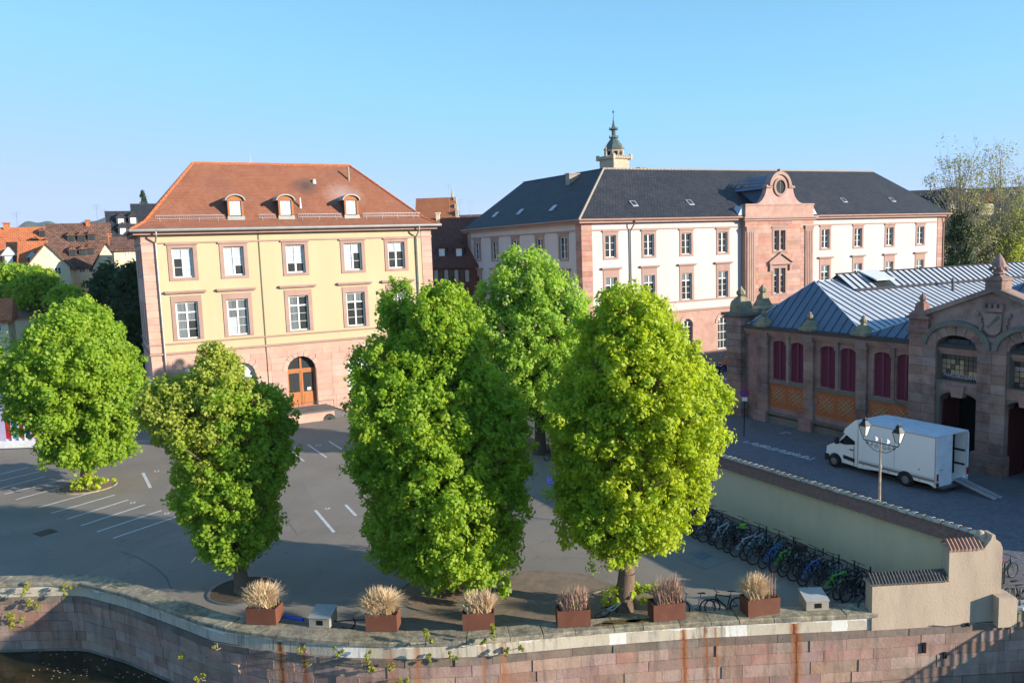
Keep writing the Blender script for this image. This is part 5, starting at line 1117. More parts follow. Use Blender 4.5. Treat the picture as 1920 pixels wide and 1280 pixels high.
# gate pier and rougher masonry at the hall's north corner
gp_ = thing('gate_pier', (XH-.1, 52.2, 0), 'tall dark stone pier with a knobbed cap at the left corner of the market hall', 'pillar')
FG = Fr(XH-.5, 52.95, -math.pi/2); Lg = 1.7; zt = float(onx(1388, 588, XH-.5)[2])
blocks(FG, gp_, -.2, Lg+.2, 0, 1.3, -1.9, .2, .65, 1); blocks(FG, gp_, 0, Lg, 1.3, zt-.35, -1.7, 0, .6, 1)
m = M(); m.fbox(FG, -.15, Lg+.15, zt-.35, zt-.2, -1.85, .15); m.fbox(FG, -.35, Lg+.35, zt-.2, zt+.05, -2.05, .35); m.build('cap_slab', 'grey_stone', gp_)
c = FG.P(Lg/2, zt+.05, -.85); m = M(); m.lathe(c, [(.95, 0), (.9, .7), (.8, .95), (.45, 1.25), (.25, 1.4)], 4, True); m.lathe((c[0], c[1], c[2]+1.35), [(.15, 0), (.38, .18), (.38, .42), (.2, .62), (.05, .9)], 8); m.build('finial', 'lichen_stone', gp_)
m = M(); m.box(XH, 50.92, 0, XH+3.4, 52.8, 8.2); m.build('side_masonry', 'dark_sandstone', mh)
np_ = thing('north_gate', (54.5, 54, 0), 'rubble stone gate block with yellow lichen behind the market hall corner', 'gate')
m = M(); m.box(52.6, 53.2, 0, 57.2, 55.2, 8.9); m.build('rubble_block', 'tower_stone', np_)
m = M(); m.box(52.4, 53.0, 8.9, 57.4, 55.4, 9.1); m.build('lichen_cap', 'yellow_plaster', np_); c = (54.0, 54.0, 9.1); m = M(); m.lathe(c, [(.9, 0), (.6, .5), (.5, .9), (.22, 1.2)], 4, True); m.lathe((c[0], c[1], c[2]+1.15), [(.14, 0), (.36, .18), (.36, .4), (.05, .8)], 8); m.build('finial', 'lichen_stone', np_)
# ------------------------------------------------------------ houses beyond
class VF(Fr):         # a facade that faces the quay at distance d
    def __init__(s, px, d, da=0.):
        p = ond(px, 480, d); super().__init__(float(p[0]), float(p[1]), -HEAD+da); s.d = d
    def U(s, px, py):
        # meet the facade plane
        v = ray(px, py); t_ = ((s.o-CC)@s.n)/(v@s.n); p = CC+v*t_; return float((p-s.o)@s.u), float(p[2])
def house(name, label, px0, px1, ye, yr, d, wallm, roofm, depth_=9, wins=(), over=.4, gable=False, hip=0., da=0., group=None, zbase=0., ychim=()):
    F = VF(px0, d, da); u1, ze = F.U(px1, ye); back = depth_; t = thing(name, tuple(F.P(u1/2, 0, -back/2)), label, 'house', group)
    zr = F.U((px0+px1)/2, yr)[1]
    zr += (back/2)*(zr-15)/max(d, 1)       # ridge stands further back
    m_ = M(); m_.fbox(F, 0, u1, zbase, ze, -back, 0)
    if gable: m_.fprism(F, [(0, ze), (u1, ze), (u1/2, zr)], -back, 0)
    m_.build('wall', wallm, t)
    m_ = M(); e = over
    if gable:
        for a, b in ((-e, u1/2), (u1+e, u1/2)):
            q = [F.P(a, ze-e*.6, .3), F.P(b, zr+.12, .3), F.P(b, zr+.12, -back-.3), F.P(a, ze-e*.6, -back-.3)]; m_.poly(q); lo = [(p[0], p[1], p[2]-.22) for p in q]; m_.poly(lo); m_.poly([q[0], q[1], lo[1], lo[0]]); m_.poly([q[0], q[3], lo[3], lo[0]])
    else:
        q = [F.P(-e, ze, e), F.P(u1+e, ze, e), F.P(u1+e-hip, zr, -back/2), F.P(-e+hip, zr, -back/2), F.P(u1+e, ze, -back-e), F.P(-e, ze, -back-e)]
        m_.poly([q[0], q[1], q[2], q[3]]); m_.poly([q[4], q[5], q[3], q[2]]); m_.poly([q[1], q[4], q[2]]); m_.poly([q[5], q[0], q[3]]); m_.poly([q[0], q[5], q[4], q[1]]); m_.fbox(F, -e, u1+e, ze-.25, ze-.03, -back-e, e-.02)
    r = m_.build('roof', roofm, t)
    for (a, b, y0_, y1_) in wins:
        ua, za = F.U(a, y1_); ub, zb = F.U(b, y0_); m_ = M(); m_.fbox(F, ua, ub, za, zb, -.02, .07); w_ = m_.build('window', 'white_frame', t); uc = (ua+ub)/2
        for s_ in (0, 1):
            p_, q_ = (ua+.12, uc-.05) if s_ == 0 else (uc+.05, ub-.12)
            fpiece('pane', F, w_, p_, q_, za+.12, (za+zb)/2-.03, .07, .085, 'pane_dark'); fpiece('pane', F, w_, p_, q_, (za+zb)/2+.03, zb-.12, .07, .085, 'pane_dark')
    for (a, b, y0_, y1_) in ychim:
        ua, za = F.U(a, y1_); ub, zb = F.U(b, y0_); m_ = M(); m_.fbox(F, ua, ub, za-1, zb, -back/2-.5, -back/2+.6); m_.fbox(F, ua-.1, ub+.1, zb, zb+.15, -back/2-.6, -back/2+.7); m_.build('chimney', 'roof_tile_orange', r)
    t['_f'] = 0; del t['_f']; return t, F, r, ze, zr, back
def roofdormers(F, r, t, lst, ze, zr, back, over=.4, w_=1.0, h=1.1, mt='roof_tile_brown', wm='pane_dark', pitch_back=2.2):
    for px, py in lst:
        # find where the sight line meets the front slope
        k = (zr-ze)/(back/2+over); best = None
        for i in range(200):
            w0 = over-i*(back/2+over)/200; o2 = F.o+F.n*w0; v = ray(px, py); t_ = ((o2-CC)@F.n)/(v@F.n); p = CC+v*t_
            if p[2] <= ze+(over-w0)*k: best = (float((p-F.o)@F.u), float(p[2]), w0); break
        if not best: continue
        u_, z_, w0 = best; m_ = M(); m_.fbox(F, u_-w_/2, u_+w_/2, z_-.5, z_+h*.55, w0-pitch_back, w0+.35); d_ = m_.build('dormer', 'dormer_side', r)
        m_ = M(); m_.fprism(F, [(u_-w_/2-.2, z_+h*.5), (u_+w_/2+.2, z_+h*.5), (u_, z_+h*1.15)], w0-pitch_back, w0+.5); m_.build('dormer_roof', mt, d_)
        m_ = M(); m_.fbox(F, u_-w_*.3, u_+w_*.3, z_-.3, z_+h*.45, w0+.35, w0+.4); m_.build('dormer_window', wm, d_)
t, F, r, ze, zr, bk = house('orange_roof_house', 'house with bright orange tile roof at the far left skyline', -60, 91, 487, 427, 118, 'cream_wall', 'roof_tile_orange', 12, wins=((-20, -2, 492, 512), (38, 50, 505, 520)), ychim=((-2, 8, 416, 430),), da=.45)
roofdormers(F, r, t, [(18, 492)], ze, zr, bk, w_=1.7, h=2.0, mt='zinc', wm='white_frame'); roofdormers(F, r, t, [(67, 458), (80, 441)], ze, zr, bk, w_=.9)
t, F, r, ze, zr, bk = house('brown_roof_house', 'house with steep brown tile roof and two rows of small dormers', 90, 208, 499, 419, 114, 'cream_wall', 'roof_tile_brown', 13, wins=((130, 138, 504, 512), (148, 160, 503, 512), (166, 174, 502, 512)), ychim=((160, 165, 410, 440),), da=.45)
roofdormers(F, r, t, [(134, 449), (153, 449), (172, 447), (137, 477), (156, 475), (170, 473)], ze, zr, bk, w_=1.0)
# balcony with arcade below
bt = thing('arcade_balcony', tuple(F.P(5, 0, 1.2)), 'cream balcony with balusters above three round arches on the left courtyard house', 'balcony')
u0, z0 = F.U(127, 524); u1, z1 = F.U(178, 513); m = M(); m.fbox(F, u0, u1, z0-.5, z0, .02, 2.2); m.build('balcony_floor', 'cream_wall', bt); m = M(); m.fbox(F, u0, u1, z1, z1+.15, 2.0, 2.2); m.build('handrail', 'cream_wall', bt)
q = u0
while q < u1: m = M(); c = F.P(q+.1, z0, 2.1); m.lathe(c, [(.05, 0), (.10, .3), (.05, z1-z0)], 6); m.build('baluster', 'cream_wall', bt); q += .36
za = F.U(150, 560)[1]; n_ = 3; wa_ = (u1-u0)/n_
m = M(); G = Fr(*F.P(u0, 0, 2.0)[:2], F.a); wallmesh(G, u1-u0, 0, z0-.5, [(i*wa_+.35, (i+1)*wa_-.35, 0, z0-.75, wa_/2-.35) for i in range(n_)], .6, m); m.build('arcade', 'cream_wall', bt)
t, F, r, ze, zr, bk = house('gabled_house', 'cream gabled house end left of the balcony at the far left', 46, 131, 500, 458, 106, 'cream_wall', 'roof_tile_brown', 10, gable=True, wins=((102, 115, 500, 515), (94, 99, 474, 481), (105, 118, 532, 547)), da=.45)
t, F, r, ze, zr, bk = house('mansard_wing', 'low orange tiled wing with one small white window left of the cream gable', 36, 84, 503, 452, 107, 'cream_wall', 'roof_tile_orange', 8, wins=((57, 67, 506, 514),), da=.45); roofdormers(F, r, t, [(62, 491)], ze, zr, bk, w_=1.0, h=1.2, mt='zinc', wm='white_frame')
t, F, r, ze, zr, bk = house('gabled_house', 'small cream gabled house with a chimney right of the balcony', 172, 232, 500, 456, 104, 'cream_wall', 'roof_tile_brown', 10, gable=True, wins=((199, 203, 469, 475),), ychim=((203, 208, 438, 456),), da=.45)
t, F, r, ze, zr, bk = house('dark_modern_house', 'dark steep roofed house with white dormers rising above the others', 208, 262, 470, 396, 128, 'timber_wall', 'slate', 12, wins=(), da=.45); roofdormers(F, r, t, [(227, 418), (250, 416), (231, 436)], ze, zr, bk, w_=1.4, h=1.5, mt='slate', wm='white_frame')
t, F, r, ze, zr, bk = house('slate_house', 'dark blue roofed house just behind the yellow building corner', 258, 330, 420, 382, 140, 'timber_wall', 'slate', 10, da=.45)
t, F, r, ze, zr, bk = house('small_tiled_house', 'small house with brown tiled roof close to the yellow building', 214, 262, 466, 444, 97, 'cream_wall', 'roof_tile_brown', 7, wins=((236, 243, 470, 480),), da=.45)
t, F, r, ze, zr, bk = house('low_tiled_shed', 'low building with tan tile roof behind the left lime tree', -60, 85, 590, 556, 92, 'cream_wall', 'clay_tile', 9, da=.45)
t, F, r, ze, zr, bk = house('low_orange_house', 'low house with orange tile roof at the left edge of the photo', -60, 14, 600, 560, 84, 'cream_wall', 'roof_tile_orange', 6, gable=False, wins=((-8, 3, 606, 622),), da=.45)
# between the two big buildings
t, F, r, ze, zr, bk = house('maroon_roof_house', 'house with maroon tile roof, dormers and grey shutters between the two large buildings', 800, 900, 498, 408, 112, 'roof_tile_maroon', 'roof_tile_maroon', 14)
roofdormers(F, r, t, [(829, 476), (861, 476)], ze, zr, bk, w_=1.3, h=1.6, mt='roof_tile_maroon', wm='white_frame')
for i, px in enumerate((815, 824, 834, 843, 853, 864, 873)):
    ua, za = F.U(px, 528); ub, zb = F.U(px+6, 506); fpiece('shutter' if i % 2 == 0 else 'window_pane', F, t, ua, ub, za, zb, .02, .1, 'dormer_metal' if i % 2 == 0 else 'pane_dark')
t, F, r, ze, zr, bk = house('stepped_gable_church', 'red roofed church with stepped gable seen between the two large buildings', 780, 850, 470, 371, 150, 'tower_stone', 'roof_tile', 16)
m = M(); zt_ = F.U(845, 360)[1]
for i in range(6): a = F.U(845+i*2.2, 372)[0]; z_ = F.U(845, 366+i*13)[1]; m.fbox(F, a, a+.55, 0, z_, -9+i*1.3, -8+i*1.3+.6)
m.tube(F.P(F.U(843, 372)[0], zr, -8), F.P(F.U(843, 372)[0], zr+1.8, -8), .25, .03, 6); m.build('stepped_gable', 'tower_stone', t)
t, F, r, ze, zr, bk = house('white_small_house', 'small half hidden white house below the church roof', 805, 826, 452, 428, 126, 'timber_wall', 'roof_tile_maroon', 6, wins=((810, 816, 455, 462),))
p = VF(821, 118); ua, za = p.U(819, 440); ub, zb = p.U(824, 401); m = M(); m.fbox(p, ua, ub, 8, zb, -.6, .1); m.fbox(p, ua-.1, ub+.1, zb, zb+.2, -.7, .2); tag(m.build('chimney_stack', 'cream_wall'), 'tall pale chimney right beside the yellow building eave', 'chimney')
t, F, r, ze, zr, bk = house('far_red_roof_house', 'strip of pale red roof left of the long slate roof', 850, 940, 425, 402, 165, 'cream_wall', 'roof_tile_brown', 12)
# church tower
d = 270; tb = ond(1152, 320, d); tw = thing('church_tower', (float(tb[0]), float(tb[1]), 0), 'square stone church tower with copper lantern spire behind the slate roof', 'tower')
sx = float(np.linalg.norm(ond(1178, 300, d)-ond(1125, 300, d)))/1.37; zt = lambda py: float(ond(1152, py, d)[2]); X, Y = float(tb[0]), float(tb[1]); ta = -HEAD+.62
def sq(m_, h, z0, z1, h2=None): m_.lathe((X, Y, 0), [(h*1.414, z0), ((h2 or h)*1.414, z1)], 4, True); return m_
R0 = sx/2
def rot(o, a=ta):
    o.data.transform(Matrix.Translation((X-oloc(o.parent).x, Y-oloc(o.parent).y, 0)) @ Matrix.Rotation(a, 4, 'Z') @ Matrix.Translation((-(X-oloc(o.parent).x), -(Y-oloc(o.parent).y), 0))); return o
m = M(); sq(m, R0, 0, zt(300)); rot(m.build('shaft', 'tower_stone', tw))
m = M(); sq(m, R0*1.0, zt(301), zt(298.5), R0*1.2); sq(m, R0*1.2, zt(298.5), zt(297)); rot(m.build('parapet', 'tower_stone', tw))
m = M()
for i in range(4):
    for j in range(9): f = -1+2*(j+.5)/9; q = [(f, 1.14), (f, -1.14), (1.14, f), (-1.14, f)][i]; m.cbox(X+q[0]*R0, Y+q[1]*R0, (zt(297)+zt(293.5))/2, R0*.13, R0*.13, zt(293.5)-zt(297))
    q = [(1.12, 1.12), (1.12, -1.12), (-1.12, 1.12), (-1.12, -1.12)][i]; m.cbox(X+q[0]*R0, Y+q[1]*R0, (zt(301)+zt(291))/2, R0*.24, R0*.24, zt(291)-zt(301))
rot(m.build('balustrade', 'tower_stone', tw))
m = M(); m.lathe((X, Y, 0), [(R0*.95, zt(294)), (R0*.95, zt(282)), (R0*1.0, zt(281))], 8); oc = m.build('octagon_stage', 'tower_stone', tw)
for i in range(8):
    t_ = math.pi/8+i*math.pi/4; inst('tower_opening', unit('dark_inside'), tw, (X+R0*.90*math.cos(t_), Y+R0*.90*math.sin(t_), (zt(293)+zt(285))/2), t_, (.25, R0*.28, (zt(285)-zt(293))))
for i in range(4):
    t_ = i*math.pi/2+.2; m = M(); m.tube((X+R0*1.1*math.cos(t_), Y+R0*1.1*math.sin(t_), zt(294)), (X+R0*1.1*math.cos(t_), Y+R0*1.1*math.sin(t_), zt(272)), .45, .06, 6); m.build('pinnacle', 'tower_stone', tw)
m = M(); m.lathe((X, Y, 0), [(R0*1.05, zt(281)), (R0*.75, zt(272)), (R0*.55, zt(266)), (R0*.30, zt(260)), (R0*.34, zt(259)), (R0*.2, zt(258.9)), (R0*.2, zt(244)), (R0*.36, zt(243)), (R0*.36, zt(241.5)), (R0*.2, zt(240)), (R0*.12, zt(234)), (R0*.05, zt(225)), (.08, zt(219))], 8); m.lathe((X, Y, zt(213)), [(.08, 0), (.4, .5), (.08, 1.)], 6); m.tube((X, Y, zt(220)), (X, Y, zt(206)), .09, .05, 5); m.build('copper_spire', 'tower_copper', tw)
for zq_, rq_ in ((zt(258.5), R0*.42), (zt(243), R0*.4)): m = M(); m.torus((X, Y, zq_), (0, 0, 1), rq_, R0*.04, 12, 4); [m.tube((X+rq_*math.cos(a_), Y+rq_*math.sin(a_), zq_-.2), (X+rq_*math.cos(a_), Y+rq_*math.sin(a_), zq_+R0*.22), R0*.03, None, 4) for a_ in np.linspace(0, 2*math.pi, 9)[:-1]]; m.build('spire_gallery', 'tower_copper', tw)
for k, (px, py, d_, h) in enumerate(((183, 417, 118, 2.6), (198, 419, 118, 2.), (33, 425, 122, 2.2), (862, 405, 118, 2.4), (842, 365, 150, 2.), (882, 403, 160, 2.8))):
    p = ond(px, py, d_); m = M(); m.tube((p[0], p[1], p[2]-3), (p[0], p[1], p[2]+h), .025, None, 4)
    for j in range(3): e = .7-.15*j; m.tube((p[0]-HR[0]*e, p[1]-HR[1]*e, p[2]+h-.1-.3*j), (p[0]+HR[0]*e, p[1]+HR[1]*e, p[2]+h-.1-.3*j), .012, None, 4)
    tag(m.build('roof_aerial', 'grey_metal'), ['left one of two aerials on the brown roof at far left', 'right one of two aerials on the brown roof at far left', 'aerial on the bright orange roof at far left', 'aerial on the maroon roof between the large buildings', 'aerial on the red church roof', 'aerial above the pale red roof beside the long slate roof'][k], 'aerial', 'television aerials on the far roofs')
# right background
t, F, r, ze, zr, bk = house('long_slate_house', 'long grey brown roofed house hidden behind the bare plane trees', 1712, 2010, 445, 352, 150, 'timber_wall', 'slate', 22, wins=((1786, 1800, 462, 482), (1842, 1858, 462, 482), (1880, 1896, 460, 478)))
roofdormers(F, r, t, [(1790, 395), (1850, 400)], ze, zr, bk, w_=3.5, h=4, mt='roof_tile_brown', wm='cream_wall', pitch_back=5)
m = M()
for i in range(14): ua = F.U(1720+i*16, 480)[0]; m.fbox(F, ua, ua+.25, 0, ze, .01, .06)
for z_ in (ze-.3, ze-3, ze-6): m.fbox(F, 0, F.U(2000, 480)[0], z_-.2, z_, .01, .07)
m.build('timber_frame', 'timber_dark', t)

# ------------------------------------------------------------ trees
def bp(px, py, z=0): p = onz(px, py, z); return (float(p[0]), float(p[1]), z)
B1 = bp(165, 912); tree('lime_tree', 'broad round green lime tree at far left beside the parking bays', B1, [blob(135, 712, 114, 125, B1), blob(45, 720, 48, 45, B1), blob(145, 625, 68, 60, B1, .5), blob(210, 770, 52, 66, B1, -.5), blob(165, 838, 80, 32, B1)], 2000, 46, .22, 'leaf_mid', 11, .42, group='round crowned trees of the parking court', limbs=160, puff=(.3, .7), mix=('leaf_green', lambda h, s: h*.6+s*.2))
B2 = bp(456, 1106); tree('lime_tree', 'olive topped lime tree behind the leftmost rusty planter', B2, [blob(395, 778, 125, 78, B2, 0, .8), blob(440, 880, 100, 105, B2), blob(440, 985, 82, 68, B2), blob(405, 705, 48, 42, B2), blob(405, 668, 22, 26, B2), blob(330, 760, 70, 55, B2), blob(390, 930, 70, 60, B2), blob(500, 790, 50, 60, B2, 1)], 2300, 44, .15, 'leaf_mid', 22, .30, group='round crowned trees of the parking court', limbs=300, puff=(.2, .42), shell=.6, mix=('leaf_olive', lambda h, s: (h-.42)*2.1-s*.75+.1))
B3 = bp(838, 1108); tree('lime_tree', 'tallest and widest lime tree in the middle of the quay', B3, [blob(800, 800, 152, 180, B3), blob(850, 900, 148, 180, B3, -.5), blob(832, 635, 74, 88, B3), blob(828, 575, 44, 48, B3), blob(760, 985, 80, 92, B3), blob(925, 830, 72, 130, B3, -.5), blob(748, 600, 36, 78, B3, 1.5), blob(860, 1020, 120, 70, B3, -.5), blob(700, 740, 45, 100, B3, .5)], 4300, 44, .15, 'leaf_green', 33, .42, group='round crowned trees of the parking court', limbs=480, puff=(.2, .45), shell=.6, mix=('leaf_mid', lambda h, s: .35-s*.9-(h-.5)*.3))  # darker leaf tint more frequent towards the crown's left and bottom
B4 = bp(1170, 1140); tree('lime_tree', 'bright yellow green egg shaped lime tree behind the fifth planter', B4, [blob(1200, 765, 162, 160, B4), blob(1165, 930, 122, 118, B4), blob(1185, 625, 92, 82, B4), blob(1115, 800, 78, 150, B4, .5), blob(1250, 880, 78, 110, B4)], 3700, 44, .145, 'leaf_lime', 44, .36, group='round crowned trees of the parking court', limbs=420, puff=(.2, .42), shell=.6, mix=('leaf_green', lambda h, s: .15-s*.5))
B5 = bp(1014, 850); tree('chestnut_tree', 'flowering chestnut tree behind the other trees near the white building', B5, [blob(995, 635, 110, 125, B5), blob(985, 530, 68, 62, B5), blob(950, 715, 75, 80, B5), blob(1060, 585, 52, 55, B5), blob(1040, 740, 60, 60, B5), blob(930, 560, 35, 45, B5)], 1500, 55, .22, 'leaf_chestnut', 55, .42, bark='bark_dark', group='round crowned trees of the parking court', limbs=200, puff=(.3, .65))
# chestnut candles
g = np.random.default_rng(5); ch5 = [o for o in bpy.data.objects if o.name.startswith('chestnut_tree')][0]; cen = []
for q in (blob(1000, 630, 105, 120, B5), blob(985, 535, 62, 58, B5), blob(1055, 580, 50, 52, B5)):
    for _ in range(60):
        d = g.normal(size=3); d[2] = abs(d[2])*1.1; d /= np.linalg.norm(d); cen.append(np.array(q[0])+HR*d[0]*q[1]*1.02+HH*d[1]*q[2]*1.02+np.array([0, 0, d[2]*q[3]*1.02]))
cen = np.array(cen); crown_obj('blossom_candles', leafcloud(cen, np.full(len(cen), .12), 7, .10, 6, .2), 'blossom', ch5)
# shoots at the foot of two trunks
for nm, px, py, mt, rr, tn in (('basal_shoots', 1182, 1112, 'leaf_lime', .55, 'lime_tree.003'), ('basal_shoots', 172, 905, 'leaf_lime', .7, 'lime_tree')):
    b = B4 if tn.endswith('3') else B1; c0 = np.array(onz(px, py, .6)); cen = c0+np.random.default_rng(3).normal(size=(26, 3))*[.4, .25, .3]; cen[:, 2] = np.abs(cen[:, 2])+.1
    crown_obj(nm, leafcloud(cen, np.full(26, .2), 30, .16, 9), mt, bpy.data.objects[tn])
# a drooping twig below the middle tree
cen = np.array([ond(945, 1085+8*i, depth(B3)-2.2)+np.array([0, 0, 0]) for i in range(4)]); crown_obj('drooping_twig', leafcloud(cen, np.full(4, .28), 40, .2, 12), 'leaf_green', bpy.data.objects['lime_tree.002'])
# background greenery
def bgtree(name, label, px, pyb, blobs_, d, nC, nl, leaf, mt, seed, **k):
    p = ond(px, pyb, d); b = (float(p[0]), float(p[1]), 0.); k.setdefault('group', 'trees among the houses at left'); k.setdefault('puff', (.7, 1.3)); k.setdefault('limbs', 30)
    return tree(name, label, b, [blob(*q, b) for q in blobs_], nC, nl, leaf, mt, seed, **k)
bgtree('garden_tree', 'bushy green tree at the left edge in front of the orange roof house', 25, 560, [(15, 540, 46, 38), (48, 530, 34, 26)], 98, 170, 70, .4, 'leaf_mid', 61)
bgtree('garden_tree', 'darker rounded tree below the cream gable house', 85, 560, [(72, 535, 28, 30), (55, 548, 28, 28)], 95, 120, 70, .4, 'leaf_mid', 62)
bgtree('garden_tree', 'small pale green tree in front of the arcade balcony', 125, 570, [(125, 562, 26, 22)], 92, 70, 70, .4, 'leaf_green', 63)
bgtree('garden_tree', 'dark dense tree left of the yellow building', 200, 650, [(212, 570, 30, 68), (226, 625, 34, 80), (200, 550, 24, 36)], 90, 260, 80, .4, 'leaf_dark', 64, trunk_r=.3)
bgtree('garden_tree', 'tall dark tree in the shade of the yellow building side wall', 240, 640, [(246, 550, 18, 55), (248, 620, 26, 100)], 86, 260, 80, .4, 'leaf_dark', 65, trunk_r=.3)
cp = ond(271, 400, 165); t = thing('conifer', (float(cp[0]), float(cp[1]), 0), 'thin conifer top poking above the dark roofs left of the yellow building', 'tree'); m = M(); ztp = float(ond(271, 358, 165)[2]); m.tube((cp[0], cp[1], 0), (cp[0], cp[1], ztp), .25, .04, 6); m.build('trunk', 'bark_dark', t)
cen = []; g = np.random.default_rng(8)
for i in range(110): f = g.random(); a = g.random()*6.28; r_ = (.15+(1-f)*1.6)*(.5+.5*g.random()); cen.append((cp[0]+r_*math.cos(a), cp[1]+r_*math.sin(a), ztp-6+6*f))
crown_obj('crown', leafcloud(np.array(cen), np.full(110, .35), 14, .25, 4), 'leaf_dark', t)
G_ = 'sparse plane trees behind the market hall'
for k, (lab, px, bl, sd) in enumerate((('sparse plane tree with two slender tops just right of the slate roof', 1800, [(1808, 330, 64, 72), (1812, 385, 56, 58), (1830, 440, 44, 60), (1745, 350, 22, 26)], 71), ('tall sparse plane tree rising over the apex finial', 1872, [(1868, 330, 52, 78), (1895, 390, 60, 70), (1860, 440, 60, 50)], 72), ('sparse plane tree at the right edge of the photo', 1935, [(1935, 380, 48, 80), (1930, 450, 60, 60)], 73))):
    bgtree('plane_tree', lab, px, 505, bl, 136+k*3, 330, 13, .26, 'leaf_sparse', sd, trunk_r=.38, bark='bark_pale', group=G_, limbs=90, puff=(.8, 1.5), shell=.3, inner=.5, twr=.05)
for k, (lab, bl, sd, mt) in enumerate((('dark olive shrubbery low behind the hall roof at right', [(1800, 455, 50, 55), (1850, 465, 60, 50)], 81, 'leaf_sparse'), ('green bushes at the right edge above the zinc roof', [(1890, 480, 50, 40), (1925, 440, 45, 60)], 82, 'leaf_olive'), ('bushes directly beside the right end of the white building', [(1800, 450, 20, 55), (1802, 500, 24, 30)], 83, 'leaf_dark'))):
    bgtree('shrubbery', lab, (1810, 1900, 1772)[k], 505, bl, 142-k*3, 170, 40, .36, mt, sd, trunk_r=.2, bark='bark_pale', group='bushes behind the market hall')
# tree pits
for k, (b, r_, lab) in enumerate(((B1, 1.75, 'oval gravel tree pit under the far left lime tree'), (B2, 1.5, 'round dark tree pit under the olive topped lime tree'), (B3, 2.1, 'wide gravel tree pit under the middle lime tree'), (B4, 1.9, 'tree pit under the bright right lime tree'))):
    tp = thing('tree_pit', b, lab, 'tree pit', 'round tree pits with kerbs'); m = M(); m.torus((b[0], b[1], -.02), (0, 0, 1), r_, .09, 40, 6); m.build('kerb', 'coping_stone' if k != 1 else 'grey_metal', tp); disc('gravel_bed', b, r_-.05, 'gravel' if k != 1 else 'soil', .02, 28, parent=tp)
# ------------------------------------------------------------ delivery van
VX0, VX1, VY0, VY1 = 42.38, 45.3, 28.85, 36.75
van = thing('box_van', ((VX0+VX1)/2, 32.8, 0), 'white box van with open rear door and loading ramps before the market hall', 'van')
def vprism(m_, pts, x0, x1):          # pts (y,z) outline, extruded across the van
    n_ = len(pts); a = [(x0, y, z) for y, z in pts]; b = [(x1, y, z) for y, z in pts]
    return m_.add(a+b, [tuple(range(n_)), tuple(range(2*n_-1, n_-1, -1))]+[(i, n_+i, n_+(i+1) % n_, (i+1) % n_) for i in range(n_)])
YB = 34.2; ZT = 3.42; t_ = .06
m = M(); m.box(VX0, VY0, .52, VX0+t_, YB, ZT-.06); m.box(VX1-t_, VY0, .52, VX1, YB, ZT-.06); m.box(VX0+t_, VY0, .52, VX1-t_, YB, .66); m.box(VX0+t_, YB-t_, .66, VX1-t_, YB, ZT-.06)
m.build('cargo_box', 'van_white', van)
m = M(); m.box(VX0-.02, VY0-.03, ZT-.06, VX1+.02, YB+.02, ZT); m.build('box_roof', 'van_roof', van)
m = M(); vprism(m, [(YB+.02, 1.9), (YB+.02, ZT), (YB+.25, ZT-.02), (YB+1.0, 2.75), (YB+1.15, 2.45)], VX0+.05, VX1-.05); m.build('wind_deflector', 'van_white', van)
m = M(); arch_ = [(36.02+.52*math.cos(a_), .42+.52*math.sin(a_)) for a_ in np.linspace(0, math.pi, 9)]
vprism(m, [(YB+.02, .36)]+arch_[::-1]+[(36.68, .42), (36.76, .8), (36.72, 1.22), (36.45, 1.45), (35.85, 1.72), (35.1, 2.55), (34.6, 2.72), (YB+.02, 2.74)], VX0+.12, VX1-.12); m.build('cab_body', 'van_white', van)
m = M(); m.add([(VX0+.3, 35.87, 1.74), (VX1-.3, 35.87, 1.74), (VX1-.35, 35.14, 2.56), (VX0+.35, 35.14, 2.56)], [(0, 1, 2, 3)]); m.build('windscreen', 'glass_dark', van)
for x_, s_ in ((VX0+.105, -1), (VX1-.105, 1)):
    m = M(); m.add([(x_, 35.72, 1.70), (x_, 34.98, 2.50), (x_, 34.62, 2.58), (x_, 34.5, 2.5), (x_, 34.5, 1.78), (x_, 35.3, 1.64)], [(0, 1, 2, 3, 4, 5)]); m.build('side_window', 'glass_dark', van)
    m = M(); m.box(x_-.01, 34.55, .42, x_+.01, 34.58, 1.7); m.box(x_-.012, 34.62, 1.36, x_+.012, 34.9, 1.44); m.build('door_handle', 'black_plastic', van)
    m = M(); vprism(m, [(34.5, .62), (35.35, .72), (35.38, .95), (34.5, .86)], x_-.03, x_+.02); m.build('rub_strip', 'black_plastic', van)
    m = M(); m.cbox(x_+s_*.2, 35.72, 1.86, .26, .16, .42); m.build('mirror', 'black_plastic', van)
m = M(); m.box(VX0+.10, 36.5, .34, VX1-.10, 36.86, .78); m.box(VX0+.5, 36.6, .78, VX1-.5, 36.8, 1.05); m.build('bumper', 'black_plastic', van)
for x_ in (VX0+.35, VX1-.35): m = M(); m.cbox(x_, 36.62, 1.18, .4, .22, .3, 0, -.3); m.build('headlight', 'lamp_glass', van)
m = M(); m.box(VX0-.012, VY0+.02, .68, VX0, 34.1, .84); m.box(VX1, VY0+.02, .68, VX1+.012, 34.1, .84); m.box(VX0-.012, VY0+.02, .90, VX0, 34.1, .92); m.build('side_stripe', 'van_grey', van)
m = M(); m.box(VX0-.014, VY0, ZT-.12, VX0, YB, ZT-.06); m.box(VX0-.014, VY0-.002, .55, VX0, VY0+.06, ZT-.12); m.box(VX0-.014, YB-.05, .55, VX0, YB, ZT-.12); m.box(VX0-.006, VY0+2.7, .92, VX0, VY0+2.72, ZT-.12); m.build('edge_trim', 'aluminium', van)
for y_ in (29.8, 31.9, 33.7): m = M(); m.box(VX0-.01, y_, .60, VX0+.02, y_+.14, .65); m.build('side_marker', 'yellow_paint', van)
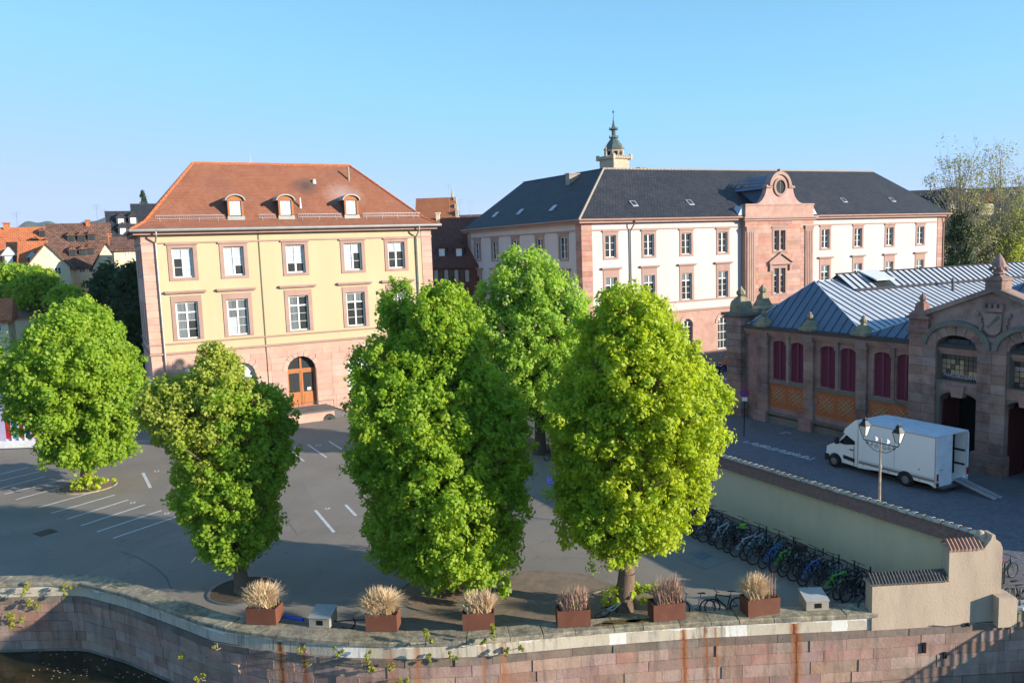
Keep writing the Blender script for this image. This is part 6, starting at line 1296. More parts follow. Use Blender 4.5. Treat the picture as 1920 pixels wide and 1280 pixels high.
# skirt with wheel arch
for x0_, x1_ in ((VX0+.02, VX0+.07), (VX1-.07, VX1-.02)):
    ar = [(30.77+.55*math.cos(a_), .40+.6*math.sin(a_)) for a_ in np.linspace(math.pi, 0, 9)]
    m = M(); vprism(m, ([(VY0, .52), (VY0, .36)]+ar[0:0]+[(30.2, .36)]+ar+[(31.35, .36), (34.15, .36), (34.15, .52)])[::-1], x0_, x1_); m.build('side_skirt', 'van_white', van)
for x0_, x1_ in ((VX0-.024, VX0-.012), (VX1+.012, VX1+.024)):
    m = M(); vprism(m, [(30.77+.55*math.cos(a_), .40+.55*math.sin(a_)) for a_ in np.linspace(0, math.pi, 12)], x0_, x1_); m.build('wheel_arch', 'black_plastic', van)
wh = M(); wh.lathe((0, 0, 0), [(.22, -.13), (.40, -.13), (.42, -.08), (.42, .08), (.40, .13), (.22, .13)], 20); wm_ = wh.mesh('van_tyre', 'tyre', smooth=True); rm = M(); rm.lathe((0, 0, 0), [(.07, -.145), (.12, -.139), (.235, -.133), (.235, .133), (.12, .139), (.07, .145)], 14); rmm = rm.mesh('van_rim', 'alloy')
for x_ in (VX0+.10, VX1-.10):
    for y_ in (30.77, 36.02):
        w_ = inst('wheel', wm_, van, (x_, y_, .42), rot=(0, math.pi/2, 0)); r_ = bpy.data.objects.new('rim', rmm); COL.objects.link(r_); r_.parent = w_; r_.location = (0, 0, 0)
        pass
# rear: left leaf closed, right leaf folded back, dark inside with lashing rails
m = M(); m.box(VX0+.02, VY0-.05, .42, VX0+1.42, VY0-.002, ZT-.08); m.build('rear_door', 'van_roof', van, label='closed left rear door')
m = M(); m.box(VX1-.10, VY0-.06, .42, VX1-.0, VY0+.0, ZT-.08); m.box(VX1+.0, VY0-.06, .6, VX1+.05, VY0+1.2, ZT-.15); m.build('rear_door', 'van_roof', van, label='rear door folded open')
for z_ in (1.25, 2.1): m = M(); m.box(VX1-.09, VY0+.1, z_, VX1-.061, YB-.1, z_+.12); m.box(VX0+.061, VY0+.1, z_, VX0+.09, YB-.1, z_+.12); m.build('lashing_rail', 'black_plastic', van)
m = M()
for y_ in (29.6, 30.8, 32.0): m.box(VX1-.1, y_, .66, VX1-.062, y_+.1, ZT-.1)
m.build('inner_ribs', 'black_plastic', van)
for x_ in (VX0+.10, VX1-.05): m = M(); m.cbox(x_, VY0-.07, .98, .13, .05, .42); m.build('tail_light', 'tail_red', van)
m = M(); m.cbox(VX0+.10, VY0-.07, .56, .18, .06, .22); m.build('rear_marker', 'black_plastic', van)
m = M(); m.cbox(VX0+.45, VY0-.065, 1.42, .5, .02, .12); npl = m.build('number_plate', 'blind_white', van)
letters('AM 425', Fr(VX0+.24, VY0-.078, 0.), 0, 1.385, 0, .09, 'black_plastic', npl)
m = M(); m.tube((VX0-.006, 29.9, 1.25), (VX0+.01, 29.9, 1.25), .05, None, 8); m.build('filler_cap', 'black_plastic', van)
m = M(); m.box(VX0+.3, VY0-.3, .3, VX1-.2, VY0+.1, .42); m.build('step_bumper', 'grey_metal', van)
for dx in (0, .46):
    a = Vector((44.15+dx, VY0-.02, .62)); b = Vector((44.05+dx, 26.35, .04)); d = b-a; rmp = thing('loading_ramp', tuple((a+b)/2), ('narrow aluminium loading ramp leaning on the van floor, left one', 'narrow aluminium loading ramp leaning on the van floor, right one')[dx > 0], 'ramp', 'pair of loading ramps')
    m = M(); sl_ = math.atan2(d.z, d.y); m.cbox(*((a+b)/2), .26, d.length, .03, 0, math.atan2(d.z, -d.y)*-1 if False else -math.atan2(-d.z, -d.y)+math.pi if False else math.atan2(a.z-b.z, a.y-b.y)); m.build('ramp_plate', 'aluminium', rmp)
    m = M()
    for s_ in (-.13, .13): m.cbox((a.x+b.x)/2+s_, (a.y+b.y)/2, (a.z+b.z)/2+.03, .03, d.length, .08, 0, math.atan2(a.z-b.z, a.y-b.y))
    m.build('ramp_edge', 'aluminium', rmp)

# ------------------------------------------------------------ street lamp with two lanterns
LX, LY_ = 32.5, 24.95
lp = thing('street_lamp', (LX, LY_, 0), 'wrought iron street lamp with two lanterns rising behind the tiled court wall', 'street lamp')
m = M(); m.lathe((LX, LY_, 0), [(.22, 0), (.22, .3), (.14, .45), (.13, 1.2), (.09, 1.3), (.065, 1.5), (.055, 4.0), (.075, 4.05), (.09, 4.12), (.06, 4.2), (.04, 4.3), (.035, 5.3), (.05, 5.35), (.03, 5.5), (.005, 5.62)], 12); m.build('post', 'bark_pale', lp, smooth=False)
m = M(); m.tube((LX, LY_-.95, 5.26), (LX, LY_+.95, 5.26), .028, None, 6)
for s_ in (-1, 1):
    for k in range(3):
        cy = LY_+s_*(.22+.25*k); rr = .13-.025*k; sp = [(LX, cy+s_*rr*(1-i/26)*math.cos(i*.5), 5.10+.03*k-rr*(1-i/26)*math.sin(i*.5)*1.0) for i in range(22)]; m.path(sp, .014, 4)
    m.path([(LX, LY_+s_*.04, 4.85)]+[(LX, LY_+s_*(.04+.8*f), 4.85+.38*f**1.8-.05*math.sin(math.pi*f)) for f in (.2, .4, .6, .8, 1)], .018, 5)
    m.path([(LX, LY_+s_*.9, 5.26)]+[(LX, LY_+s_*(.9+.1*math.sin(f*3.1)), 5.26+.22*f) for f in (.3, .6, 1)], .02, 5)
m.build('scroll_arm', 'iron', lp)
def lantern_obj(cy, dz):
    c = (LX, cy, 5.46+dz); L_ = M(); L_.lathe(c, [(.10, 0), (.12, .02)], 4, True); h_ = .5
    for i in range(4):
        t_ = math.pi/4+i*math.pi/2; L_.tube((c[0]+.12*math.cos(t_), c[1]+.12*math.sin(t_), c[2]), (c[0]+.27*math.cos(t_), c[1]+.27*math.sin(t_), c[2]+h_), .014, None, 4)
        t2 = t_+math.pi/2; L_.tube((c[0]+.27*math.cos(t_), c[1]+.27*math.sin(t_), c[2]+h_), (c[0]+.27*math.cos(t2), c[1]+.27*math.sin(t2), c[2]+h_), .016, None, 4)
    o = L_.build('lantern', 'iron', lp); m_ = M(); m_.lathe(c, [(.285, h_), (.13, h_+.22), (.12, h_+.26), (.15, h_+.28), (.05, h_+.34), (.03, h_+.4)], 4, True); m_.build('lantern_roof', 'iron', o)
    m_ = M(); m_.lathe(c, [(.115, .02), (.258, h_-.01)], 4, True); m_.build('lantern_glass', 'lamp_glass', o)
lantern_obj(LY_+.88, 0); lantern_obj(LY_-.95, 0)
for s_, a_ in ((.28, 0), (-.36, 0)): m = M(); m.tube((LX-.14, LY_+s_, 5.46), (LX+.08, LY_+s_+.02, 5.38), .13, .09, 10); m.tube((LX, LY_+s_, 5.26), (LX, LY_+s_, 5.38), .02, None, 5); m.build('spotlight', 'blind_white', lp)

# no-stopping sign, painted marks on the cobbles
sg = thing('no_stopping_sign', (43.7, 45.66, 0), 'slim black pole with round red and blue no stopping sign at the street edge', 'sign')
m = M(); m.tube((43.7, 45.66, 0), (43.74, 45.62, 3.55), .04, None, 8); m.build('pole', 'iron', sg); nv = Vector((-.75, -.66, 0)).normalized()
c = Vector((43.74, 45.62, 3.45))+nv*.06; m = M(); m.tube(c-nv*.02, c, .34, None, 24); disc_ = m.build('disc', 'sign_red', sg); m = M(); m.tube(c, c+nv*.012, .25, None, 24); m.build('blue_field', 'sign_blue', disc_)
m = M(); a1_ = nv.cross(Vector((0, 0, 1))); m.tube(c+nv*.02-a1_*.2-Vector((0, 0, .2)), c+nv*.02+a1_*.2+Vector((0, 0, .2)), .035, None, 5); m.tube(c+nv*.02+a1_*.2-Vector((0, 0, .2)), c+nv*.02-a1_*.2+Vector((0, 0, .2)), .035, None, 5); m.build('red_cross', 'sign_red', disc_)
m = M(); m.cbox(c.x, c.y, 2.95, .4, .03, .3, math.atan2(nv.y, nv.x)+math.pi/2); m.build('white_plate', 'blind_white', sg)
def bar3(name, pairs, w_=.09):
    m_ = M()
    for i, (a, b) in enumerate(pairs): flatbar(m_, onz(*a), onz(*b), w_, .014+.0006*i)
    return struct(m_.build(name, 'paint_line'))
bar3('parking_corner_mark', [((1394, 829), (1404, 826)), ((1394, 829), (1408, 831))]); bar3('parking_corner_mark', [((1510, 858), (1518, 862)), ((1518, 862), (1528, 858))]); bar3('parking_corner_mark', [((1463, 813), (1475, 810)), ((1475, 810), (1484, 813))])
for px, py in ((1422, 834.5), (1445, 840.5), (1474, 848), (1501, 855)):
    c = onz(px, py); m = M()
    for s_ in (-.38, .38): m.torus((c[0]+.05, c[1]+s_, .012), (0, 0, 1), .24, .035, 14, 4)
    flatbar(m, (c[0]+.05, c[1]-.38), (c[0]-.28, c[1]+.1), .07, .016); flatbar(m, (c[0]-.28, c[1]+.1), (c[0]+.05, c[1]+.38), .07, .0166); flatbar(m, (c[0]-.36, c[1]-.25), (c[0]-.1, c[1]-.05), .07, .0172); struct(m.build('bicycle_mark', 'paint_line'))

# ------------------------------------------------------------ bicycles
def bike_parts(fm):
    R_, L_ = .34, 1.05; P = {}
    w = M(); w.torus((0, 0, 0), (0, 1, 0), R_-.02, .027, 22, 5); P['wheel'] = w.mesh('wheel', 'tyre', smooth=True)
    w = M(); w.torus((0, 0, 0), (0, 1, 0), R_-.05, .010, 20, 4); w.tube((0, -.04, 0), (0, .04, 0), .022, None, 6)
    for i in range(10): t_ = i*2*math.pi/10; w.tube((.02*math.cos(t_), 0, .02*math.sin(t_)), ((R_-.05)*math.cos(t_+.12), 0, (R_-.05)*math.sin(t_+.12)), .003, None, 3, False)
    P['rim'] = w.mesh('rim', 'steel_bike')
    bb = (.44, 0, .28); st = (.28, 0, .80); hd = (.86, 0, .86); hb = (.90, 0, .72)
    m_ = M(); m_.tube(bb, st, .026, None, 6); m_.tube(bb, hb, .036, None, 6); m_.tube((.31, 0, .72), (.865, 0, .83), .026, None, 6); m_.tube(hd, hb, .034, None, 6)
    for s_ in (-.05, .05): m_.tube((0, s_, R_), bb, .014, None, 4); m_.tube((0, s_, R_), (.31, s_*.3, .70), .013, None, 4)
    P['frame'] = m_.mesh('frame', fm)
    m_ = M(); m_.tube((.895, 0, .70), (.93, 0, .62), .018, None, 5)
    for s_ in (-.05, .05): m_.tube((.92, s_, .64), (L_, s_, R_), .013, .009, 4)
    P['fork'] = m_.mesh('fork', 'black_frame')
    m_ = M(); m_.tube((.86, 0, .86), (.85, 0, .98), .014, None, 5); m_.tube((.85, 0, .98), (.92, 0, 1.0), .014, None, 5); m_.path([(.84, -.31, 1.03), (.90, -.22, 1.01), (.92, 0, 1.0), (.90, .22, 1.01), (.84, .31, 1.03)], .013, 5); P['handlebar'] = m_.mesh('handlebar', 'black_frame')
    m_ = M(); m_.tube((.28, 0, .80), (.25, 0, .93), .014, None, 5); m_.add([(.08, -.07, .95), (.08, .07, .95), (.3, .03, .96), (.42, 0, .94), (.3, -.03, .96), (.08, -.06, .91), (.08, .06, .91), (.4, 0, .92)], [(0, 4, 3, 2, 1), (5, 6, 7), (0, 1, 6, 5), (1, 2, 3, 7, 6), (0, 5, 7, 3, 4)]); P['saddle'] = m_.mesh('saddle', 'black_plastic')
    m_ = M(); m_.tube((.44, .03, .28), (.44, .05, .28), .09, None, 14); m_.tube((.44, .07, .28), (.52, .08, .14), .01, None, 4); m_.tube((.44, -.07, .28), (.36, -.08, .42), .01, None, 4); m_.cbox(.52, .12, .14, .09, .08, .02); m_.cbox(.36, -.12, .42, .09, .08, .02); P['crank'] = m_.mesh('crank', 'steel_bike')
    return P
BM = {k: bike_parts(k) for k in ('black_frame', 'white_bike', 'lime_frame', 'blue_frame', 'teal_frame', 'steel_bike')}
def bicycle(x, y, rz, fm, label, group, lean=0., extra=None, z=0.):
    t = thing('bicycle', (x, y, z), label, 'bicycle', group); t.rotation_euler = (lean, 0, rz)
    if group == BG: t.scale = (1.14, 1.14, 1.14)
    def put(n_, loc=(0, 0, 0), ry=0.):
        o = bpy.data.objects.new(n_, BM[fm][n_]); COL.objects.link(o); o.parent = t; o.location = loc; o.rotation_euler = (0, ry, 0); return o
    for lx in (0, 1.05):
        w_ = put('wheel', (lx, 0, .34), ru(0, 1)); r_ = bpy.data.objects.new('rim', BM[fm]['rim']); COL.objects.link(r_); r_.parent = w_
    for n_ in ('frame', 'fork', 'handlebar', 'saddle', 'crank'): put(n_)
    if extra: n_, mt, loc, s_ = extra; o = bpy.data.objects.new(n_, unit(mt, .08)); COL.objects.link(o); o.parent = t; o.location = loc; o.scale = s_
    return t
BG = 'bicycles parked in the row beside the court wall'
bl = [('black_frame', 'black bicycle at the far end of the row, next to the bright lime tree', None), ('steel_bike', 'grey bicycle second from the far end of the row', None), ('black_frame', 'black bicycle third from the far end, left of the slim lime framed one', None),
      ('lime_frame', 'lime green bicycle closest to the far end of the row, beside a red bag', None), ('black_frame', 'black bicycle carrying a small red bag', ('bag', 'sign_red', (.95, 0, .92), (.25, .2, .2))), ('black_frame', 'black bicycle directly right of the one with the red bag', None),
      ('white_bike', 'white framed bicycle furthest left in the row', None), ('black_frame', 'black bicycle just right of the leftmost white framed one', None), ('white_bike', 'white framed bicycle, second from the left among the white ones', None), ('black_frame', 'black bicycle left of the one with the green bag', None), ('black_frame', 'black bicycle with a small bright green bag at the handlebar', ('bag', 'lime_frame', (.95, .05, .95), (.22, .2, .18))),
      ('white_bike', 'white framed bicycle right of the green bag', None), ('teal_frame', 'teal framed bicycle left of the large lime green one', None), ('black_frame', 'black bicycle two places left of the middle lime green one', None), ('blue_frame', 'blue framed bicycle directly left of the middle lime green one', None),
      ('lime_frame', 'lime green bicycle in the middle of the row', None), ('black_frame', 'black bicycle with a dark wicker basket', ('basket', 'timber_dark', (1.02, 0, .95), (.32, .36, .25))), ('black_frame', 'black bicycle right of the one with the basket', None), ('blue_frame', 'blue bicycle right of the basket, among black ones', None),
      ('black_frame', 'black bicycle directly left of the nearest lime green one', None), ('lime_frame', 'lime green bicycle closest to the end wall', None), ('black_frame', 'black bicycle directly right of the nearest lime green one', None), ('black_frame', 'black bicycle two places right of the nearest lime green one', None), ('blue_frame', 'blue bicycle at the near end, half hidden by the low end wall', None)]
yb_ = 34.3
for i, (fm, lab, ex) in enumerate(bl):
    bicycle(26.35+ru(-.12, .12), yb_, ru(-.22, .12)-.05, fm, lab, BG, ru(-.13, .13), ex); yb_ -= .575 if i < 22 else .9
    if 1 < i < 22 and i % 2: bicycle(26.7+ru(-.1, .2), yb_+.28, ru(-.2, .1), ('black_frame', 'teal_frame', 'steel_bike')[i % 3], '%s bicycle squeezed in directly after the %s' % (('black', 'teal', 'grey')[i % 3], {3: 'slim lime green bicycle at the far end', 5: 'black one that follows the red bag', 7: 'black one beside the leftmost white framed bicycle', 9: 'black one left of the green bag', 11: 'white framed bicycle right of the green bag', 13: 'black one right of the teal framed bicycle', 15: 'middle lime green bicycle', 17: 'black one right of the wicker basket', 19: 'black one left of the nearest lime green bicycle', 21: 'black one right of the nearest lime green bicycle'}[i]), BG, ru(-.15, .15))
    if 1 < i < 22 and i % 2 == 0: bicycle(27.0+ru(-.1, .25), yb_+.30, ru(-.15, .15), 'black_frame', 'black bicycle squeezed in further forward, near the %s' % {2: 'lime tree end of the row', 4: 'red bag', 6: 'leftmost white framed bicycle', 8: 'second white framed bicycle', 10: 'green bag', 12: 'teal framed bicycle', 14: 'middle lime green bicycle, left side', 16: 'dark wicker basket', 18: 'blue bicycle right of the basket', 20: 'nearest lime green bicycle'}[i], BG, ru(-.15, .15))
for i, (px, py) in enumerate(((1303, 945), (1329, 955), (1437, 998), (1488, 1015), (1543, 1035), (1573, 1047), (1602, 1058), (1632, 1070))):
    p = onx(px, py+1, 28.15); lab = ['bicycle rack post at the far end, next to the lime tree', 'second bicycle rack post from the lime tree', 'rack post above the green bag', 'rack post above the middle lime green bicycle', 'rack post right of the basket', 'fourth bicycle rack post from the end wall side', 'rack post right of the nearest lime green bicycle', 'rack post closest to the low end wall'][i]
    t = thing('rack_post', (28.15, float(p[1]), 0), lab, 'bicycle rack', 'bicycle rack posts along the court wall'); m = M(); y_ = float(p[1]); m.tube((28.15, y_, 0), (28.15, y_, 1.15), .035, None, 6); m.build('post', 'iron', t); m = M(); m.path([(28.15, y_, .75), (27.8, y_, .85), (27.5, y_, .7), (27.45, y_, .35)], .018, 5); m.build('wheel_holder', 'iron', t)
m = M(); m.tube((28.15, 19.8+1.6, .95), (28.15, 35.3, .95), .02, None, 5); tag(m.build('rack_rail', 'iron'), 'long thin iron rail joining the rack posts along the court wall', 'rail')
# bicycles and rack by the far part of the wall, between the trees
for i, (y_, fm, lab) in enumerate(((44.5, 'black_frame', 'black bicycle seen through the gap left of the bright lime tree, nearest one'), (46.2, 'blue_frame', 'blue bicycle in the gap beside the chestnut trunk'), (48.3, 'black_frame', 'black bicycle furthest back in the gap beside the chestnut trunk'))): bicycle(27.6, y_, .3, fm, lab, 'bicycles in the gap below the chestnut')
rk = thing('bicycle_stand', (28.7, 47, 0), 'black iron bicycle stand seen between the trees below the pale wall', 'bicycle rack'); m = M(); m.tube((28.7, 43, 1.0), (28.7, 51, 1.0), .03, None, 5); m.build('rail', 'iron', rk)
for i in range(9): m = M(); m.path([(28.7, 43+i, 0), (28.7, 43+i, 1.05)], .03, 5); m.build('post', 'iron', rk)
bd = thing('information_board', (23.9, 40.9, 0), 'small slanted blue board on a post between the trees', 'board'); m = M(); m.tube((23.9, 40.9, 0), (23.9, 40.9, .9), .07, None, 6); m.build('post', 'blue_panel', bd); m = M(); m.cbox(23.9, 40.9, 1.0, 1.0, .6, .05, -HEAD, .5); m.build('panel', 'blue_panel', bd)
# bicycles behind the coping
bicycle(20.95, 23.95, 2.72, 'steel_bike', 'bicycle whose wheel shows above the coping right of the fifth planter', 'bicycles leaning behind the coping', .1); bicycle(22.1, 23.45, 2.72, 'black_frame', 'bicycle whose dark wheel shows above the coping left of the sixth planter', 'bicycles leaning behind the coping', .1)
bicycle(17.0, 26.2, .6, 'white_bike', 'white and black bicycle lying at the foot of the bright lime tree', 'bicycles leaning behind the coping', 1.2, z=.08)
# right edge: railing, bicycles in the sun
ra = thing('quay_railing', tuple(FQ.P(6.4, 0, -.2)), 'dark cast iron railing at the right edge beyond the end wall', 'railing')
m = M(); m.fbox(FQ, 5.5, 9.2, -.4, .05, -.6, .02); m.build('plinth', 'lichen_stone', ra); m = M(); m.tube(FQ.P(5.55, 1.08, -.25), FQ.P(9.2, 1.08, -.25), .04, None, 6); m.tube(FQ.P(5.55, .95, -.25), FQ.P(9.2, .95, -.25), .025, None, 6); m.tube(FQ.P(5.55, .15, -.25), FQ.P(9.2, .15, -.25), .03, None, 6); m.build('rails', 'grey_metal', ra)
for i in range(16): m = M(); c = FQ.P(5.62+i*.23, .05, -.25); m.lathe(c, [(.03, 0), (.05, .2), (.02, .4), (.05, .7), (.02, .9)], 6); m.build('baluster', 'grey_metal', ra)
for i in range(12): m = M(); m.torus(FQ.P(5.75+i*.3, 1.015, -.25), (FQ.n[0], FQ.n[1], 0), .055, .012, 10, 4); m.build('ring_ornament', 'grey_metal', ra)
bicycle(31.9, 18.4, -.35, 'black_frame', 'black bicycle directly behind the railing at the right edge', 'bicycles in the sun at the right edge'); bicycle(33.5, 19.9, -.1, 'black_frame', 'black bicycle with a pink saddle further back at the right edge', 'bicycles in the sun at the right edge', 0, ('saddle_cover', 'sign_red', (.25, 0, .97), (.3, .16, .06))); bicycle(33.4, 20.8, -.3, 'steel_bike', 'grey bicycle behind the others at the right edge', 'bicycles in the sun at the right edge')
hp = thing('bicycle_hoop', (33.2, 19.5, 0), 'black hoop stand beside the sunlit bicycles at the right edge', 'bicycle rack'); m = M(); m.path([(33.1, 19.4, 0), (33.1, 19.4, .9), (33.35, 19.5, 1.1), (33.6, 19.6, .9), (33.6, 19.6, 0)], .03, 6); m.build('hoop', 'iron', hp)
# road bridge just outside the frame; its parapet shadows the wall
br = thing('bridge', (32.8, 17, 0), 'road bridge crossing the canal at the right, beyond the end wall', 'bridge', rz=.41); m = M(); m.box(32.6, -12, -.75, 40.5, 17.0, -.01); m.build('deck', 'grey_stone', br); m = M(); m.tube((32.8, -12, 1.1), (32.8, 17.0, 1.1), .055, None, 6); m.tube((32.8, -12, .2), (32.8, 17.0, .2), .05, None, 6); m.build('handrail', 'grey_metal', br)
for i in range(46): m = M(); m.tube((32.8, 17-i*.5, 0), (32.8, 17-i*.5, 1.1), .06, None, 6); m.build('baluster', 'grey_metal', br)
bo = thing('barge', (33.2, 18.2, -3), 'blue grey flat metal hull moored below the quay at the lower right edge', 'boat'); m = M(); m.fbox(FQ, 6.3, 10.5, -3.15, -1.95, .15, 1.6); m.build('hull', 'zinc_blue_shade', bo); m = M(); m.fbox(FQ, 6.25, 10.5, -1.95, -1.85, .1, 1.65); m.fbox(FQ, 6.25, 10.5, -2.45, -2.39, .1, 1.65); m.build('rubbing_strake', 'aluminium', bo)

# ------------------------------------------------------------ planters with dry grass
def onquay(px, py, off=.0):
    v = ray(px, py); best = None
    for a, b in zip(line, line[1:]):
        nn = onorm(a, b); den = v[:2]@nn
        if abs(den) < 1e-6: continue
        t_ = ((a+nn*off)@nn)/den
        if t_ < 1: continue
        p = CC+v*t_; s_ = (p[:2]-a)@(b-a)/((b-a)@(b-a))
        if -.02 <= s_ <= 1.02 and (best is None or t_ < best[0]): best = (t_, p, nn)
    return best
def blades(c, n_, h, spread, seed, w_=.016, tip=.5, droop=.3, base=(.45, .3), ang=0.):
    g = np.random.default_rng(seed); ca, sa = math.cos(ang), math.sin(ang); bx = (g.random(n_)-.5)*2*base[0]; by = (g.random(n_)-.5)*2*base[1]
    B = np.stack([c[0]+bx*ca-by*sa, c[1]+bx*sa+by*ca, np.full(n_, c[2])], 1); a = g.random(n_)*6.283; out = g.random(n_)**.7*spread; H_ = h*(.6+.5*g.random(n_)); D = np.stack([np.cos(a), np.sin(a)], 1)
    Mi = B.copy(); Mi[:, :2] += D*(out*.42)[:, None]; Mi[:, 2] += H_*(.72-.2*out/spread); T = B.copy(); T[:, :2] += D*out[:, None]; T[:, 2] += H_*(1.05-droop*1.9*(out/spread)**1.6)
    S = np.stack([-np.sin(a+1.2), np.cos(a+1.2), np.zeros(n_)], 1)*w_
    q1 = np.stack([B-S, B+S, Mi+S*.8, Mi-S*.8], 1); q2 = np.stack([Mi-S*.8, Mi+S*.8, T+S*.15, T-S*.15], 1); return np.concatenate([q1, q2]).reshape(-1, 3)
PL = [(462, 518, 1170, 1172), (686, 745, 1184, 1184), (868, 928, 1183, 1180), (1046, 1108, 1178, 1174), (1226, 1286, 1167, 1160), (1403, 1463, 1158, 1150)]
plab = ['first rusty steel planter from the left, behind rust streaks', 'second rusty planter from the left, with the fullest pale grass', 'third rusty planter from the left, before the middle tree', 'fourth rusty planter from the left, thin brown stems', 'fifth rusty planter from the left, beside the bright lime trunk', 'sixth and rightmost rusty planter, next to the concrete box']
glab = ['tall straw coloured grass with green leaves at its foot, in the leftmost planter', 'broadest pale straw coloured grass tuft, second planter', 'mixed straw and grey green tuft, third planter', 'thin brown stems with small green leaves, fourth planter', 'reddish brown upright stems, fifth planter', 'yellow straw spiky grass, rightmost planter']
gk = [(1800, 1.0, .95, 'dry_grass'), (2300, .95, 1.1, 'dry_grass'), (1000, .85, .75, 'dry_grass'), (420, .9, .6, 'dry_stem'), (560, 1.05, .6, 'dry_stem'), (1100, 1.0, .85, 'dry_grass')]
for k, (a, b, ya, yb2) in enumerate(PL):
    pa, pb = onz(a, ya, QT)[:2], onz(b, yb2, QT)[:2]; d = pb-pa; Lp_ = float(np.linalg.norm(d)); d /= Lp_; nb_ = np.array([-d[1], d[0]]); wd_ = .72; hp_ = .68; c2 = (pa+pb)/2+nb_*wd_/2; an = math.atan2(d[1], d[0])
    t = thing('steel_planter', (float(c2[0]), float(c2[1]), QT), plab[k], 'planter', 'rusty steel planters along the quay'); Fp = Fr(float(pa[0]), float(pa[1]), an); e = .03
    for nm, q in (('front_panel', (0, Lp_, -e, 0)), ('back_panel', (0, Lp_, -wd_, -wd_+e))): m = M(); m.fbox(Fp, q[0], q[1], QT+.02, QT+hp_, q[2], q[3]); m.build(nm, 'corten', t)
    for u0 in (0, Lp_-e): m = M(); m.fbox(Fp, u0, u0+e, QT+.02, QT+hp_, -wd_+e, -e); m.build('side_panel', 'corten', t)
    m = M(); m.fbox(Fp, e, Lp_-e, QT+.1, QT+hp_-.07, -wd_+e, -e); m.build('soil', 'soil', t)
    n_, h_, sp_, mt = gk[k]; c3 = (float(c2[0]), float(c2[1]), QT+hp_-.08); base = (Lp_*.36, wd_*.3)
    if k in (0, 1): base = (Lp_*.3, wd_*.3); c3 = (c3[0]-d[0]*.12, c3[1]-d[1]*.12, c3[2])
    if k == 5: base = (Lp_*.2, wd_*.25); c3 = (c3[0]-d[0]*.25, c3[1]-d[1]*.25, c3[2])
    pt = thing('ornamental_grass', c3, glab[k], 'plant', 'dry grasses in the planters'); crown_obj('blades', blades(c3, n_, h_, sp_, 100+k, .011 if mt == 'dry_stem' else .014, base=base, ang=an), mt, pt)
    crown_obj('stems', blades((c2[0]+d[0]*.3, c2[1]+d[1]*.3, c3[2]), 50 if k in (0, 1, 5) else 130, h_*1.0, .35, 200+k, .009, base=(Lp_*.2, wd_*.3), ang=an, droop=.05), 'dry_stem', pt)
    cen = np.array([(c2[0]+d[0]*ru(-.1, .45)*Lp_*.8, c2[1]+d[1]*ru(-.1, .45)*Lp_*.8, c3[2]+ru(.05, .25)) for _ in range(9)]); crown_obj('green_leaves', leafcloud(cen, np.full(9, .12), 26, .06, 300+k), 'leaf_weed' if k != 2 else 'leaf_sparse', pt)
# two pale concrete light boxes, blue tube, iron bracket
for k, (a, ya, b, yb2, lab) in enumerate(((580, 1176, 618, 1178, 'pale concrete box with dark slot between the first and second planters'), (1512, 1146, 1554, 1144, 'pale concrete box with dark slot right of the last planter'))):
    pa, pb = onz(a, ya, QT)[:2], onz(b, yb2, QT)[:2]; d = pb-pa; L_ = float(np.linalg.norm(d)); an = math.atan2(d[1], d[0]); F = Fr(float(pa[0]), float(pa[1]), an); t = thing('concrete_box', F.P(L_/2, QT, -.4), lab, 'lighting box', 'concrete boxes on the coping')
    vs = [F.P(0, QT+.02, 0), F.P(L_, QT+.02, 0), F.P(L_, QT+.02, -.8), F.P(0, QT+.02, -.8), F.P(0, QT+.40, 0), F.P(L_, QT+.40, 0), F.P(L_, QT+.58, -.8), F.P(0, QT+.58, -.8)]
    m = M(); m.add(vs, [(0, 3, 2, 1), (4, 5, 6, 7), (0, 1, 5, 4), (1, 2, 6, 5), (2, 3, 7, 6), (3, 0, 4, 7)]); m.build('body', 'concrete_light', t); m = M(); m.fbox(F, L_*.36, L_*.68, QT+.12, QT+.32, -.02, .006); m.build('slot', 'dark_inside', t)
    m = M(); m.add([F.P(-.03, QT+.40, .03), F.P(L_+.03, QT+.40, .03), F.P(L_+.03, QT+.595, -.83), F.P(-.03, QT+.595, -.83), F.P(-.03, QT+.43, .03), F.P(L_+.03, QT+.43, .03), F.P(L_+.03, QT+.625, -.83), F.P(-.03, QT+.625, -.83)], [(0, 3, 2, 1), (4, 5, 6, 7), (0, 1, 5, 4), (1, 2, 6, 5), (2, 3, 7, 6), (3, 0, 4, 7)]); m.build('lid', 'concrete_top', t)
a, b = onz(527, 1154, QT+.06), onz(569, 1161, QT+.06); m = M(); m.tube(tuple(a), tuple(b), .075, None, 8); tag(m.build('blue_tube', 'blue_plastic'), 'bright blue plastic tube on the coping right of the first planter', 'tube')
c = onz(652, 1166, QT); m = M(); m.torus((c[0], c[1], QT), (.5, .86, 0), .3, .03, 12, 5, 0, math.pi); m.tube((c[0]-.9, c[1]+.4, QT+.08), (c[0]+.9, c[1]-.4, QT+.08), .03, None, 5); tag(m.build('iron_bracket', 'iron'), 'bent black iron bar lying between the second planter and the concrete box', 'iron bar')

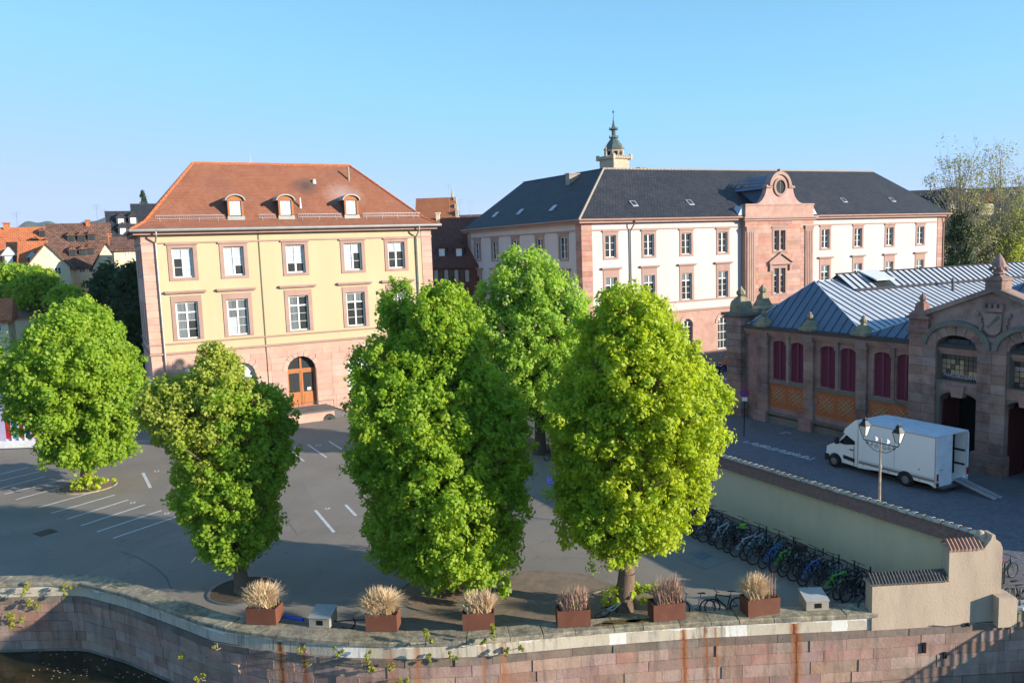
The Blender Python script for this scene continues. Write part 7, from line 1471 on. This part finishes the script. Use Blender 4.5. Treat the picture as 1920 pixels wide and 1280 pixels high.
# plants rooted in the quay wall
qpl = [(38, 1150, .5), (66, 1126, .32), (55, 1095, .3), (126, 1100, .28), (352, 1226, .22), (385, 1262, .22), (410, 1208, .12), (568, 1214, .14), (640, 1218, .2), (692, 1226, .24), (700, 1244, .2), (735, 1245, .14), (752, 1268, .24), (803, 1188, .28), (806, 1222, .18), (857, 1218, .2), (905, 1196, .16), (925, 1176, .26), (952, 1214, .16), (975, 1206, .14), (583, 1238, .1)]
for k, (px, py, r_) in enumerate(qpl):
    h = onquay(px, py, .12)
    if not h: continue
    p, nn = h[1], h[2]; root = np.array([p[0]-nn[0]*.14+ru(-.1, .1), p[1]-nn[1]*.14, p[2]-r_*1.6]); tipp = np.array([p[0]+nn[0]*.25, p[1]+nn[1]*.25, p[2]])
    where = ['largest yellow green seedling at the shaded corner of the wall', 'upright seedling just above the corner of the wall', 'seedling reaching over the coping at the far left', 'seedling on long bare stems right of the wall corner', 'sprig low on the shaded wall left of the bend', 'sprig nearest the bottom of the photo left of the rust streaks', 'tiny sprig at the bend of the wall', 'tiny sprig right of the first rust streaks', 'sprig on the white band below the concrete box', 'forked sprig below the second planter', 'lower sprig under the second planter', 'small yellow sprig right of the second planter', 'low leafy sprig between the second and third planters', 'tallest sprig reaching the coping left of the third planter', 'sprig on the white band left of the third planter', 'sprig below the left end of the third planter', 'sprig under the third planter', 'leafy sprig covering the right corner of the third planter', 'sprig on the band right of the third planter', 'small sprig furthest right on the white band', 'tiny weed in a joint between rust streaks'][k]
    t = thing('wall_seedling', tuple(root), where, 'plant', 'seedlings growing from the quay wall'); m = M(); mid = root*.5+tipp*.5+np.array([nn[0]*.1, nn[1]*.1, -.05]); m.path([tuple(root), tuple(mid), tuple(tipp)], .018, 5, .007)
    nb = 3+int(r_*8); g = np.random.default_rng(500+k); cen = tipp+g.normal(size=(nb, 3))*[r_*.5, r_*.4, r_*.55]
    for q in cen: m.tube(tuple(mid*.4+tipp*.6), tuple(q), .008, .004, 3, False)
    m.build('stems', 'bark_pale', t); crown_obj('leaves', leafcloud(cen, np.full(nb, r_*.36), int(16+30*r_), .095, 600+k, .2), 'leaf_weed', t)
m = M()
for _ in range(90):
    c = onz(ru(60, 330), ru(1215, 1275), -2.99)
    if c[1] < 60: m.add([(c[0]+ru(.02, .05)*math.cos(a_), c[1]+ru(.02, .06)*math.sin(a_), -2.992) for a_ in (0, 1.5, 3, 4.6)], [(0, 1, 2, 3)])
m.build('floating_leaves', 'dry_grass', kind='stuff')
for px, py, lab in ((1731, 1212, 'upper dark drain hole in the quay wall below the end wall'), (1770, 1226, 'small dark drain slot right of the upper one')):
    h = onquay(px, py, -.0); p = h[1]; m = M(); m.cbox(p[0], p[1], p[2], .14, .2, .42 if px < 1750 else .25, math.atan2(QD[1], QD[0])); tag(m.build('drain_hole', 'dark_inside'), lab, 'drain')
m = M(); m.path([FQ.P(2.3, -.28, .08), FQ.P(2.9, -.36, .08), FQ.P(3.8, -.3, .08), FQ.P(4.9, -.26, .12), FQ.P(5.6, .2, .45)], .018, 5); m.lathe(FQ.P(3.75, -.4, .1), [(.02, 0), (.08, .04), (.08, .12), (.02, .16)], 8); tag(m.build('wall_cable', 'iron'), 'black cable sagging along the foot of the end wall', 'cable')

# ------------------------------------------------------------ far cars and the striped stall
def car(x, y, rz, mt, label, L_=4.3):
    t = thing('parked_car', (x, y, 0), label, 'car', 'cars parked before the white building', rz)
    def p2(m_, pts, y0, y1, y2=None):
        n_ = len(pts); y2 = y2 or (y0, y1); return m_.add([(a, y0 if z_ < .95 else y2[0], z_) for a, z_ in pts]+[(a, y1 if z_ < .95 else y2[1], z_) for a, z_ in pts], [tuple(range(n_)), tuple(range(2*n_-1, n_-1, -1))]+[(i, n_+i, n_+(i+1) % n_, (i+1) % n_) for i in range(n_)])
    def ob(nm, m_, mt_):
        o = bpy.data.objects.new(nm, m_.mesh(nm, mt_)); COL.objects.link(o); o.parent = t; return o
    m_ = M(); p2(m_, [(-2.1, .3), (2.1, .3), (2.15, .6), (2.0, .82), (1.1, .93), (-1.7, .94), (-2.1, .85), (-2.15, .55)], -.88, .88); ob('body', m_, mt)
    m_ = M(); p2(m_, [(1.15, .93), (.45, 1.38), (-1.1, 1.42), (-1.75, .94)], -.8, .8, (-.66, .66)); ob('windows', m_, 'glass_dark'); m_ = M(); p2(m_, [(.42, 1.385), (.4, 1.43), (-1.05, 1.46), (-1.12, 1.42)], -.66, .66); ob('roof', m_, mt)
    for a in (-1.35, 1.35):
        for b in (-.86, .86): m_ = M(); m_.tube((a, b-.1, .33), (a, b+.1, .33), .33, None, 16); w_ = ob('wheel', m_, 'tyre'); m_ = M(); m_.tube((a, b-.11, .33), (a, b+.11, .33), .2, None, 12); r_ = bpy.data.objects.new('rim', m_.mesh('rim', 'alloy')); COL.objects.link(r_); r_.parent = w_
    for b in (-.62, .62): m_ = M(); m_.cbox(2.08, b, .68, .12, .36, .16); ob('headlight', m_, 'lamp_glass'); m_ = M(); m_.cbox(-2.1, b, .72, .1, .3, .16); ob('tail_light', m_, 'tail_red')
car(61.6, 70.2, .2, 'car_blue', 'dark blue car showing between the bright lime tree and the market hall pier'); car(66.6, 71.0, .1, 'car_black', 'black car mostly hidden behind the gate pier')
sp_ = onz(10, 842); S = VF(-60, depth(sp_)); st = thing('striped_stall', tuple(S.P(5, 0, -2)), 'fairground stall with red, blue, white and yellow panels at the left edge', 'stall')
zt_ = S.U(20, 764)[1]; m = M(); m.fbox(S, 0, S.U(95, 800)[0], 0, zt_, -5, -.1); m.build('stall_body', 'lilac_paint', st); m = M(); m.fbox(S, -.3, S.U(97, 800)[0], zt_, zt_+.35, -5.3, .4); m.build('stall_roof', 'lilac_paint', st)
cols = ['purple_paint', 'blind_white', 'purple_paint', 'blind_white', 'lilac_paint', 'red_paint', 'blind_white', 'cyan_paint', 'blind_white', 'red_paint', 'blind_white', 'blue_panel', 'lilac_paint', 'yellow_paint', 'blind_white']; xs_ = [-60, -45, -30, -12, -3, 10, 20, 22, 33, 36, 44, 47, 56, 60, 70, 92]
for i, cname in enumerate(cols): fpiece('stall_panel', S, st, S.U(xs_[i], 800)[0], S.U(xs_[i+1], 800)[0]-.02, .15+(zt_*.22 if i % 2 else 0), zt_-.1, -.1, 0.02, cname)
m = M(); m.fbox(S, 0, S.U(92, 800)[0], .1, zt_*.2, -.1, .06); m.build('stall_skirt', 'blind_white', st)

# ------------------------------------------------------------ air
m = M(); m.box(-4600, -900, -4.2, 4600, 4600, 280); hz = m.build('haze', 'dark_inside'); hz['kind'] = 'stuff'; hz.data.materials.clear()
hm = bpy.data.materials.new('haze_air'); hm.use_nodes = True; t_ = hm.node_tree; t_.nodes.remove(t_.nodes['Principled BSDF']); pv = t_.nodes.new('ShaderNodeVolumePrincipled'); pv.inputs['Color'].default_value = (.75, .86, 1, 1); pv.inputs['Density'].default_value = .00006
t_.links.new(pv.outputs[0], t_.nodes['Material Output'].inputs['Volume']); hz.data.materials.append(hm)
